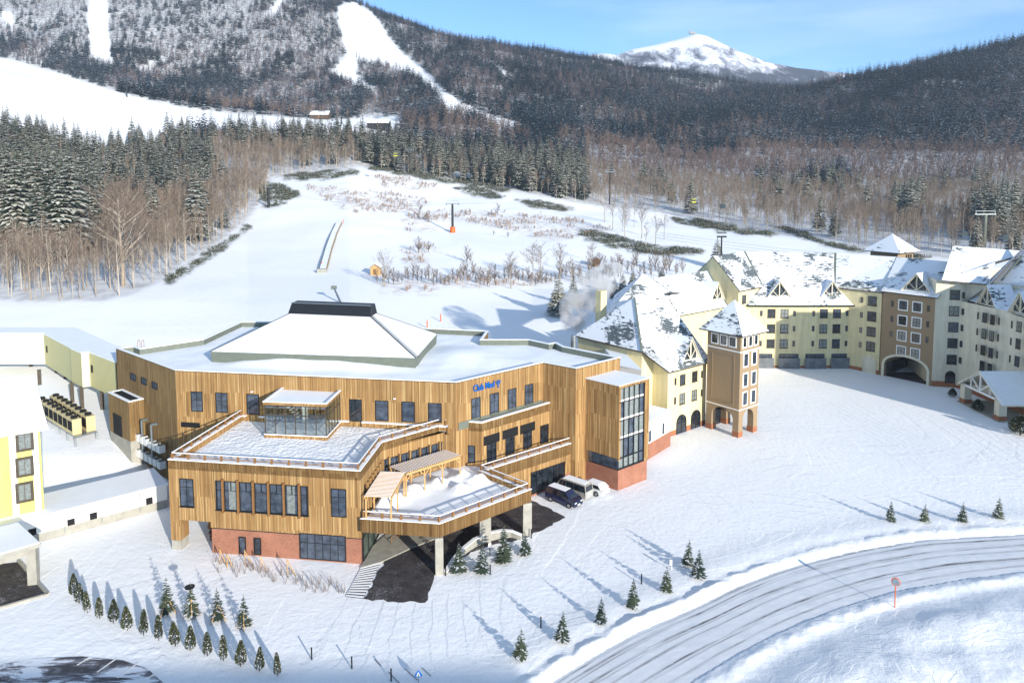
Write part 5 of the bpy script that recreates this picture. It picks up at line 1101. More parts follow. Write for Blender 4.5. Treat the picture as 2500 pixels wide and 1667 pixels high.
# elevated corridor on posts
BR = thing('elevated_corridor', 'raised greenish corrugated corridor on dark posts leading to the timber building', 'corridor', (-75, 120, 5))
def corrugated():
    t = NT('corrugated', .6, .3); uv = t.n('UVMap'); sep = t.n('SeparateXYZ'); t.l(uv.outputs[0], sep.inputs[0]); f = t.math('FRACT', t.math('DIVIDE', sep.outputs[0], .42)); g_ = t.math('LESS_THAN', f, .25)
    t.base(t.mix(g_, hexc('d8cf98'), hexc('7f774c'))); t.bump(f, .4, .03)
corrugated(); zh, zl = 12.8, 7.3
def wseg(u0, v0, u1, v1, z=zh): return G(u0, v0, z), G(u1, v1, z)
s0, s1 = G(106.5, 815.8, zh), G(170, 851, zh); s2, s3 = G(198, 863, zh), G(217, 861, zh); s4 = G(282.4, 886, zh); s_l = s0 + V3(-40, 0.3); s_b = G(170, 850, zh)
line = [s_l, s0, G(169, 849, zh), G(172, 852, zh), s2, s3, s4]
b = MB()
for i, (p, q) in enumerate(zip(line[:-1], line[1:])): b.poly([(p.x, p.y, zl), (q.x, q.y, zl), (q.x, q.y, zh), (p.x, p.y, zh)], 0 if i in (0, 4) else 1)
backl = [p + V3(2.6, 5.2) for p in (s4, s2, s0)] + [s_l + V3(0, 5)]
b.poly([(p.x, p.y, zl) for p in line + backl][::-1], 1); 
for p, q in zip(backl[:-1], backl[1:]): b.poly([(p.x, p.y, zl), (q.x, q.y, zl), (q.x, q.y, zh), (p.x, p.y, zh)], 1)
b.build('wall', ['cream_pale', 'corrugated'], BR); b = MB(); b.prism([p for p in line + backl], zh, zh + .2, 0); b.build('roof_snow', 'snow', BR)
b = MB()
for x, y in ((250, 158), (490, 262)):
    W = Wall(s0, G(169, 849, zh)) if x == 250 else Wall(s3, s4); q, z = W.px(x / 2.178, 780 + y / 2.178); window(W, q - .3, q + .3, z - .6, z + .6, BR, gl='mat_dark', t=.05)
for x, yb in ((168, 295), (213, 368), (305, 320), (350, 345), (386, 440), (438, 468), (545, 470), (600, 495)):
    u = x / 2.178; v = 780 + yb / 2.178; p = G(u, v, 3.9); b = MB(); b.box((p.x, p.y, (zl + 3) / 2), (.55, .55, zl - 3), .5); b.build('post', 'frame_brown', BR)
# rows of cooling units on a platform
plain('ac_panel', 'c9b98c', .6, nscale=2, var=.1)
CU = thing('cooling_plant', 'two rows of beige cooling units on a raised platform beside the elevated corridor', 'cooling unit', (-68, 108, 3))
def acrow(pa, pb, n_, z0, h, w_d):
    d = (pb - pa); L_ = d.length; d.normalize(); an = math.atan2(d.y, d.x)
    for i in range(n_):
        c = pa + d * (L_ * (i + .5) / n_); b = MB(); b.box((c.x, c.y, z0 + h / 2), (L_ / n_ - .06, w_d, h), an); u_ = b.build('unit', 'ac_panel', CU)
        b = MB(); nn = V3(d.y, -d.x); p = c + nn * (w_d / 2 + .02); b.box((p.x, p.y, z0 + h * .55), (L_ / n_ - .35, .05, h * .62), an); b.build('grille', 'mat_dark', u_)
        b = MB(); b.tube((c.x, c.y, z0 + h), (c.x, c.y, z0 + h + .3), .45, .45, 12); b.build('fan', 'mat_dark', u_)
acrow(G(98, 986, 5.2), G(188, 1040, 5.2), 8, 4.0, 2.2, 1.2); acrow(G(132, 978, 5.2), G(222, 1032, 5.2), 8, 4.0, 2.2, 1.2)
b = MB(); pf = [G(95, 1010, 4.0), G(184, 1066, 4.0), G(236, 1052, 4.0), G(140, 990, 4.0)]; b.prism(pf, 3.75, 4.0)
for p, q in ((pf[0], pf[1]), (pf[3], pf[2])):
    for i in range(6): c = p.lerp(q, i / 5); b.box((c.x, c.y, 3.1), (.3, .3, 1.5), .6)
b.build('platform', 'steel', CU)

# ---------------------------------------------------------------- trees
def tree_mat(name, c1, c2, c3=None, rough=.85):
    t = NT(name, rough, .15); oi = t.n('ObjectInfo'); r = t.ramp(oi.outputs['Random'], [(0, hexc(c1)), (.5, hexc(c2)), (1, hexc(c3 or c1))])
    n1 = t.noise(t.coord('Object'), 2.5, 3); t.base(t.mix(.7, r, t.ramp(n1, [(.3, (.6, .6, .6)), (.7, (1.3, 1.3, 1.3))]), 'MULTIPLY'))
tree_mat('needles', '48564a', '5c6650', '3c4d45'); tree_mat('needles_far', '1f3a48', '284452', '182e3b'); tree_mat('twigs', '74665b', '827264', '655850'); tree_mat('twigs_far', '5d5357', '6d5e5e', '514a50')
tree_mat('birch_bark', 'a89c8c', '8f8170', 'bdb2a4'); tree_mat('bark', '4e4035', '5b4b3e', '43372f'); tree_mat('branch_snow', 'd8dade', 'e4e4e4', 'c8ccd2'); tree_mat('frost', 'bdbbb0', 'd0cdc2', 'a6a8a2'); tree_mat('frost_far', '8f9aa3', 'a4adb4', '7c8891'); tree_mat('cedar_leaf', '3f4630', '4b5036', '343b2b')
def mesh_from(name, vt, fs, ms, mats):
    m = bpy.data.meshes.new(name); m.from_pydata(vt, [], fs); m.polygons.foreach_set('material_index', ms)
    for k in mats: m.materials.append(M[k])
    m.update(); return m
def fir_crown(h, seed, layers=16, per=8, rad=.19, snow=.5, blades=3, low=.1, mats=('needles', 'branch_snow'), droop=.28, ragged=.25):
    rn = random.Random(seed); vt = []; fs = []; ms = []
    def tri(a, b, c, m): i = len(vt); vt.extend((a, b, c)); fs.append((i, i + 1, i + 2)); ms.append(m)
    for i in range(layers):
        f = i / (layers - 1); z = h * (low + (.96 - low) * f ** .92); L_ = h * rad * ((1 - f) ** .85 + .06); n = max(4, int(per * (1 - .45 * f))); a0 = rn.random() * 6.28
        for k in range(n):
            a = a0 + 6.283 * k / n + rn.uniform(-.25, .25); l = L_ * rn.uniform(1 - ragged, 1 + ragged * .7); zz = z + rn.uniform(-.5, .5) * h / layers * .8; dr = droop * rn.uniform(.6, 1.3)
            if rn.random() < .05: continue
            ca, sa = math.cos(a), math.sin(a)
            P = lambda r, s, dz=0: (ca * r - sa * s, sa * r + ca * s, zz - dr * r * (r / max(l, .01)) * .9 + dz)
            for q in range(blades):
                s = 0 if blades == 1 else (q / (blades - 1) - .5) * 1.5; e = l * (1 - .28 * abs(s)); w_ = l * (.34 if blades == 1 else .17)
                tri(P(l * .06, 0, .02), P(e * .62, s * e * .45 - w_, -.02), P(e, s * e * .62), 0); tri(P(l * .06, 0, .02), P(e, s * e * .62), P(e * .62, s * e * .45 + w_, -.02), 0)
                if rn.random() < snow: j = h * .006 + .03; tri(P(l * .25, s * .1 * l, j), P(e * .66, s * e * .45 - w_ * .95, j), P(e * .97, s * e * .6, j)
, 1); tri(P(l * .25, s * .1 * l, j), P(e * .97, s * e * .6, j), P(e * .66, s * e * .45 + w_ * .95, j), 1)
    tri((-.05 * h * .2, 0, h * .9), (.05 * h * .2, 0, h * .9), (0, 0, h), 0); tri((0, -.01 * h, h * .9), (0, .01 * h, h * .9), (0, 0, h), 0)
    return mesh_from('crown', vt, fs, ms, mats)
def trunk_mesh(h, r, mat, seed=0, bend=.02, top=.96, n=6, segs=5):
    rn = random.Random(seed); b = []; vt = []; fs = []; x = y = 0
    for i in range(segs + 1):
        f = i / segs; rr_ = r * (1 - .85 * f); 
        for k in range(n): a = 6.283 * k / n; vt.append((x + rr_ * math.cos(a), y + rr_ * math.sin(a), h * top * f - (.8 if i == 0 else 0)))
        x += rn.uniform(-bend, bend) * h; y += rn.uniform(-bend, bend) * h
    for i in range(segs):
        for k in range(n): j = (k + 1) % n; fs.append((i * n + k, i * n + j, (i + 1) * n + j, (i + 1) * n + k))
    return mesh_from('trunk', vt, fs, [0] * len(fs), (mat,))
def bare_crown(h, seed, limbs=16, twigs=7, spread=.3, start=.35, mats=('birch_bark', 'twigs'), wid=.06, up=.8, sub=3, snow=0):
    rn = random.Random(seed); vt = []; fs = []; ms = []
    def blade(p, q, w0, m, w1=0):
        d = Vector(q) - Vector(p); s = d.cross(Vector((rn.uniform(-1, 1), rn.uniform(-1, 1), rn.uniform(-.3, .3)))); s = s.normalized() * w0 / 2 if s.length > 1e-6 else Vector((w0 / 2, 0, 0)); i = len(vt)
        if w1: vt.extend((tuple(Vector(p) - s), tuple(Vector(p) + s), tuple(Vector(q) + s * w1), tuple(Vector(q) - s * w1))); fs.append((i, i + 1, i + 2, i + 3))
        else: vt.extend((tuple(Vector(p) - s), tuple(Vector(p) + s), tuple(q))); fs.append((i, i + 1, i + 2))
        ms.append(m)
    for i in range(limbs):
        f = start + (.95 - start) * (i + rn.random()) / limbs; a = rn.random() * 6.283; l = h * spread * (1.15 - f) * rn.uniform(.7, 1.3) + h * .05; ca, sa = math.cos(a), math.sin(a)
        p0 = Vector((0, 0, h * f)); d = Vector((ca, sa, up * rn.uniform(.7, 1.5))).normalized(); p1 = p0 + d * l * .6; d2 = (d + Vector((0, 0, .35))).normalized(); p2 = p1 + d2 * l * .5
        blade(p0, p1, wid * 1.9 * (1.2 - f), 0, .6); blade(p0, p1, wid * 1.9 * (1.2 - f), 0, .6); blade(p1, p2, wid * 1.1 * (1.2 - f), 0)
        for t_ in range(twigs):
            g = rn.uniform(.2, 1); b0 = p0.lerp(p1, g / .6) if g < .6 else p1.lerp(p2, (g - .6) / .4); dd = (d2 + Vector((rn.uniform(-.8, .8), rn.uniform(-.8, .8), rn.uniform(-.1, .7)))).normalized(); b1 = b0 + dd * l * rn.uniform(.25, .5)
            blade(b0, b1, wid * .75, 1)
            for _ in range(sub):
                c0_ = b0.lerp(b1, rn.uniform(.2, .9)); blade(c0_, c0_ + (dd + Vector((rn.uniform(-.8, .8), rn.uniform(-.8, .8), rn.uniform(-.2, .6)))).normalized() * l * .24, wid * .55, 1)
            if snow and rn.random() < snow: blade(b0 + Vector((0, 0, .04)), b1 + Vector((0, 0, .04)), wid * .9, 2)
    return mesh_from('crown', vt, fs, ms, mats)
FIRS = [(fir_crown(20, 11 + i, layers=20 + i, per=9, rad=.205 + .015 * (i % 3), snow=.72 + .13 * (i % 3), mats=('needles', 'frost')), trunk_mesh(20, .28, 'bark', i, .003)) for i in range(5)]
BARES = [(bare_crown(17, 31 + i, limbs=20 + 2 * i, spread=.26 + .04 * (i % 3), start=.3 + .06 * (i % 3), mats=('birch_bark', 'twigs'), wid=.085, up=1.2 + .3 * (i % 2)), trunk_mesh(17, .17 + .03 * (i % 2), 'birch_bark', i + 9, .012)) for i in range(6)]
def jgrid(x0, x1, y0, y1, s, seed):
    r = np.random.default_rng(seed); X, Y = np.meshgrid(np.arange(x0, x1, s), np.arange(y0, y1, s)); X = X + r.uniform(-.5, .5, X.shape) * s; Y = Y + r.uniform(-.5, .5, Y.shape) * s; return X.ravel(), Y.ravel()
def woods(s, y0, y1, seed, tmax=.82):
    x, y = jgrid(-tmax * y1, tmax * y1, y0, y1, s, seed); k = np.abs(x / y) < tmax; x, y = x[k], y[k]; z = ground_z(x, y); u, v = uv_of(x, y, z); k = wooded(u, v, y); return x[k], y[k], z[k], u[k], v[k]
def nz2(x, y, s, o): return np.array([noise.noise(Vector((a / s, b / s, o))) for a, b in zip(x, y)])
def firp(u, v, x, y):
    n1 = nz2(x, y, 38, 5.5); dE = np.interp(u, E_U, E_V) - v
    p = np.full(u.shape, .5)
    p = np.where(u < 250, np.where(v > 635, .06, .93), p)
    p = np.where((u >= 250) & (u < 520), np.where(v > 500, .1, .85), p)
    p = np.where((u >= 520) & (u < 870), np.where(v > 378, .05, .6), p)
    p = np.where((u >= 870) & (u < 1430), np.where(dE < 4, .25, np.where(dE < 75, .9, .75)), p)
    p = np.where((u >= 1430), np.where(v > 352 + (u - 1430) * .02, .03, .8), p)
    for (cu, cv, ru, rv) in ((1700, 372, 110, 18), (2020, 440, 55, 28), (1850, 445, 20, 20), (2210, 520, 30, 35), (2420, 560, 60, 40)): p = np.where(((u - cu) / ru) ** 2 + ((v - cv) / rv) ** 2 < 1, .7, p)
    far = y > 560
    m = np.clip(.55 + 1.6 * n1 + .7 * nz2(x, y, 130, 2), .05, .97); m = np.where(u > 1250, np.where(v < 335, np.clip(.9 + .9 * nz2(x, y, 90, 7.7), .5, .98), np.clip(m + .2, 0, .9)), np.clip(m + .1, 0, 1)); m = np.where((u < 850) & (v < 120), m - .12, m)
    return np.where(far & (v < 352), m, p)
def place(x, y, z, s, r, kind, protos, name, label, cat, group):
    for i in range(len(x)):
        o = thing(name, label, cat, (x[i], y[i], z[i]), group); o.rotation_euler = (0, 0, r[i]); o.scale = (s[i], s[i], s[i]); cr_, tr_ = protos[kind[i]]
        for nm, me_ in (('trunk', tr_), ('crown', cr_)): c = bpy.data.objects.new(nm, me_); col.objects.link(c); c.parent = o
def scatter(name, x, y, z, s, r, kind, protos, sz=None):
    """one object made of many like plants: points with an instance each"""
    cl = bpy.data.collections.new(name + '_plants')
    for i, (c_, t_) in enumerate(protos):
        if t_ is None: m = c_
        else:
            vt = [tuple(v.co) for v in c_.vertices]; n0 = len(vt); fs = [tuple(p.vertices) for p in c_.polygons]; ms = [p.material_index for p in c_.polygons]; vt += [tuple(v.co) for v in t_.vertices]; fs += [tuple(k + n0 for k in p.vertices) for p in t_.polygons]
            ms += [len(c_.materials)] * len(t_.polygons); m = bpy.data.meshes.new('tree'); m.from_pydata(vt, [], fs); m.polygons.foreach_set('material_index', ms)
            for q in list(c_.materials) + [t_.materials[0]]: m.materials.append(q)
        cl.objects.link(bpy.data.objects.new('tree_%02d' % i, m))
    me = bpy.data.meshes.new(name); me.vertices.add(len(x)); me.vertices.foreach_set('co', np.stack([x, y, z], -1).ravel())
    a = me.attributes.new('sc', 'FLOAT_VECTOR', 'POINT'); s3 = np.stack([s, s, s if sz is None else sz], -1); a.data.foreach_set('vector', s3.ravel().astype(np.float32))
    a = me.attributes.new('rot', 'FLOAT_VECTOR', 'POINT'); a.data.foreach_set('vector', np.stack([0 * r, 0 * r, r], -1).ravel().astype(np.float32)); a = me.attributes.new('kind_index', 'INT', 'POINT'); a.data.foreach_set('value', kind.astype(np.int32)); me.update()
    o = bpy.data.objects.new(name, me); col.objects.link(o); tag(o, kind='stuff')
    g = bpy.data.node_groups.new(name, 'GeometryNodeTree'); g.interface.new_socket('Geometry', in_out='INPUT', socket_type='NodeSocketGeometry'); g.interface.new_socket('Geometry', in_out='OUTPUT', socket_type='NodeSocketGeometry')
    N = g.nodes.new; gi, go = N('NodeGroupInput'), N('NodeGroupOutput'); ip = N('GeometryNodeInstanceOnPoints'); ci = N('GeometryNodeCollectionInfo'); ci.inputs['Collection'].default_value = cl; ci.inputs['Separate Children'].default_value = True; ci.inputs['Reset Children'].default_value = True
    mtp = N('GeometryNodeMeshToPoints'); g.links.new(gi.outputs[0], mtp.inputs[0])
    def na(nm, ty): q = N('GeometryNodeInputNamedAttribute'); q.data_type = ty; q.inputs[0].default_value = nm; return q.outputs['Attribute']
    g.links.new(mtp.outputs[0], ip.inputs['Points']); g.links.new(ci.outputs[0], ip.inputs['Instance']); ip.inputs['Pick Instance'].default_value = True
    g.links.new(na('kind_index', 'INT'), ip.inputs['Instance Index']); g.links.new(na('rot', 'FLOAT_VECTOR'), ip.inputs['Rotation']); g.links.new(na('sc', 'FLOAT_VECTOR'), ip.inputs['Scale']); g.links.new(ip.outputs[0], go.inputs[0])
    md = o.modifiers.new('plants', 'NODES'); md.node_group = g; return o
# near woods
x, y, z, u, v = woods(4.0, 150, 560, 3); keep = (u > -260) & (u < 2760); x, y, z, u, v = [a[keep] for a in (x, y, z, u, v)]
r_ = np.random.default_rng(5); isf = r_.random(len(x)) < firp(u, v, x, y); thin = r_.random(len(x)) < np.where(isf, np.where(u < 560, .24, .34), np.where(u > 1430, np.where(v < 480, .95, .62), .95)) * np.where(nz2(x, y, 22, 9) < -.38, .35, 1); 
x, y, z, u, v, isf = [a[thin] for a in (x, y, z, u, v, isf)]
rot = r_.uniform(0, 6.28, len(x)); sc_f = r_.uniform(.6, 1.35, len(x)) ** 1.0; sc_b = r_.uniform(.5, .95, len(x)) * np.where(u > 1430, .85, 1); sc_all = np.where(isf, sc_f, sc_b) * np.where(isf & (u < 560) & (y < 300), 1.4, 1.0) * np.where(y > 380, .88, 1.0)
vis = (u > -30) & (u < 2530); vis[:] &= True
# the largest in the picture become trees of their own
for fir in (True, False):
    id_ = np.where((isf == fir))[0]; sz_ = sc_all[id_] / y[id_] * vis[id_]
    # hidden behind the hotel roofs: leave out of the individual ones
    hid = (u[id_] > 1650) & (v[id_] > np.interp(u[id_], [1650, 1850, 2100, 2230, 2330], [560, 575, 615, 640, 640])); sz_ = np.where(hid, 0, sz_); o_ = np.argsort(-sz_); top, rest = id_[o_[:298]], id_[o_[298:]]
    dEg = np.interp(u, E_U, E_V) - v; lf = top[u[top] < 1250]; rt = top[u[top] >= 1250]
    P_ = FIRS if fir else BARES
    for grp, side in ((lf, 'left of the ski slope'), (rt, 'on the right, behind the hotel')):
        for part_, cond in (('at its front edge near the left picture edge', (dEg < 60) & (u < 200)), ('at its front edge beside the open snow', (dEg < 60) & (u >= 200)), ('deep inside, towards the left picture edge', (dEg >= 60) & (u < 200)), ('deep inside, below the snowfield', (dEg >= 60) & (u >= 200))):
          g2 = grp[cond[grp]]
          place(x[g2], y[g2], z[g2], sc_all[g2], rot[g2], r_.integers(0, len(P_), len(g2)), P_, 'fir_tree' if fir else 'birch_tree', ('snowy fir in the ' if fir else 'bare birch in the ') + ('right-hand wood' if side[0] == 'o' else 'left-hand wood') + ', ' + (part_ if side[0] == 'l' else ('at its near edge' if 'front' in part_ else 'farther in')), 'tree', ('firs in the wood ' if fir else 'bare birches in the wood ') + side)
    scatter('fir_wood' if fir else 'birch_wood', x[rest], y[rest], z[rest], sc_all[rest], rot[rest], r_.integers(0, len(P_), len(rest)), P_)
# far forest
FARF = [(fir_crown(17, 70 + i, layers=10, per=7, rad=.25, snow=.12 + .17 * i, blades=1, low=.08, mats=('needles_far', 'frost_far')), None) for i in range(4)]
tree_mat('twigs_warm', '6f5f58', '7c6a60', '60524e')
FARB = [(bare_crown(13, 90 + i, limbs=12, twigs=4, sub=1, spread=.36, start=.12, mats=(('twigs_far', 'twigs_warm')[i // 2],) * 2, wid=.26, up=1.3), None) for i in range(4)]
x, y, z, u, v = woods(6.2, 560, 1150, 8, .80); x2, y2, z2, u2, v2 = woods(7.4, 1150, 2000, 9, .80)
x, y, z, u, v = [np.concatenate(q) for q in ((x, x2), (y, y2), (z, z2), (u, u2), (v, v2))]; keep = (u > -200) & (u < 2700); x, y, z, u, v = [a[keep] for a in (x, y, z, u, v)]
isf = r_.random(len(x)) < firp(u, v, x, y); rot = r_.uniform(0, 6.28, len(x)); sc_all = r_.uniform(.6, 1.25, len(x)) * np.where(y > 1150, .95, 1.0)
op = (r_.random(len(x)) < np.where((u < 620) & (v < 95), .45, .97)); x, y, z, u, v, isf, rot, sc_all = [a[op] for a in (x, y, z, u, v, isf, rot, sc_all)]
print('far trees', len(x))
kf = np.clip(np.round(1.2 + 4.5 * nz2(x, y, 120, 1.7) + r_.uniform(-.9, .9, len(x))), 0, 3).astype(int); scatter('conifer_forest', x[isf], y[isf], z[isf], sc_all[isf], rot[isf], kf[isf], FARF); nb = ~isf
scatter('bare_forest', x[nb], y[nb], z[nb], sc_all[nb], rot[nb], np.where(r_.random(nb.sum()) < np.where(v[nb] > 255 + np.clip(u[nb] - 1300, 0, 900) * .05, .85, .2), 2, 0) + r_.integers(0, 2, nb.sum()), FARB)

# planted trees in the foreground
CED = []
def cedar_mesh(h, seed):
    rn = random.Random(seed); vt = []; fs = []; ms = []
    for i in range(1500):
        f = rn.random() ** .8; zz = .12 * h + f * h * .88; R_ = h * .165 * math.sin(math.pi * min(1, (1 - f) * .62 + .02)) ** .8 * (1 if f > .08 else .75 + f * 3) * (1 + .12 * math.sin(5 * f + seed)); a = rn.random() * 6.283; q = R_ * rn.uniform(.7, 1.08)
        c = Vector((math.cos(a) * q, math.sin(a) * q, zz)); d = Vector((math.cos(a + rn.uniform(-.8, .8)), math.sin(a + rn.uniform(-.8, .8)), rn.uniform(.5, 1.6))).normalized() * h * .05; s = d.cross(Vector((rn.uniform(-1, 1), rn.uniform(-1, 1), .2))).normalized() * h * .018
        k = len(vt); vt.extend((tuple(c - s - d * .4), tuple(c + s - d * .4), tuple(c + d))); fs.append((k, k + 1, k + 2)); ms.append(1 if rn.random() < .07 else 0)
    for i in range(26):
        f = rn.random(); zz = .15 * h + f * h * .7; a = rn.random() * 6.283; q = h * .165 * math.sin(math.pi * min(1, (1 - f) * .62 + .02)) ** .8 * 1.03; c = Vector((math.cos(a) * q, math.sin(a) * q, zz)); r0 = h * rn.uniform(.012, .03)
        k = len(vt); t1 = Vector((-math.sin(a), math.cos(a), 0)); vt.extend((tuple(c - t1 * r0), tuple(c + t1 * r0 * .8), tuple(c + t1 * r0 * .4 + Vector((0, 0, r0 * 1.3))), tuple(c - t1 * r0 * .6 + Vector((0, 0, r0 * 1.1))))); fs.append((k, k + 1, k + 2, k + 3)); ms.append(1)
    return mesh_from('crown', vt, fs, ms, ('cedar_leaf', 'branch_snow'))
CED = [(cedar_mesh(2.5, i), trunk_mesh(1.0, .05, 'bark', i)) for i in range(4)]
SMF = [(fir_crown(3.2, 120 + i, layers=13, per=8, rad=.235, snow=.2, blades=3, low=.1, droop=.1, ragged=.35), trunk_mesh(3.2, .045, 'bark', i, .002)) for i in range(4)]
def stand(pb, top_v, proto, h0, name, label, cat, group, zr_=None, wide=1.0):
    g = G(*pb); g.z = gz(g.x, g.y); h = zat(g, top_v) - g.z; s = h / h0; o = thing(name, label, cat, g, group); o.rotation_euler = (random.uniform(-.05, .05), random.uniform(-.05, .05), random.random() * 6.28); o.scale = (s * wide, s * wide, s)
    for nm, me_ in (('trunk', proto[1]), ('crown', proto[0])): c = bpy.data.objects.new(nm, me_); col.objects.link(c); c.parent = o
    return o
ORD = ['first', 'second', 'third', 'fourth', 'fifth', 'sixth', 'seventh', 'eighth', 'ninth', 'tenth', 'eleventh', 'twelfth', 'thirteenth', 'fourteenth', 'fifteenth']
ced = [(530, 750, 592), (570, 800, 657), (628, 868, 712), (715, 910, 757), (815, 942, 778), (915, 992, 828), (1030, 1030, 850), (1140, 1068, 890), (1260, 1108, 932), (1367, 1138, 965), (1490, 1178, 1007), (1605, 1213, 1032), (1727, 1252, 1075), (1862, 1287, 1120), (1993, 1320, 1157)]
for i, (a, b_, c) in enumerate(ced):
    lab = 'cone-shaped cedar in the curved row, %s from the left' % ORD[i] if i < 14 else 'clipped cone-shaped cedar at the right end of the curved row on snow'
    stand((a / 2.94, 1200 + b_ / 2.94), 1200 + c / 2.94, CED[i % 4], 2.5, 'cedar_shrub', lab, 'shrub', 'cone-shaped cedars in a curved row', wide=random.uniform(.85, 1.2))
sm = [((1205 / 2.94, 1200 + 872 / 2.94), 1200 + 612 / 2.94, 'leftmost of the four'), ((1375 / 2.94, 1200 + 895 / 2.94), 1200 + 645 / 2.94, 'second from left of the four'), ((1567 / 2.94, 1200 + 928 / 2.94), 1200 + 690 / 2.94, 'third from left of the four'), ((1750 / 2.94, 1200 + 978 / 2.94), 1200 + 738 / 2.94, 'rightmost of the four')]
for i, (p, t_, w_l) in enumerate(sm):
    stand(p, t_, SMF[i], 3.2, 'young_fir', 'staked young fir before the brick facade, %s' % w_l, 'tree', 'young firs above the cedar row')
    g = G(*p); b = MB()
    for k in range(3): a = k * 2.1 + i; q = (g.x + .75 * math.cos(a), g.y + .75 * math.sin(a), 0); b.beam(q, (g.x, g.y, 1.7), .05, .05)
    tag(b.build('stake_tripod', 'timber'), 'wooden stakes propping a young fir, %s above the cedars' % w_l, 'stakes', 'stakes of the young firs')
rf_ = [(127, 782, 640, 'at the lower end, nearest the bottom edge'), (310, 706, 560, 'second from the lower end'), (482, 627, 500, 'third from the lower end'), (625, 560, 415, 'fourth from the lower end'), (772, 488, 360, 'fifth from the lower end, by the bollard'), (912, 424, 290, 'sixth from the lower end'), (866, 366, 245, 'seventh, set back from the road'),
       (1760, 173, 72, 'leftmost of four by the far road bend'), (1910, 176, 85, 'second of four by the far road bend'), (2080, 179, 78, 'third of four by the far road bend'), (2237, 161, 55, 'rightmost of four by the far road bend')]
for i, (a, b_, c, w_l) in enumerate(rf_): stand((1200 + a / 1.809, 1180 + b_ / 1.809), 1180 + c / 1.809, SMF[i % 4], 3.2, 'young_fir', 'young fir on the road verge, ' + w_l, 'tree', 'young firs along the road', wide=random.uniform(1.0, 1.25))
for i, (a, b_, c, w_l) in enumerate(((1100, 1272, 985, 'nearest the front column'), (1300, 1277, 1000, 'second from the front column'), (1500, 1178, 855, 'the tallest, by the curved wall'), (1688, 1110, 888, 'at the right end beside the back column'))): stand(r4px(a, b_), r4px(a, c)[1], SMF[(i + 1) % 4], 3.2, 'young_fir', 'young fir beside the canopy, ' + w_l, 'tree', 'young firs beside the canopy', wide=1.15)
# taller firs and shrubs behind the buildings
def on_ground(u, v, y0=120, y1=700):
    """walk along the line of sight of a photograph point until it meets the ground"""
    ys = np.linspace(y0, y1, 2500); d = ray(u, v); xs = ys / d.y * d.x; zs = CAMZ + ys / d.y * d.z; g = ground_z(xs, ys); k = np.argmax(zs < g) if np.any(zs < g) else len(ys) - 1
    return V3(xs[k], ys[k], float(g[k]))
def stand2(u, v, tv, proto, h0, name, label, cat, group, wide=1.0):
    g = on_ground(u, v); h = zat(g, tv) - g.z; s = h / h0; o = thing(name, label, cat, g, group); o.rotation_euler = (0, 0, random.random() * 6.28); o.scale = (s * wide, s * wide, s)
    for nm, me_ in (('trunk', proto[1]), ('crown', proto[0])): c = bpy.data.objects.new(nm, me_); col.objects.link(c); c.parent = o
for u, v, tv, lab in ((1363, 770, 665, 'tall dark fir standing alone in the blue shade behind the flat roof'), (1400, 745, 668, 'dark fir right behind the lone fir near the steaming chimney'), (1750, 655, 577, 'broad fir beside the lift line behind the curved hotel wing'), (1616, 690, 648, 'small fir directly behind the snow-white hotel roof'), (1520, 720, 660, 'dark fir between the chimney and the shaded hipped roof'), (1545, 705, 655, 'fir just left of the shaded hipped roof peak'), (1500, 728, 672, 'fir half behind the steam near the chimney')):
    stand2(u, v, tv, FIRS[random.randrange(5)], 20, 'fir_tree', lab, 'tree', None, wide=1.35)
SHR = [(bare_crown(5, 140 + i, limbs=22, twigs=7, sub=2, spread=.42, start=.08, mats=('twigs', 'twigs'), wid=.07, up=1.5), trunk_mesh(5, .07, 'bark', i, .01, .7)) for i in range(4)]
TALLB = BARES
def shrub(u, v, h_px, i, label, group, proto=None, h0=5, wide=1.0, name='bare_shrub'):
    g = on_ground(u, v); s = (zat(g, v - h_px) - g.z) / h0; pr_ = proto or SHR[i % 4]; o = thing(name, label, 'shrub' if name == 'bare_shrub' else 'tree', g, group); o.rotation_euler = (0, 0, i * 1.7); o.scale = (s * wide, s * wide, s)
    for nm, me_ in (('trunk', pr_[1]), ('crown', pr_[0])): c = bpy.data.objects.new(nm, me_); col.objects.link(c); c.parent = o
rn = random.Random(3); k = 0
for i in range(62):
    u = 922 + i * 9.6 + rn.uniform(-3, 3); v = 690 + 6 * math.sin(i * .5) + rn.uniform(-6, 6) - (u - 922) * .01; hpx = rn.choice([22, 28, 34, 40, 30]); shrub(u, v, hpx, i, 'bare twiggy shrub in the hedge row below the ski slope', 'shrubs of the hedge row', wide=1.2)
for u, v, hp in ((938, 700, 85), (1170, 705, 40), (1130, 705, 50), (1195, 700, 55), (1247, 705, 85), (1300, 690, 95), (1318, 688, 90), (1367, 690, 90), (1395, 690, 60), (1440, 680, 80), (1447, 640, 50), (1415, 690, 45), (1160, 690, 40)): shrub(u, v, hp, int(u), 'taller bare birch sapling standing up from the hedge row', 'saplings in the hedge row', proto=BARES[int(u) % 6], h0=17, wide=1.5, name='birch_tree')
for u, v, hp, lab in ((1023, 535, 38, 'twiggy bush left of the lift pylon'), (1045, 540, 26, 'low bush close left of the lift pylon'), (1215, 525, 26, 'round bush right of the lift pylon'), (1200, 530, 18, 'low bush beside the round bush right of the pylon'), (1022, 618, 38, 'bush in the snow above the hut'), (1046, 616, 26, 'small bush right of the bush above the hut'), (1140, 640, 38, 'round bush in the middle of the open snow'), (1148, 642, 24, 'small bush beside the round one in open snow'), (1205, 575, 12, 'tiny bush on the open slope'), (1240, 580, 14, 'tiny bush right of the other tiny bush on the slope')): shrub(u, v, hp, int(u), lab, None, wide=1.5)
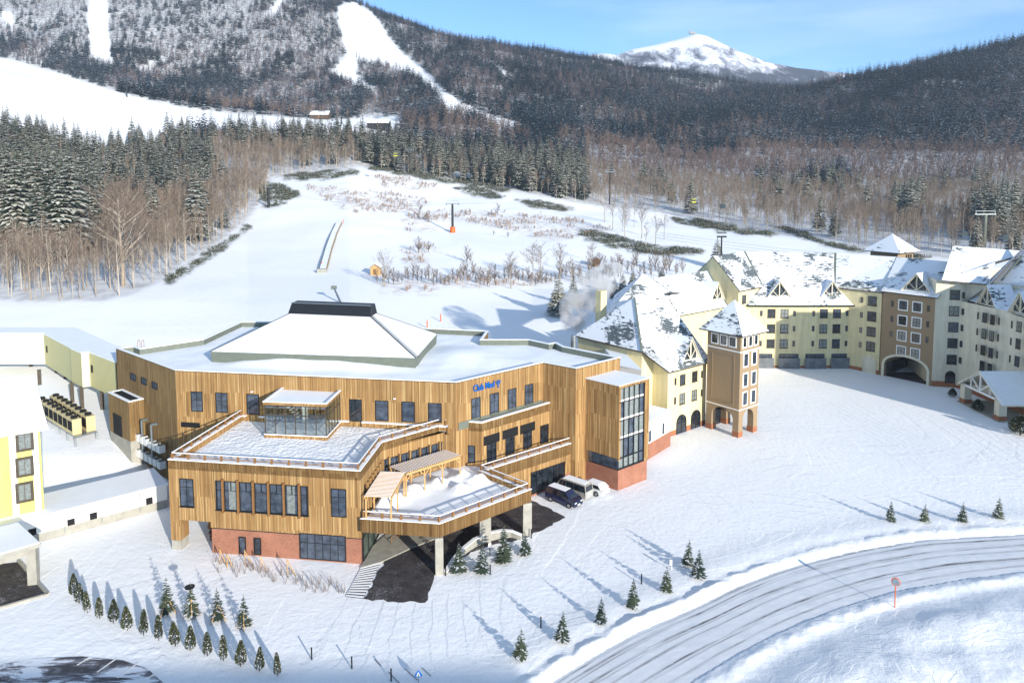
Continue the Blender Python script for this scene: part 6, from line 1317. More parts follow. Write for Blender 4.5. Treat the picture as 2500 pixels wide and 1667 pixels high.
for i in range(26):
    u = 1440 + i * 9 + rn.uniform(-4, 4); v = 668 + rn.uniform(-14, 10); shrub(u, v, rn.uniform(25, 50), i, 'bare shrub in the thicket behind the hotel chimney', 'shrubs of the thicket behind the hotel', wide=1.1)
for i in range(9):
    u = 1480 + i * 17 + rn.uniform(-6, 6); shrub(u, 560 + rn.uniform(-20, 30) + i * 3, rn.uniform(60, 95), i, 'slender bare birch at the bamboo edge, standing free of the wood', 'free-standing birches at the bamboo edge', proto=BARES[i % 6], h0=17, wide=1.3, name='birch_tree')
big = (bare_crown(17, 501, limbs=34, twigs=10, sub=3, spread=.5, start=.22, mats=('birch_bark', 'twigs'), wid=.10, up=.9), trunk_mesh(17, .3, 'birch_bark', 77, .01)); shrub(300, 700, 240, 1, 'large spreading bare tree with pale limbs at the front of the left wood', None, proto=big, h0=17, wide=1.15, name='broadleaf_tree')
# leafless hedge plants before the brick facade
def reeds():
    for i in range(44):
        f = i / 43; u = 527 + 315 * f + rn.uniform(-4, 4); v = 1372 + 70 * f + rn.uniform(-12, 26) * (1 if i % 2 else .6); g = G(u, min(v, 1447), 0); b = MB(); gzv = gz(g.x, g.y)
        for k in range(5): a = rn.random() * 6.28; l = rn.uniform(.4, 1.0); b.beam((g.x + .1 * math.cos(a), g.y + .1 * math.sin(a), gzv - .05), (g.x + .28 * math.cos(a), g.y + .28 * math.sin(a), gzv + l), .022, .022)
        tag(b.build('hedge_plant', 'twigs'), 'leafless hedge plant in the snow before the brick facade', 'shrub', 'hedge plants before the brick facade')
reeds()
for i, (x0, y0, x1, y1) in enumerate(((590, 1340, 636, 1430), (655, 1380, 692, 1450), (815, 1350, 885, 1460), (962, 1405, 998, 1475), (1200, 1430, 1268, 1530))):
    p = G(*r3px(x0, y0 + 140)); q = G(*r3px(x1 + 10, y1 + 60)); b = MB(); zt = zat(p, r3px(x0, y0)[1]); b.tube((p.x, p.y, -.1), (p.x, p.y, zt), .045, .04, 6); b.beam((p.x, p.y, zt - .1), (q.x, q.y, 0), .07, .07)
    tag(b.build('plant_stake', 'timber'), 'wooden prop stake by the brick facade, %s from the left' % ORD[i], 'stake', 'prop stakes before the brick facade')
# scrub tufts showing through the snow
TUFT = [(bare_crown(1.5, 200 + i, limbs=18, twigs=5, sub=1, spread=.8, start=.02, mats=('scrub_twigs', 'scrub_twigs'), wid=.06, up=1.2), None) for i in range(3)] if tree_mat('scrub_twigs', '9c8478', 'b09a84', '8c786e') is None else []
def tufts(name, polys, dens, sc0, protos, seed, fmin=-.05):
    r2 = np.random.default_rng(seed); xs, ys = jgrid(-320, 330, 150, 600, dens, seed); zs = ground_z(xs, ys); uu, vv = uv_of(xs, ys, zs); mk = np.zeros(len(xs), bool)
    for p in polys: mk |= in_poly(uu + 6 * np.sin(xs * .7), vv + 2 * np.cos(xs * .4), p)
    mk &= nz2(xs, ys, 9, 3.3) > fmin; xs, ys, zs = xs[mk], ys[mk], zs[mk]; return scatter(name, xs, ys, zs, r2.uniform(.5, 1.3, len(xs)) * sc0, r2.uniform(0, 6.28, len(xs)), r2.integers(0, len(protos), len(xs)), protos)
tufts('dry_grass', GRASSP, 2.2, .8, TUFT, 21, .0)
tree_mat('bamboo_leaf', '4c5032', '5b5a38', '3d4429')
def bamboo_mesh(seed):
    rn = random.Random(seed); vt = []; fs = []; ms = []
    for i in range(90):
        a = rn.random() * 6.28; q = rn.random() ** .5 * 1.3; c = Vector((math.cos(a) * q, math.sin(a) * q, rn.uniform(.1, 1.1) * (1.3 - q * .5))); d = Vector((rn.uniform(-1, 1), rn.uniform(-1, 1), rn.uniform(-.2, .8))).normalized() * .45; s = d.cross(Vector((0, 0, 1))).normalized() * .1; k = len(vt)
        vt.extend((tuple(c - s), tuple(c + s), tuple(c + d))); fs.append((k, k + 1, k + 2)); ms.append(1 if rn.random() < .14 else 0)
    return mesh_from('bamboo', vt, fs, ms, ('bamboo_leaf', 'branch_snow'))
tufts('bamboo_scrub', BAMBOOP, 1.5, .9, [(bamboo_mesh(i), None) for i in range(3)], 22, -.12)

# ---------------------------------------------------------------- vehicles
def car_paint(name, c, metal=.3): 
    t = NT(name, .28, .5); t.b.inputs['Coat Weight'].default_value = .6; t.b.inputs['Metallic'].default_value = metal; c = hexc(c); n1 = t.noise(t.coord(), 3, 4); t.base(t.ramp(n1, [(.3, tuple(x * .85 for x in c[:3])), (.7, tuple(min(1, x * 1.1) for x in c[:3]))]))
car_paint('paint_navy', '1d2447'); car_paint('paint_silver', 'b9b6ae', .4); car_paint('paint_white', 'e6e6e4', 0); plain('tyre', '141414', .9); plain('lamp_red', 'a01c18', .3); plain('lamp_clear', 'd8dce0', .2)
def vehicle(name, label, cat, at, heading, Ln, Wd, Hh, paint, prof, glassb, belt, roof_in=.16, snowy=True, wheel=.33, axles=(.2, .8)):
    """prof: outline of the side view as fractions (along, height), front at 1; glassb: windscreen foot/top and rear glass top/foot along"""
    t = thing(name, label, cat, at, None, heading); hw = Wd / 2; n = len(prof)
    def hwid(z): return hw - max(0, z - belt) / max(.01, Hh - belt) * roof_in - (0.05 if z < .35 else 0)
    P = [((x - .5) * Ln, z * Hh) for x, z in prof]; b = MB()
    L_ = [Vector((x, hwid(z), z)) for x, z in P]; R_ = [Vector((x, -hwid(z), z)) for x, z in P]
    b.poly(L_[::-1]); b.poly(R_)
    for i in range(n): j = (i + 1) % n; b.poly([L_[i], L_[j], R_[j], R_[i]])
    old = root_loc; 
    def bl(m, nm, mats, par, smooth=False):
        o = MB.build(m, nm, mats, None, smooth); o.parent = par; return o
    body = bl(b, 'body', paint, t); md = body.modifiers.new('bevel', 'BEVEL'); md.width = .06; md.segments = 2; md.limit_method = 'ANGLE'
    wf, wt, rt, rb, zb_, zt_ = glassb
    def X(f): return (f - .5) * Ln
    for s in (-1, 1):
        m = MB(); e = .012
        segs = [(wf, wt, .66, .66), (.65, .65, .40, .40), (.39, .39, rt + .03, rb + .02)] if Ln > 4.3 else [(wf, wt, .58, .58), (.57, .57, rt + .02, rb + .02)]
        for a0, a1, c1, c0_ in segs:
            q = [Vector((X(a0) - .12, s * (hwid(zb_) + e), zb_)), Vector((X(a1) - .05, s * (hwid(zt_) + e), zt_)), Vector((X(c1), s * (hwid(zt_) + e), zt_)), Vector((X(c0_), s * (hwid(zb_) + e), zb_))]
            m2 = MB(); m2.poly(q if s < 0 else q[::-1]); bl(m2, 'side_window', 'glass_dark', t)
    def across(f0, z0, f1, z1, nm, mat, k=.86, off=.015):
        m = MB(); d = Vector((X(f1) - X(f0), 0, z1 - z0)); nn = Vector((d.z, 0, -d.x)).normalized(); nn = nn if (nn.x > 0) == (f0 > .5) else -nn
        q = [Vector((X(f0), -hwid(z0) * k, z0)) + nn * off, Vector((X(f0), hwid(z0) * k, z0)) + nn * off, Vector((X(f1), hwid(z1) * k, z1)) + nn * off, Vector((X(f1), -hwid(z1) * k, z1)) + nn * off]; m.poly(q); return bl(m, nm, mat, t)
    across(wf, zb_, wt, zt_, 'windscreen', 'glass_dark'); across(rb, zb_ + .05, rt, zt_, 'rear_window', 'glass_dark')
    for ax_ in axles:
        for s in (-1, 1):
            m = MB(); y0 = s * (hw - .2); m.tube((X(ax_), y0, wheel), (X(ax_), s * (hw + .02), wheel), wheel, wheel, 20); wh = bl(m, 'wheel', 'tyre', t); m = MB(); m.tube((X(ax_), s * (hw + .0), wheel), (X(ax_), s * (hw + .035), wheel), wheel * .66, wheel * .6, 14); r = bl(m, 'rim', 'steel', wh)
    for s in (-1, 1):
        m = MB(); m.box((X(.985), s * (hw - .28), Hh * .42), (.14, .38, .18)); bl(m, 'headlight', 'lamp_clear', t); m = MB(); m.box((X(.012), s * (hw - .14), Hh * .5), (.1, .16, .5)); bl(m, 'tail_light', 'lamp_red', t)
        m = MB(); m.box((X(wf) - .15, s * (hw + .1), zb_ + .1), (.12, .2, .16)); bl(m, 'mirror', paint, t)
    m = MB(); m.box((X(1.0), 0, .5), (.06, .5, .16)); bl(m, 'number_plate', 'white_trim', t); m = MB(); m.box((X(0), 0, Hh * .42), (.06, .4, .16)); bl(m, 'number_plate', 'white_trim', t); m = MB(); m.box((X(1.0) - .02, 0, Hh * .36), (.08, Wd * .6, .16)); bl(m, 'grille', 'frame', t)
    if snowy:
        m = MB(); m.box((X((wt + rt) / 2), 0, Hh + .012), (Ln * (wt - rt) * .86, (hw - roof_in) * 1.7, .035)); bl(m, 'roof_snow', 'snow', t)
    return t
pa, pb = G(1346, 1226), G(1386.4, 1241); hd = math.atan2(pb.y - pa.y, pb.x - pa.x); cen = (pa + pb) / 2; left = Vector((-math.sin(hd), math.cos(hd), 0)); cen = cen + left * .85
VAN = [(0, .2), (0, .62), (.03, .93), (.08, .99), (.62, 1), (.68, .95), (.84, .6), (.97, .52), (1, .4), (1, .18)]
vehicle('minivan', 'dark navy minivan parked by the brick wall, nearest the canopy', 'car', (cen.x, cen.y, .06), hd, 4.7, 1.74, 1.86, 'paint_navy', VAN, (.84, .68, .03, .0, 1.12, 1.72), 1.05, axles=(.19, .8))
HI = [(0, .16), (0, .6), (.02, .95), (.06, 1), (.78, 1), (.84, .95), (.95, .58), (1, .48), (1, .16)]
c2 = G(1413.8, 1222) + Vector((0, 0, 0)); h2 = hd + math.pi; f2_ = Vector((math.cos(h2), math.sin(h2), 0)); l2_ = Vector((-f2_.y, f2_.x, 0)); cen2 = c2 + f2_ * 1.45 - l2_ * .9; 
vehicle('high_roof_van', 'silver high-roof van parked between the navy minivan and the white car', 'van', (cen2.x, cen2.y, .03), h2, 4.75, 1.72, 2.1, 'paint_silver', HI, (.95, .84, .02, .0, 1.2, 1.95), 1.15, roof_in=.12)
CAR = [(0, .2), (0, .55), (.03, .72), (.13, .97), (.5, 1), (.58, .96), (.74, .66), (.96, .56), (1, .4), (1, .2)]
c3 = G(1456, 1212); cen3 = c3 + f2_ * 1.4 - l2_ * .85
vehicle('white_car', 'white estate car with snow on its roof, parked farthest back by the brick wall', 'car', (cen3.x, cen3.y, .03), h2, 4.5, 1.76, 1.5, 'paint_white', CAR, (.74, .58, .13, .03, .98, 1.38), .95)

# ---------------------------------------------------------------- small things outdoors
def put(name, b, mats, label, cat, group=None, kind=None): return tag(b.build(name, mats), label, cat, group, kind)
for u, v, h, lab in ((761, 1609, 1.0, 'dark bollard in the snow right of the cedar row, upper left of three'), (859, 1631, 1.0, 'dark bollard in the snow below the driveway, middle of three'), (955, 1661, 1.0, 'dark bollard in the snow at the bottom edge, nearest the blue sign'), (1320.5, 1534, 1.0, 'dark bollard on the verge between the first two roadside firs'), (1566, 1427, 1.0, 'dark bollard on the verge left of the fifth roadside fir'), (1088, 1405, .9, 'dark bollard at the foot of the front canopy column'), (1197, 1402, 1.0, 'bollard on the snow in front of the curved wall'), (1297, 1313, 1.0, 'dark bollard at the back canopy column')):
    g = G(u, v); g.z = gz(g.x, g.y); b = MB(); b.tube((g.x, g.y, g.z - .2), (g.x, g.y, g.z + h), .065, .065, 8); b.tube((g.x, g.y, g.z + h), (g.x, g.y, g.z + h + .05), .075, .075, 8); put('bollard', b, 'frame', lab, 'bollard', 'bollards in the snow')
g = G(1196, 1357); t = thing('garden_lantern', 'low black lantern with snow on its head before the curved wall', 'lantern', g); b = MB(); b.tube(g, g + V3(0, 0, 1.1), .05, .05, 6); b.build('post', 'frame', t); b = MB(); b.box((g.x, g.y, 1.3), (.3, .3, .4)); b.build('lantern_head', 'white_trim', t)
g = G(466, 1504); zt = zat(g, 1200 + 688 / 2.94); t = thing('street_lamp', 'thin post lamp with a flat dark disc head behind the second young fir', 'lamp', g); b = MB(); b.tube(g, V3(g.x, g.y, zt), .05, .04, 8); b.build('pole', 'frame', t); b = MB(); b.tube((g.x, g.y, zt), (g.x, g.y, zt + .12), .42, .46, 20); b.build('disc_head', 'frame', t)
plain('orange_paint', 'd8622a', .5, nscale=4, var=.15); plain('mirror_face', 'aab4b8', .12, .7)
g = G(2184, 1486); g.z = gz(g.x, g.y); zt = zat(g, 1419); t = thing('traffic_mirror', 'round convex traffic mirror on an orange pole beside the road', 'mirror', g); b = MB(); b.tube(g - V3(0, 0, .5), V3(g.x, g.y, zt - .1), .05, .05, 8); b.build('pole', 'orange_paint', t)
b = MB(); d_ = Vector((-.5, -.86, 0)); c = V3(g.x, g.y, zt); b.tube(c, c + d_ * .1, .40, .40, 20); rim_ = b.build('mirror_rim', 'orange_paint', t); b = MB(); b.tube(c + d_ * .09, c + d_ * .13, .36, .3, 20); b.build('mirror_glass', 'mirror_face', rim_)
plain('sign_blue_flat', '2a6bb8', .4, nscale=2, var=.03)
g = G(1022, 1668); zt = zat(g, 1635); t = thing('crossing_sign', 'small blue pentagonal pedestrian sign at the bottom edge', 'sign', g); b = MB(); b.tube(g, V3(g.x, g.y, zt - .1), .03, .03, 6); b.build('pole', 'steel', t)
b = MB(); zz0 = zt - .55; pts = [(-.28, 0), (.28, 0), (.3, .22), (0, .6), (-.3, .22)]; b.hexa([V3(g.x + p[0], g.y - .03, zz0 + p[1]) for p in pts][::-1], [V3(g.x + p[0], g.y - .07, zz0 + p[1]) for p in pts][::-1]); pn_ = b.build('sign_plate', 'sign_blue_flat', t)
b = MB(); b.poly([V3(g.x + p[0] * .6, g.y - .075, zz0 + .08 + p[1] * .6) for p in ((-.3, 0), (.3, 0), (0, .62))]); b.build('white_triangle', 'white_trim', pn_)
b = MB(); b.poly([V3(g.x - .03, g.y - .08, zz0 + .1), V3(g.x + .05, g.y - .08, zz0 + .1), V3(g.x + .03, g.y - .08, zz0 + .28), V3(g.x - .02, g.y - .08, zz0 + .28)]); b.build('walker_mark', 'frame', pn_)
g = G(1640, 1392); g.z = gz(g.x, g.y); b = MB(); b.beam(g, g + V3(0, 0, 1.1), .05, .05); b.box((g.x - .1, g.y, g.z + .8), (.25, .03, .6)); put('marker_board', b, 'white_trim', 'small pale marker board on the verge beside the fifth roadside fir', 'sign')
# curved retaining wall round the planting beside the drive
def curved_wall():
    pts = [(1082, 1400), (1100, 1376), (1125, 1352), (1155, 1332), (1190, 1318), (1225, 1309), (1250, 1308), (1275, 1314)]; b = MB(); s_ = MB(); P = [G(u, v) for u, v in pts]; z1 = [.2, .4, .65, .85, .95, .85, .7, .5]
    for i in range(len(P) - 1):
        a, c = P[i], P[i + 1]; n_ = Vector((c.y - a.y, -(c.x - a.x), 0)).normalized() * .45; b.hexa([a, c, c + n_, a + n_][::1], [a + V3(0, 0, z1[i]), c + V3(0, 0, z1[i + 1]), c + n_ + V3(0, 0, z1[i + 1]), a + n_ + V3(0, 0, z1[i])])
        s_.hexa([a + V3(0, 0, z1[i]), c + V3(0, 0, z1[i + 1]), c + n_ + V3(0, 0, z1[i + 1]), a + n_ + V3(0, 0, z1[i])], [a + V3(0, 0, z1[i] + .07), c + V3(0, 0, z1[i + 1] + .07), c + n_ + V3(0, 0, z1[i + 1] + .07), a + n_ + V3(0, 0, z1[i] + .07)])
    t = thing('curved_wall', 'low curved concrete retaining wall with snow on top beside the dark driveway', 'wall', P[0]); b.build('wall_body', 'concrete', t); s_.build('snow', 'snow_cap', t)
curved_wall()
# stacked logs under the corner of the terrace
def logs():
    t = thing('log_pile', 'stack of split firewood under the overhanging corner', 'log pile', G(505, 1335)); o = G(500, 1336); rn = random.Random(5)
    for r in range(9):
        for c in range(3): b = MB(); p = o + V3(.35 * c + rn.uniform(-.08, .08) + .05, 1.2 + rn.uniform(-.1, .3), .2 + r * .3); b.tube(p, p + V3(.12, 1.1, 0), .16, .16, 7); b.build('log', 'bark' if rn.random() < .5 else 'timber_brown', t)
logs()
# handrail and cap details on the ramp
g0, g1 = G(956, 1330), G(1001, 1300); b = MB()
for f in (0, .5, 1): p = g0.lerp(g1, f); b.beam(p, p + V3(0, 0, 1.0), .05, .05)
for h in (.5, 1.0): b.beam(g0 + V3(0, 0, h), g1 + V3(0, 0, h), .05, .05)
put('handrail', b, 'timber_brown', 'brown metal handrail on the entrance walk under the canopy', 'handrail')
# ladder hoops on the roof edge
p = G(344, 846, ZA); b = MB(); 
for dx in (-.3, .3):
    for k in range(6): a0, a1 = math.pi * k / 6, math.pi * (k + 1) / 6; b.beam((p.x + dx, p.y + .35 * math.cos(a0), p.z + .6 + .4 * math.sin(a0)), (p.x + dx, p.y + .35 * math.cos(a1), p.z + .6 + .4 * math.sin(a1)), .05, .05)
    b.beam((p.x + dx, p.y + .35, p.z - .3), (p.x + dx, p.y + .35, p.z + .6), .05, .05); b.beam((p.x + dx, p.y - .35, p.z - .3), (p.x + dx, p.y - .35, p.z + .6), .05, .05)
put('roof_ladder', b, 'terracotta', 'small hooped ladder top at the left edge of the flat roof', 'ladder')
# snow conveyor on the ski slope
def conveyor():
    P = [on_ground(788, 664), on_ground(803, 610), on_ground(815, 575), on_ground(828, 548)]; t = thing('ski_conveyor', 'long narrow raised conveyor belt running up the beginner slope', 'conveyor', P[0]); b = MB(); s_ = MB(); n_ = 0
    for a, c in zip(P[:-1], P[1:]): b.beam(a + V3(0, 0, .35), c + V3(0, 0, .35), 2.4, .9); s_.beam(a + V3(0, 0, .9), c + V3(0, 0, .9), 1.9, .14)
    b.build('belt_housing', 'grey_green_metal', t); s_.build('snowy_belt', 'snow', t); b = MB()
    for a, c in zip(P[:-1], P[1:]): b.beam(a + V3(1.25, 0, 1.0), c + V3(1.25, 0, 1.0), .18, .3)
    b.build('guard_rail', 'timber', t); b = MB(); b.box(P[0] + V3(0, -.6, .4), (2.8, 1.6, 1.2)); b.build('drive_station', 'concrete', t)
conveyor()
def post_tower(u, v, vt, label, name='lift_pylon', w_=.5, arm=5.2, orange=False, group='ski lift pylons', twin=True, cat='lift pylon', mat='frame'):
    g = on_ground(u, v, 120, 1900 if v < 320 else 700); zt = zat(g, vt); t = thing(name, label, cat, g, group); b = MB(); b.tube(g - V3(0, 0, 1), V3(g.x, g.y, zt - .6), w_ * .62, w_ * .5, 10); b.build('mast', mat, t); b = MB()
    b.beam((g.x - arm / 2, g.y, zt - .5), (g.x + arm / 2, g.y, zt - .5), .28, .3); b.build('crossarm', 'steel', t); b = MB()
    for s in (-1, 1): b.beam((g.x + s * arm / 2, g.y - 1.3, zt - .75), (g.x + s * arm / 2, g.y + 1.3, zt - .75), .25, .3)
    b.build('sheave_train', 'frame', t)
    if twin:
        b = MB(); b.beam((g.x - arm / 2 * .9, g.y, zt + .7), (g.x + arm / 2 * .9, g.y, zt + .7), .12, .12); b.beam((g.x - arm / 2 * .9, g.y, zt - .5), (g.x - arm / 2 * .9, g.y, zt + .7), .12, .12); b.beam((g.x + arm / 2 * .9, g.y, zt - .5), (g.x + arm / 2 * .9, g.y, zt + .7), .12, .12); b.build('service_frame', 'steel', t)
    if orange: b = MB(); b.tube(g, g + V3(0, 0, 2.4), w_ * 1.3, w_ * 1.25, 12); b.build('orange_padding', 'orange_paint', t)
    return g, zt
q1_, z1_ = post_tower(1105, 568, 495, 'dark lift pylon with orange padding in the middle of the slope', orange=True, w_=.9)
q2_, z2_ = post_tower(656, 507, 455, 'dark lift pylon at the bamboo edge on the left of the slope', w_=1.0, arm=4)
post_tower(1001, 425, 365, 'lattice lift pylon before the firs at the top of the clearing', w_=.7, arm=5)
q4_, z4_ = post_tower(1488, 500, 418, 'lift pylon among bare trees right of the fir wood', w_=.7, arm=5)
q5_, z5_ = post_tower(2401, 612, 520, 'tall lift pylon among bare trees at the right', w_=1.3, arm=8, mat='grey_green_metal')
post_tower(310, 238, 195, 'distant lift tower on the crest of the left snowfield', w_=.8, arm=6); post_tower(201, 192, 152, 'distant lift tower left on the crest of the snowfield', w_=.8, arm=6)
post_tower(871, 141, 127, 'tiny lift pylon high on the main ski run', w_=.9, arm=7, twin=False); post_tower(1127, 283, 268, 'tiny lift pylon at the foot of the main ski run', w_=.8, arm=6, twin=False); post_tower(834, 302, 283, 'small lift pylon right of the distant lodge', w_=.8, arm=5, twin=False); post_tower(716, 282, 262, 'small lift pylon left of the distant lodge', w_=.8, arm=5, twin=False)
def cable(a, c, sag, label, r=.045):
    b = MB(); n_ = 12; P = [a.lerp(c, i / n_) - V3(0, 0, sag * 4 * (i / n_) * (1 - i / n_)) for i in range(n_ + 1)]
    for p, q in zip(P[:-1], P[1:]): b.beam(p, q, r, r)
    put('lift_cable', b, 'frame', label, 'cable', None)
cable(V3(q1_.x - 2.5, q1_.y, z1_ - .5), V3(q2_.x, q2_.y, z2_ - .5), 4, 'lift cable from the padded pylon to the left pylon'); cable(V3(q1_.x + 2.5, q1_.y, z1_ - .5), V3(q4_.x, q4_.y, z4_ - .5), 5, 'lift cable from the padded pylon towards the right pylon')
# gondola line behind the hotel
hd_ = D(1762, 578, 245); h_end = D(2401, 530, q5_.y); b = MB(); t = thing('lift_head_frame', 'grey sheave frame of the lift line just right of the broad fir', 'lift frame', V3(hd_.x, hd_.y, gz(hd_.x, hd_.y))); b.box(hd_, (3.0, 1.2, .5)); b.box(hd_ + V3(0, 0, 1.2), (3.2, .3, .3)); b.build('sheave_frame', 'frame', t); b = MB(); b.tube((hd_.x, hd_.y, gz(hd_.x, hd_.y) - 1), hd_, .3, .25, 8); b.build('mast', 'frame', t)
for k, dv in enumerate((0, 7, 14)): cable(D(1600, 566 + dv, 260), D(2060, 622 + dv, 215), .5, ('upper', 'middle', 'lower')[k] + ' lift cable crossing the snow behind the curved wing', r=.05)
plain('cabin_yellow', 'b5b43a', .4); plain('cabin_dark', '24384a', .3)
for u, v, y, m_, lab in ((965, 378, 400, 'cabin_yellow', 'tiny yellow-green gondola cabin before the dark firs'), (1693, 490, 330, 'cabin_yellow', 'yellow gondola cabin among bare birches'), (1764, 503, 320, 'cabin_dark', 'dark gondola cabin among bare birches right of the yellow one'), (2350, 571, 235, 'cabin_dark', 'dark gondola cabin left of the tall right pylon'), (2450, 581, 230, 'cabin_dark', 'dark gondola cabin right of the tall pylon'), (1325, 432, 380, 'cabin_dark', 'blue gondola cabin hanging before the firs')):
    p = D(u, v, y); t = thing('gondola_cabin', lab, 'gondola', p, 'gondola cabins'); b = MB(); b.prism([(p.x + a * 1.05, p.y + c * 1.0) for a, c in ((-1, -.7), (-.7, -1), (.7, -1), (1, -.7), (1, .7), (.7, 1), (-.7, 1), (-1, .7))], p.z - .9, p.z + .8); b.build('cabin_body', m_, t)
    b = MB(); b.box((p.x, p.y, p.z + .1), (2.14, 2.04, .8)); b.build('window_band', 'glass_dark', t); b = MB(); b.beam((p.x, p.y, p.z + .8), (p.x, p.y, p.z + 2.6), .12, .12); b.build('hanger', 'frame', t)
# hut, shed, lodge
def hut(u, v, px_w, label, wall, name='ski_hut', cat='hut', h_=2.4, dpt=2.6, snowroof=True, rz=0, ridge_x=False):
    g = on_ground(u, v); s = px_w / (FPX / g.y); t = thing(name, label, cat, g); b = MB(); w2, d2 = s / 2, dpt / 2
    def T(x, y, z): return V3(g.x + x * math.cos(rz) - y * math.sin(rz), g.y + x * math.sin(rz) + y * math.cos(rz), g.z + z)
    b.prism([T(-w2, -d2, 0), T(w2, -d2, 0), T(w2, d2, 0), T(-w2, d2, 0)], g.z - 1, g.z + h_, 0, top=False); rh = (d2 if ridge_x else w2) * .62
    if ridge_x: 
        for x in (-w2, w2): b.poly([T(x, -d2, h_), T(x, d2, h_), T(x, 0, h_ + rh)])
    else:
        for y in (-d2, d2): b.poly([T(-w2, y, h_), T(w2, y, h_), T(0, y, h_ + rh)])
    b.build('wall', wall, t); b = MB(); o_ = .35
    if ridge_x:
        for sg in (-1, 1): roofpoly(b, [T(-w2 - o_, sg * (d2 + o_), h_ - .2), T(w2 + o_, sg * (d2 + o_), h_ - .2), T(w2 + o_, 0, h_ + rh + .1), T(-w2 - o_, 0, h_ + rh + .1)], .2)
    else:
        for sg in (-1, 1): roofpoly(b, [T(sg * (w2 + o_), -d2 - o_, h_ - .2), T(sg * (w2 + o_), d2 + o_, h_ - .2), T(0, d2 + o_, h_ + rh + .1), T(0, -d2 - o_, h_ + rh + .1)], .2)
    b.build('roof', ['snow', 'timber_brown'], t); b = MB(); p0 = T(-.15, -d2 - .03, 0); b.box((p0.x, p0.y, g.z + h_ * .4), (min(.9, s * .4), .08, h_ * .75), rz); b.build('door', 'timber_brown', t)
hut(918, 670, 23, 'small orange-brown wooden hut at the left end of the hedge row', 'timber', dpt=2.6, h_=2.3); hut(1455, 650, 17, 'small dark shed behind the birches above the hedge row', 'timber_brown', name='storage_shed', cat='shed')
hut(783, 290, 44, 'distant lodge with a white snowy roof beyond the snowfield', 'bark', name='lodge', cat='lodge', h_=3.2, dpt=12, ridge_x=True); hut(925, 316, 52, 'distant long dark building with a snowy roof right of the lodge', 'frame', name='lift_station', cat='building', h_=5, dpt=9, ridge_x=True)
g = D(1690, 84, 3600); b = MB(); b.box((g.x, g.y, g.z + 5), (26, 18, 10)); b.box((g.x - 10, g.y, g.z + 12), (5, 5, 14)); b.box((g.x - 10, g.y, g.z + 18), (14, 3, 3)); put('summit_station', b, 'concrete', 'tiny lift station on top of the far snowy summit', 'building')
for u, v in ((1572, 112), (1590, 106), (1640, 92)): g = D(u, v, 3600); b = MB(); b.tube((g.x, g.y, g.z - 30), (g.x, g.y, g.z + 14), 1.4, .8, 6); put('radio_mast', b, 'concrete', 'thin mast on the ridge of the far snowy summit', 'mast', 'masts on the far summit ridge')
# snow lamp posts and orange poles on the piste
g = on_ground(835, 742); t = thing('piste_floodlight', 'leaning grey snow-making lance behind the ridge monitor', 'snow lance', g); top_ = D(815, 702, g.y + 5); b = MB(); b.tube(g - V3(0, 0, .5), top_, .3, .22, 8); b.build('mast', 'steel', t); b = MB(); b.box(top_, (1.3, .8, .8)); b.build('lance_head', 'grey_green_metal', t)
for u, v, lab in ((1043, 802, 'short orange pole at the roof edge behind the flat roof'), (1076, 785, 'orange marker pole on the snow right behind the flat roof'), (838, 545, 'orange marker pole at the top of the conveyor'), (786, 652, 'red marker pole at the foot of the conveyor')): 
    g = on_ground(u, v); b = MB(); b.tube(g, g + V3(0, 0, 1.7), .13, .13, 8); put('marker_pole', b, 'orange_paint', lab, 'pole', 'marker poles on the piste')
# evergreen bushes by the porch
BUSH = [(cedar_mesh(2.2, 50 + i), trunk_mesh(1, .05, 'bark', i)) for i in range(2)]
for u, v, tv, lab in ((2325, 968, 948, 'low snowy bush left of the porch'), (2388, 1003, 975, 'dark snowy bush inside the porch bay'), (2490, 1062, 1015, 'large dark evergreen bush at the right picture edge'), (2478, 1050, 1020, 'evergreen bush just behind the large one at the right edge')): stand((u, v), tv, BUSH[0], 2.2, 'evergreen_bush', lab, 'bush', None, wide=2.4)
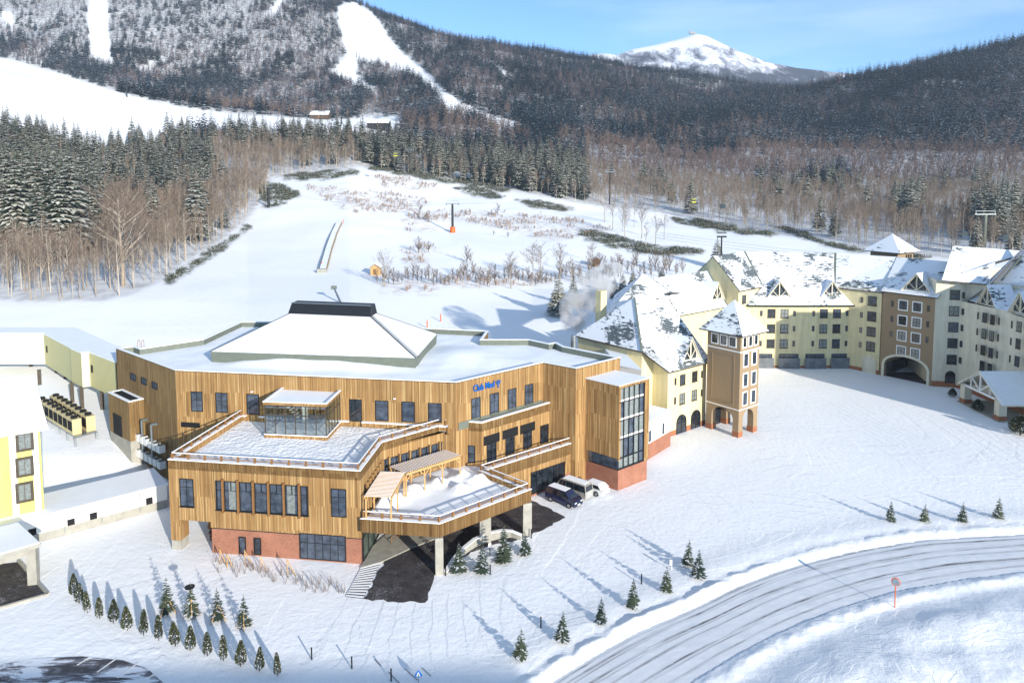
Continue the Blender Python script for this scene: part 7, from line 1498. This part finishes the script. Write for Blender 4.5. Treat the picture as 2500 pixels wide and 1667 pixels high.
# steam drifting from the chimney
def steam():
    P = [(1462, 722, 3.0), (1452, 700, 4.5), (1468, 690, 4.2), (1440, 712, 4.8), (1425, 730, 4.6), (1408, 752, 4.6), (1398, 775, 4.0), (1480, 676, 3.8), (1500, 668, 3.0)]; b = MB(); vt = []; fs = []
    for u, v, r in P:
        c = D(u, v, 131); r *= .74; n0 = len(vt); A, B_ = 10, 7
        for i in range(B_ + 1):
            for j in range(A): th = math.pi * i / B_; ph = 6.2832 * j / A; vt.append((c.x + r * math.sin(th) * math.cos(ph), c.y + r * math.sin(th) * math.sin(ph), c.z + r * math.cos(th)))
        for i in range(B_):
            for j in range(A): fs.append((n0 + i * A + j, n0 + i * A + (j + 1) % A, n0 + (i + 1) * A + (j + 1) % A, n0 + (i + 1) * A + j))
    m = bpy.data.meshes.new('steam'); m.from_pydata(vt, [], fs); o = bpy.data.objects.new('steam', m); col.objects.link(o); md = o.modifiers.new('merge', 'REMESH'); md.mode = 'VOXEL'; md.voxel_size = .45
    mt = bpy.data.materials.new('steam'); mt.use_nodes = True; t = mt.node_tree; t.nodes.clear(); ou = t.nodes.new('ShaderNodeOutputMaterial'); pv_ = t.nodes.new('ShaderNodeVolumePrincipled'); pv_.inputs['Color'].default_value = (.98, .96, .95, 1); n1 = t.nodes.new('ShaderNodeTexNoise'); n1.inputs['Scale'].default_value = .45; n1.inputs['Detail'].default_value = 4
    tc_ = t.nodes.new('ShaderNodeTexCoord'); mr = t.nodes.new('ShaderNodeMapRange'); mr.inputs['From Min'].default_value = .45; mr.inputs['From Max'].default_value = .75; mr.inputs['To Max'].default_value = 1.2; t.links.new(tc_.outputs['Object'], n1.inputs['Vector']); t.links.new(n1.outputs['Fac'], mr.inputs['Value']); t.links.new(mr.outputs[0], pv_.inputs['Density']); t.links.new(pv_.outputs[0], ou.inputs['Volume']); m.materials.append(mt); tag(o, kind='stuff')
steam()
# the rest of the resort beyond the frame, whose shade falls into the picture
OFF = thing('hotel_tower', 'tall hotel slab behind the viewpoint whose shade falls over the lower left snow', 'building', (40, -40, 0)); b = MB(); b.prism([(57, -29), (57, -45), (-32, -45), (-32, -29)], -1, 29); b.build('wall', 'cream_pale', OFF)
b = MB()
for r in range(8): b.box((12.5, -29, 3.5 + r * 3.4), (84, .1, 1.4))
b.build('window_rows', 'glass_mid', OFF)
# winter air
def haze():
    b = MB(); b.prism([(-2600, -80), (2900, -80), (2900, 4900), (-2600, 4900)], -40, 900); o = b.build('haze', []); mt = bpy.data.materials.new('haze'); mt.use_nodes = True; t = mt.node_tree; t.nodes.clear(); ou = t.nodes.new('ShaderNodeOutputMaterial'); pv_ = t.nodes.new('ShaderNodeVolumePrincipled'); pv_.inputs['Color'].default_value = (.72, .84, 1, 1); pv_.inputs['Density'].default_value = HAZE; pv_.inputs['Anisotropy'].default_value = .0; t.links.new(pv_.outputs[0], ou.inputs['Volume']); o.data.materials.append(mt); tag(o, kind='stuff')
HAZE = .00008
haze()
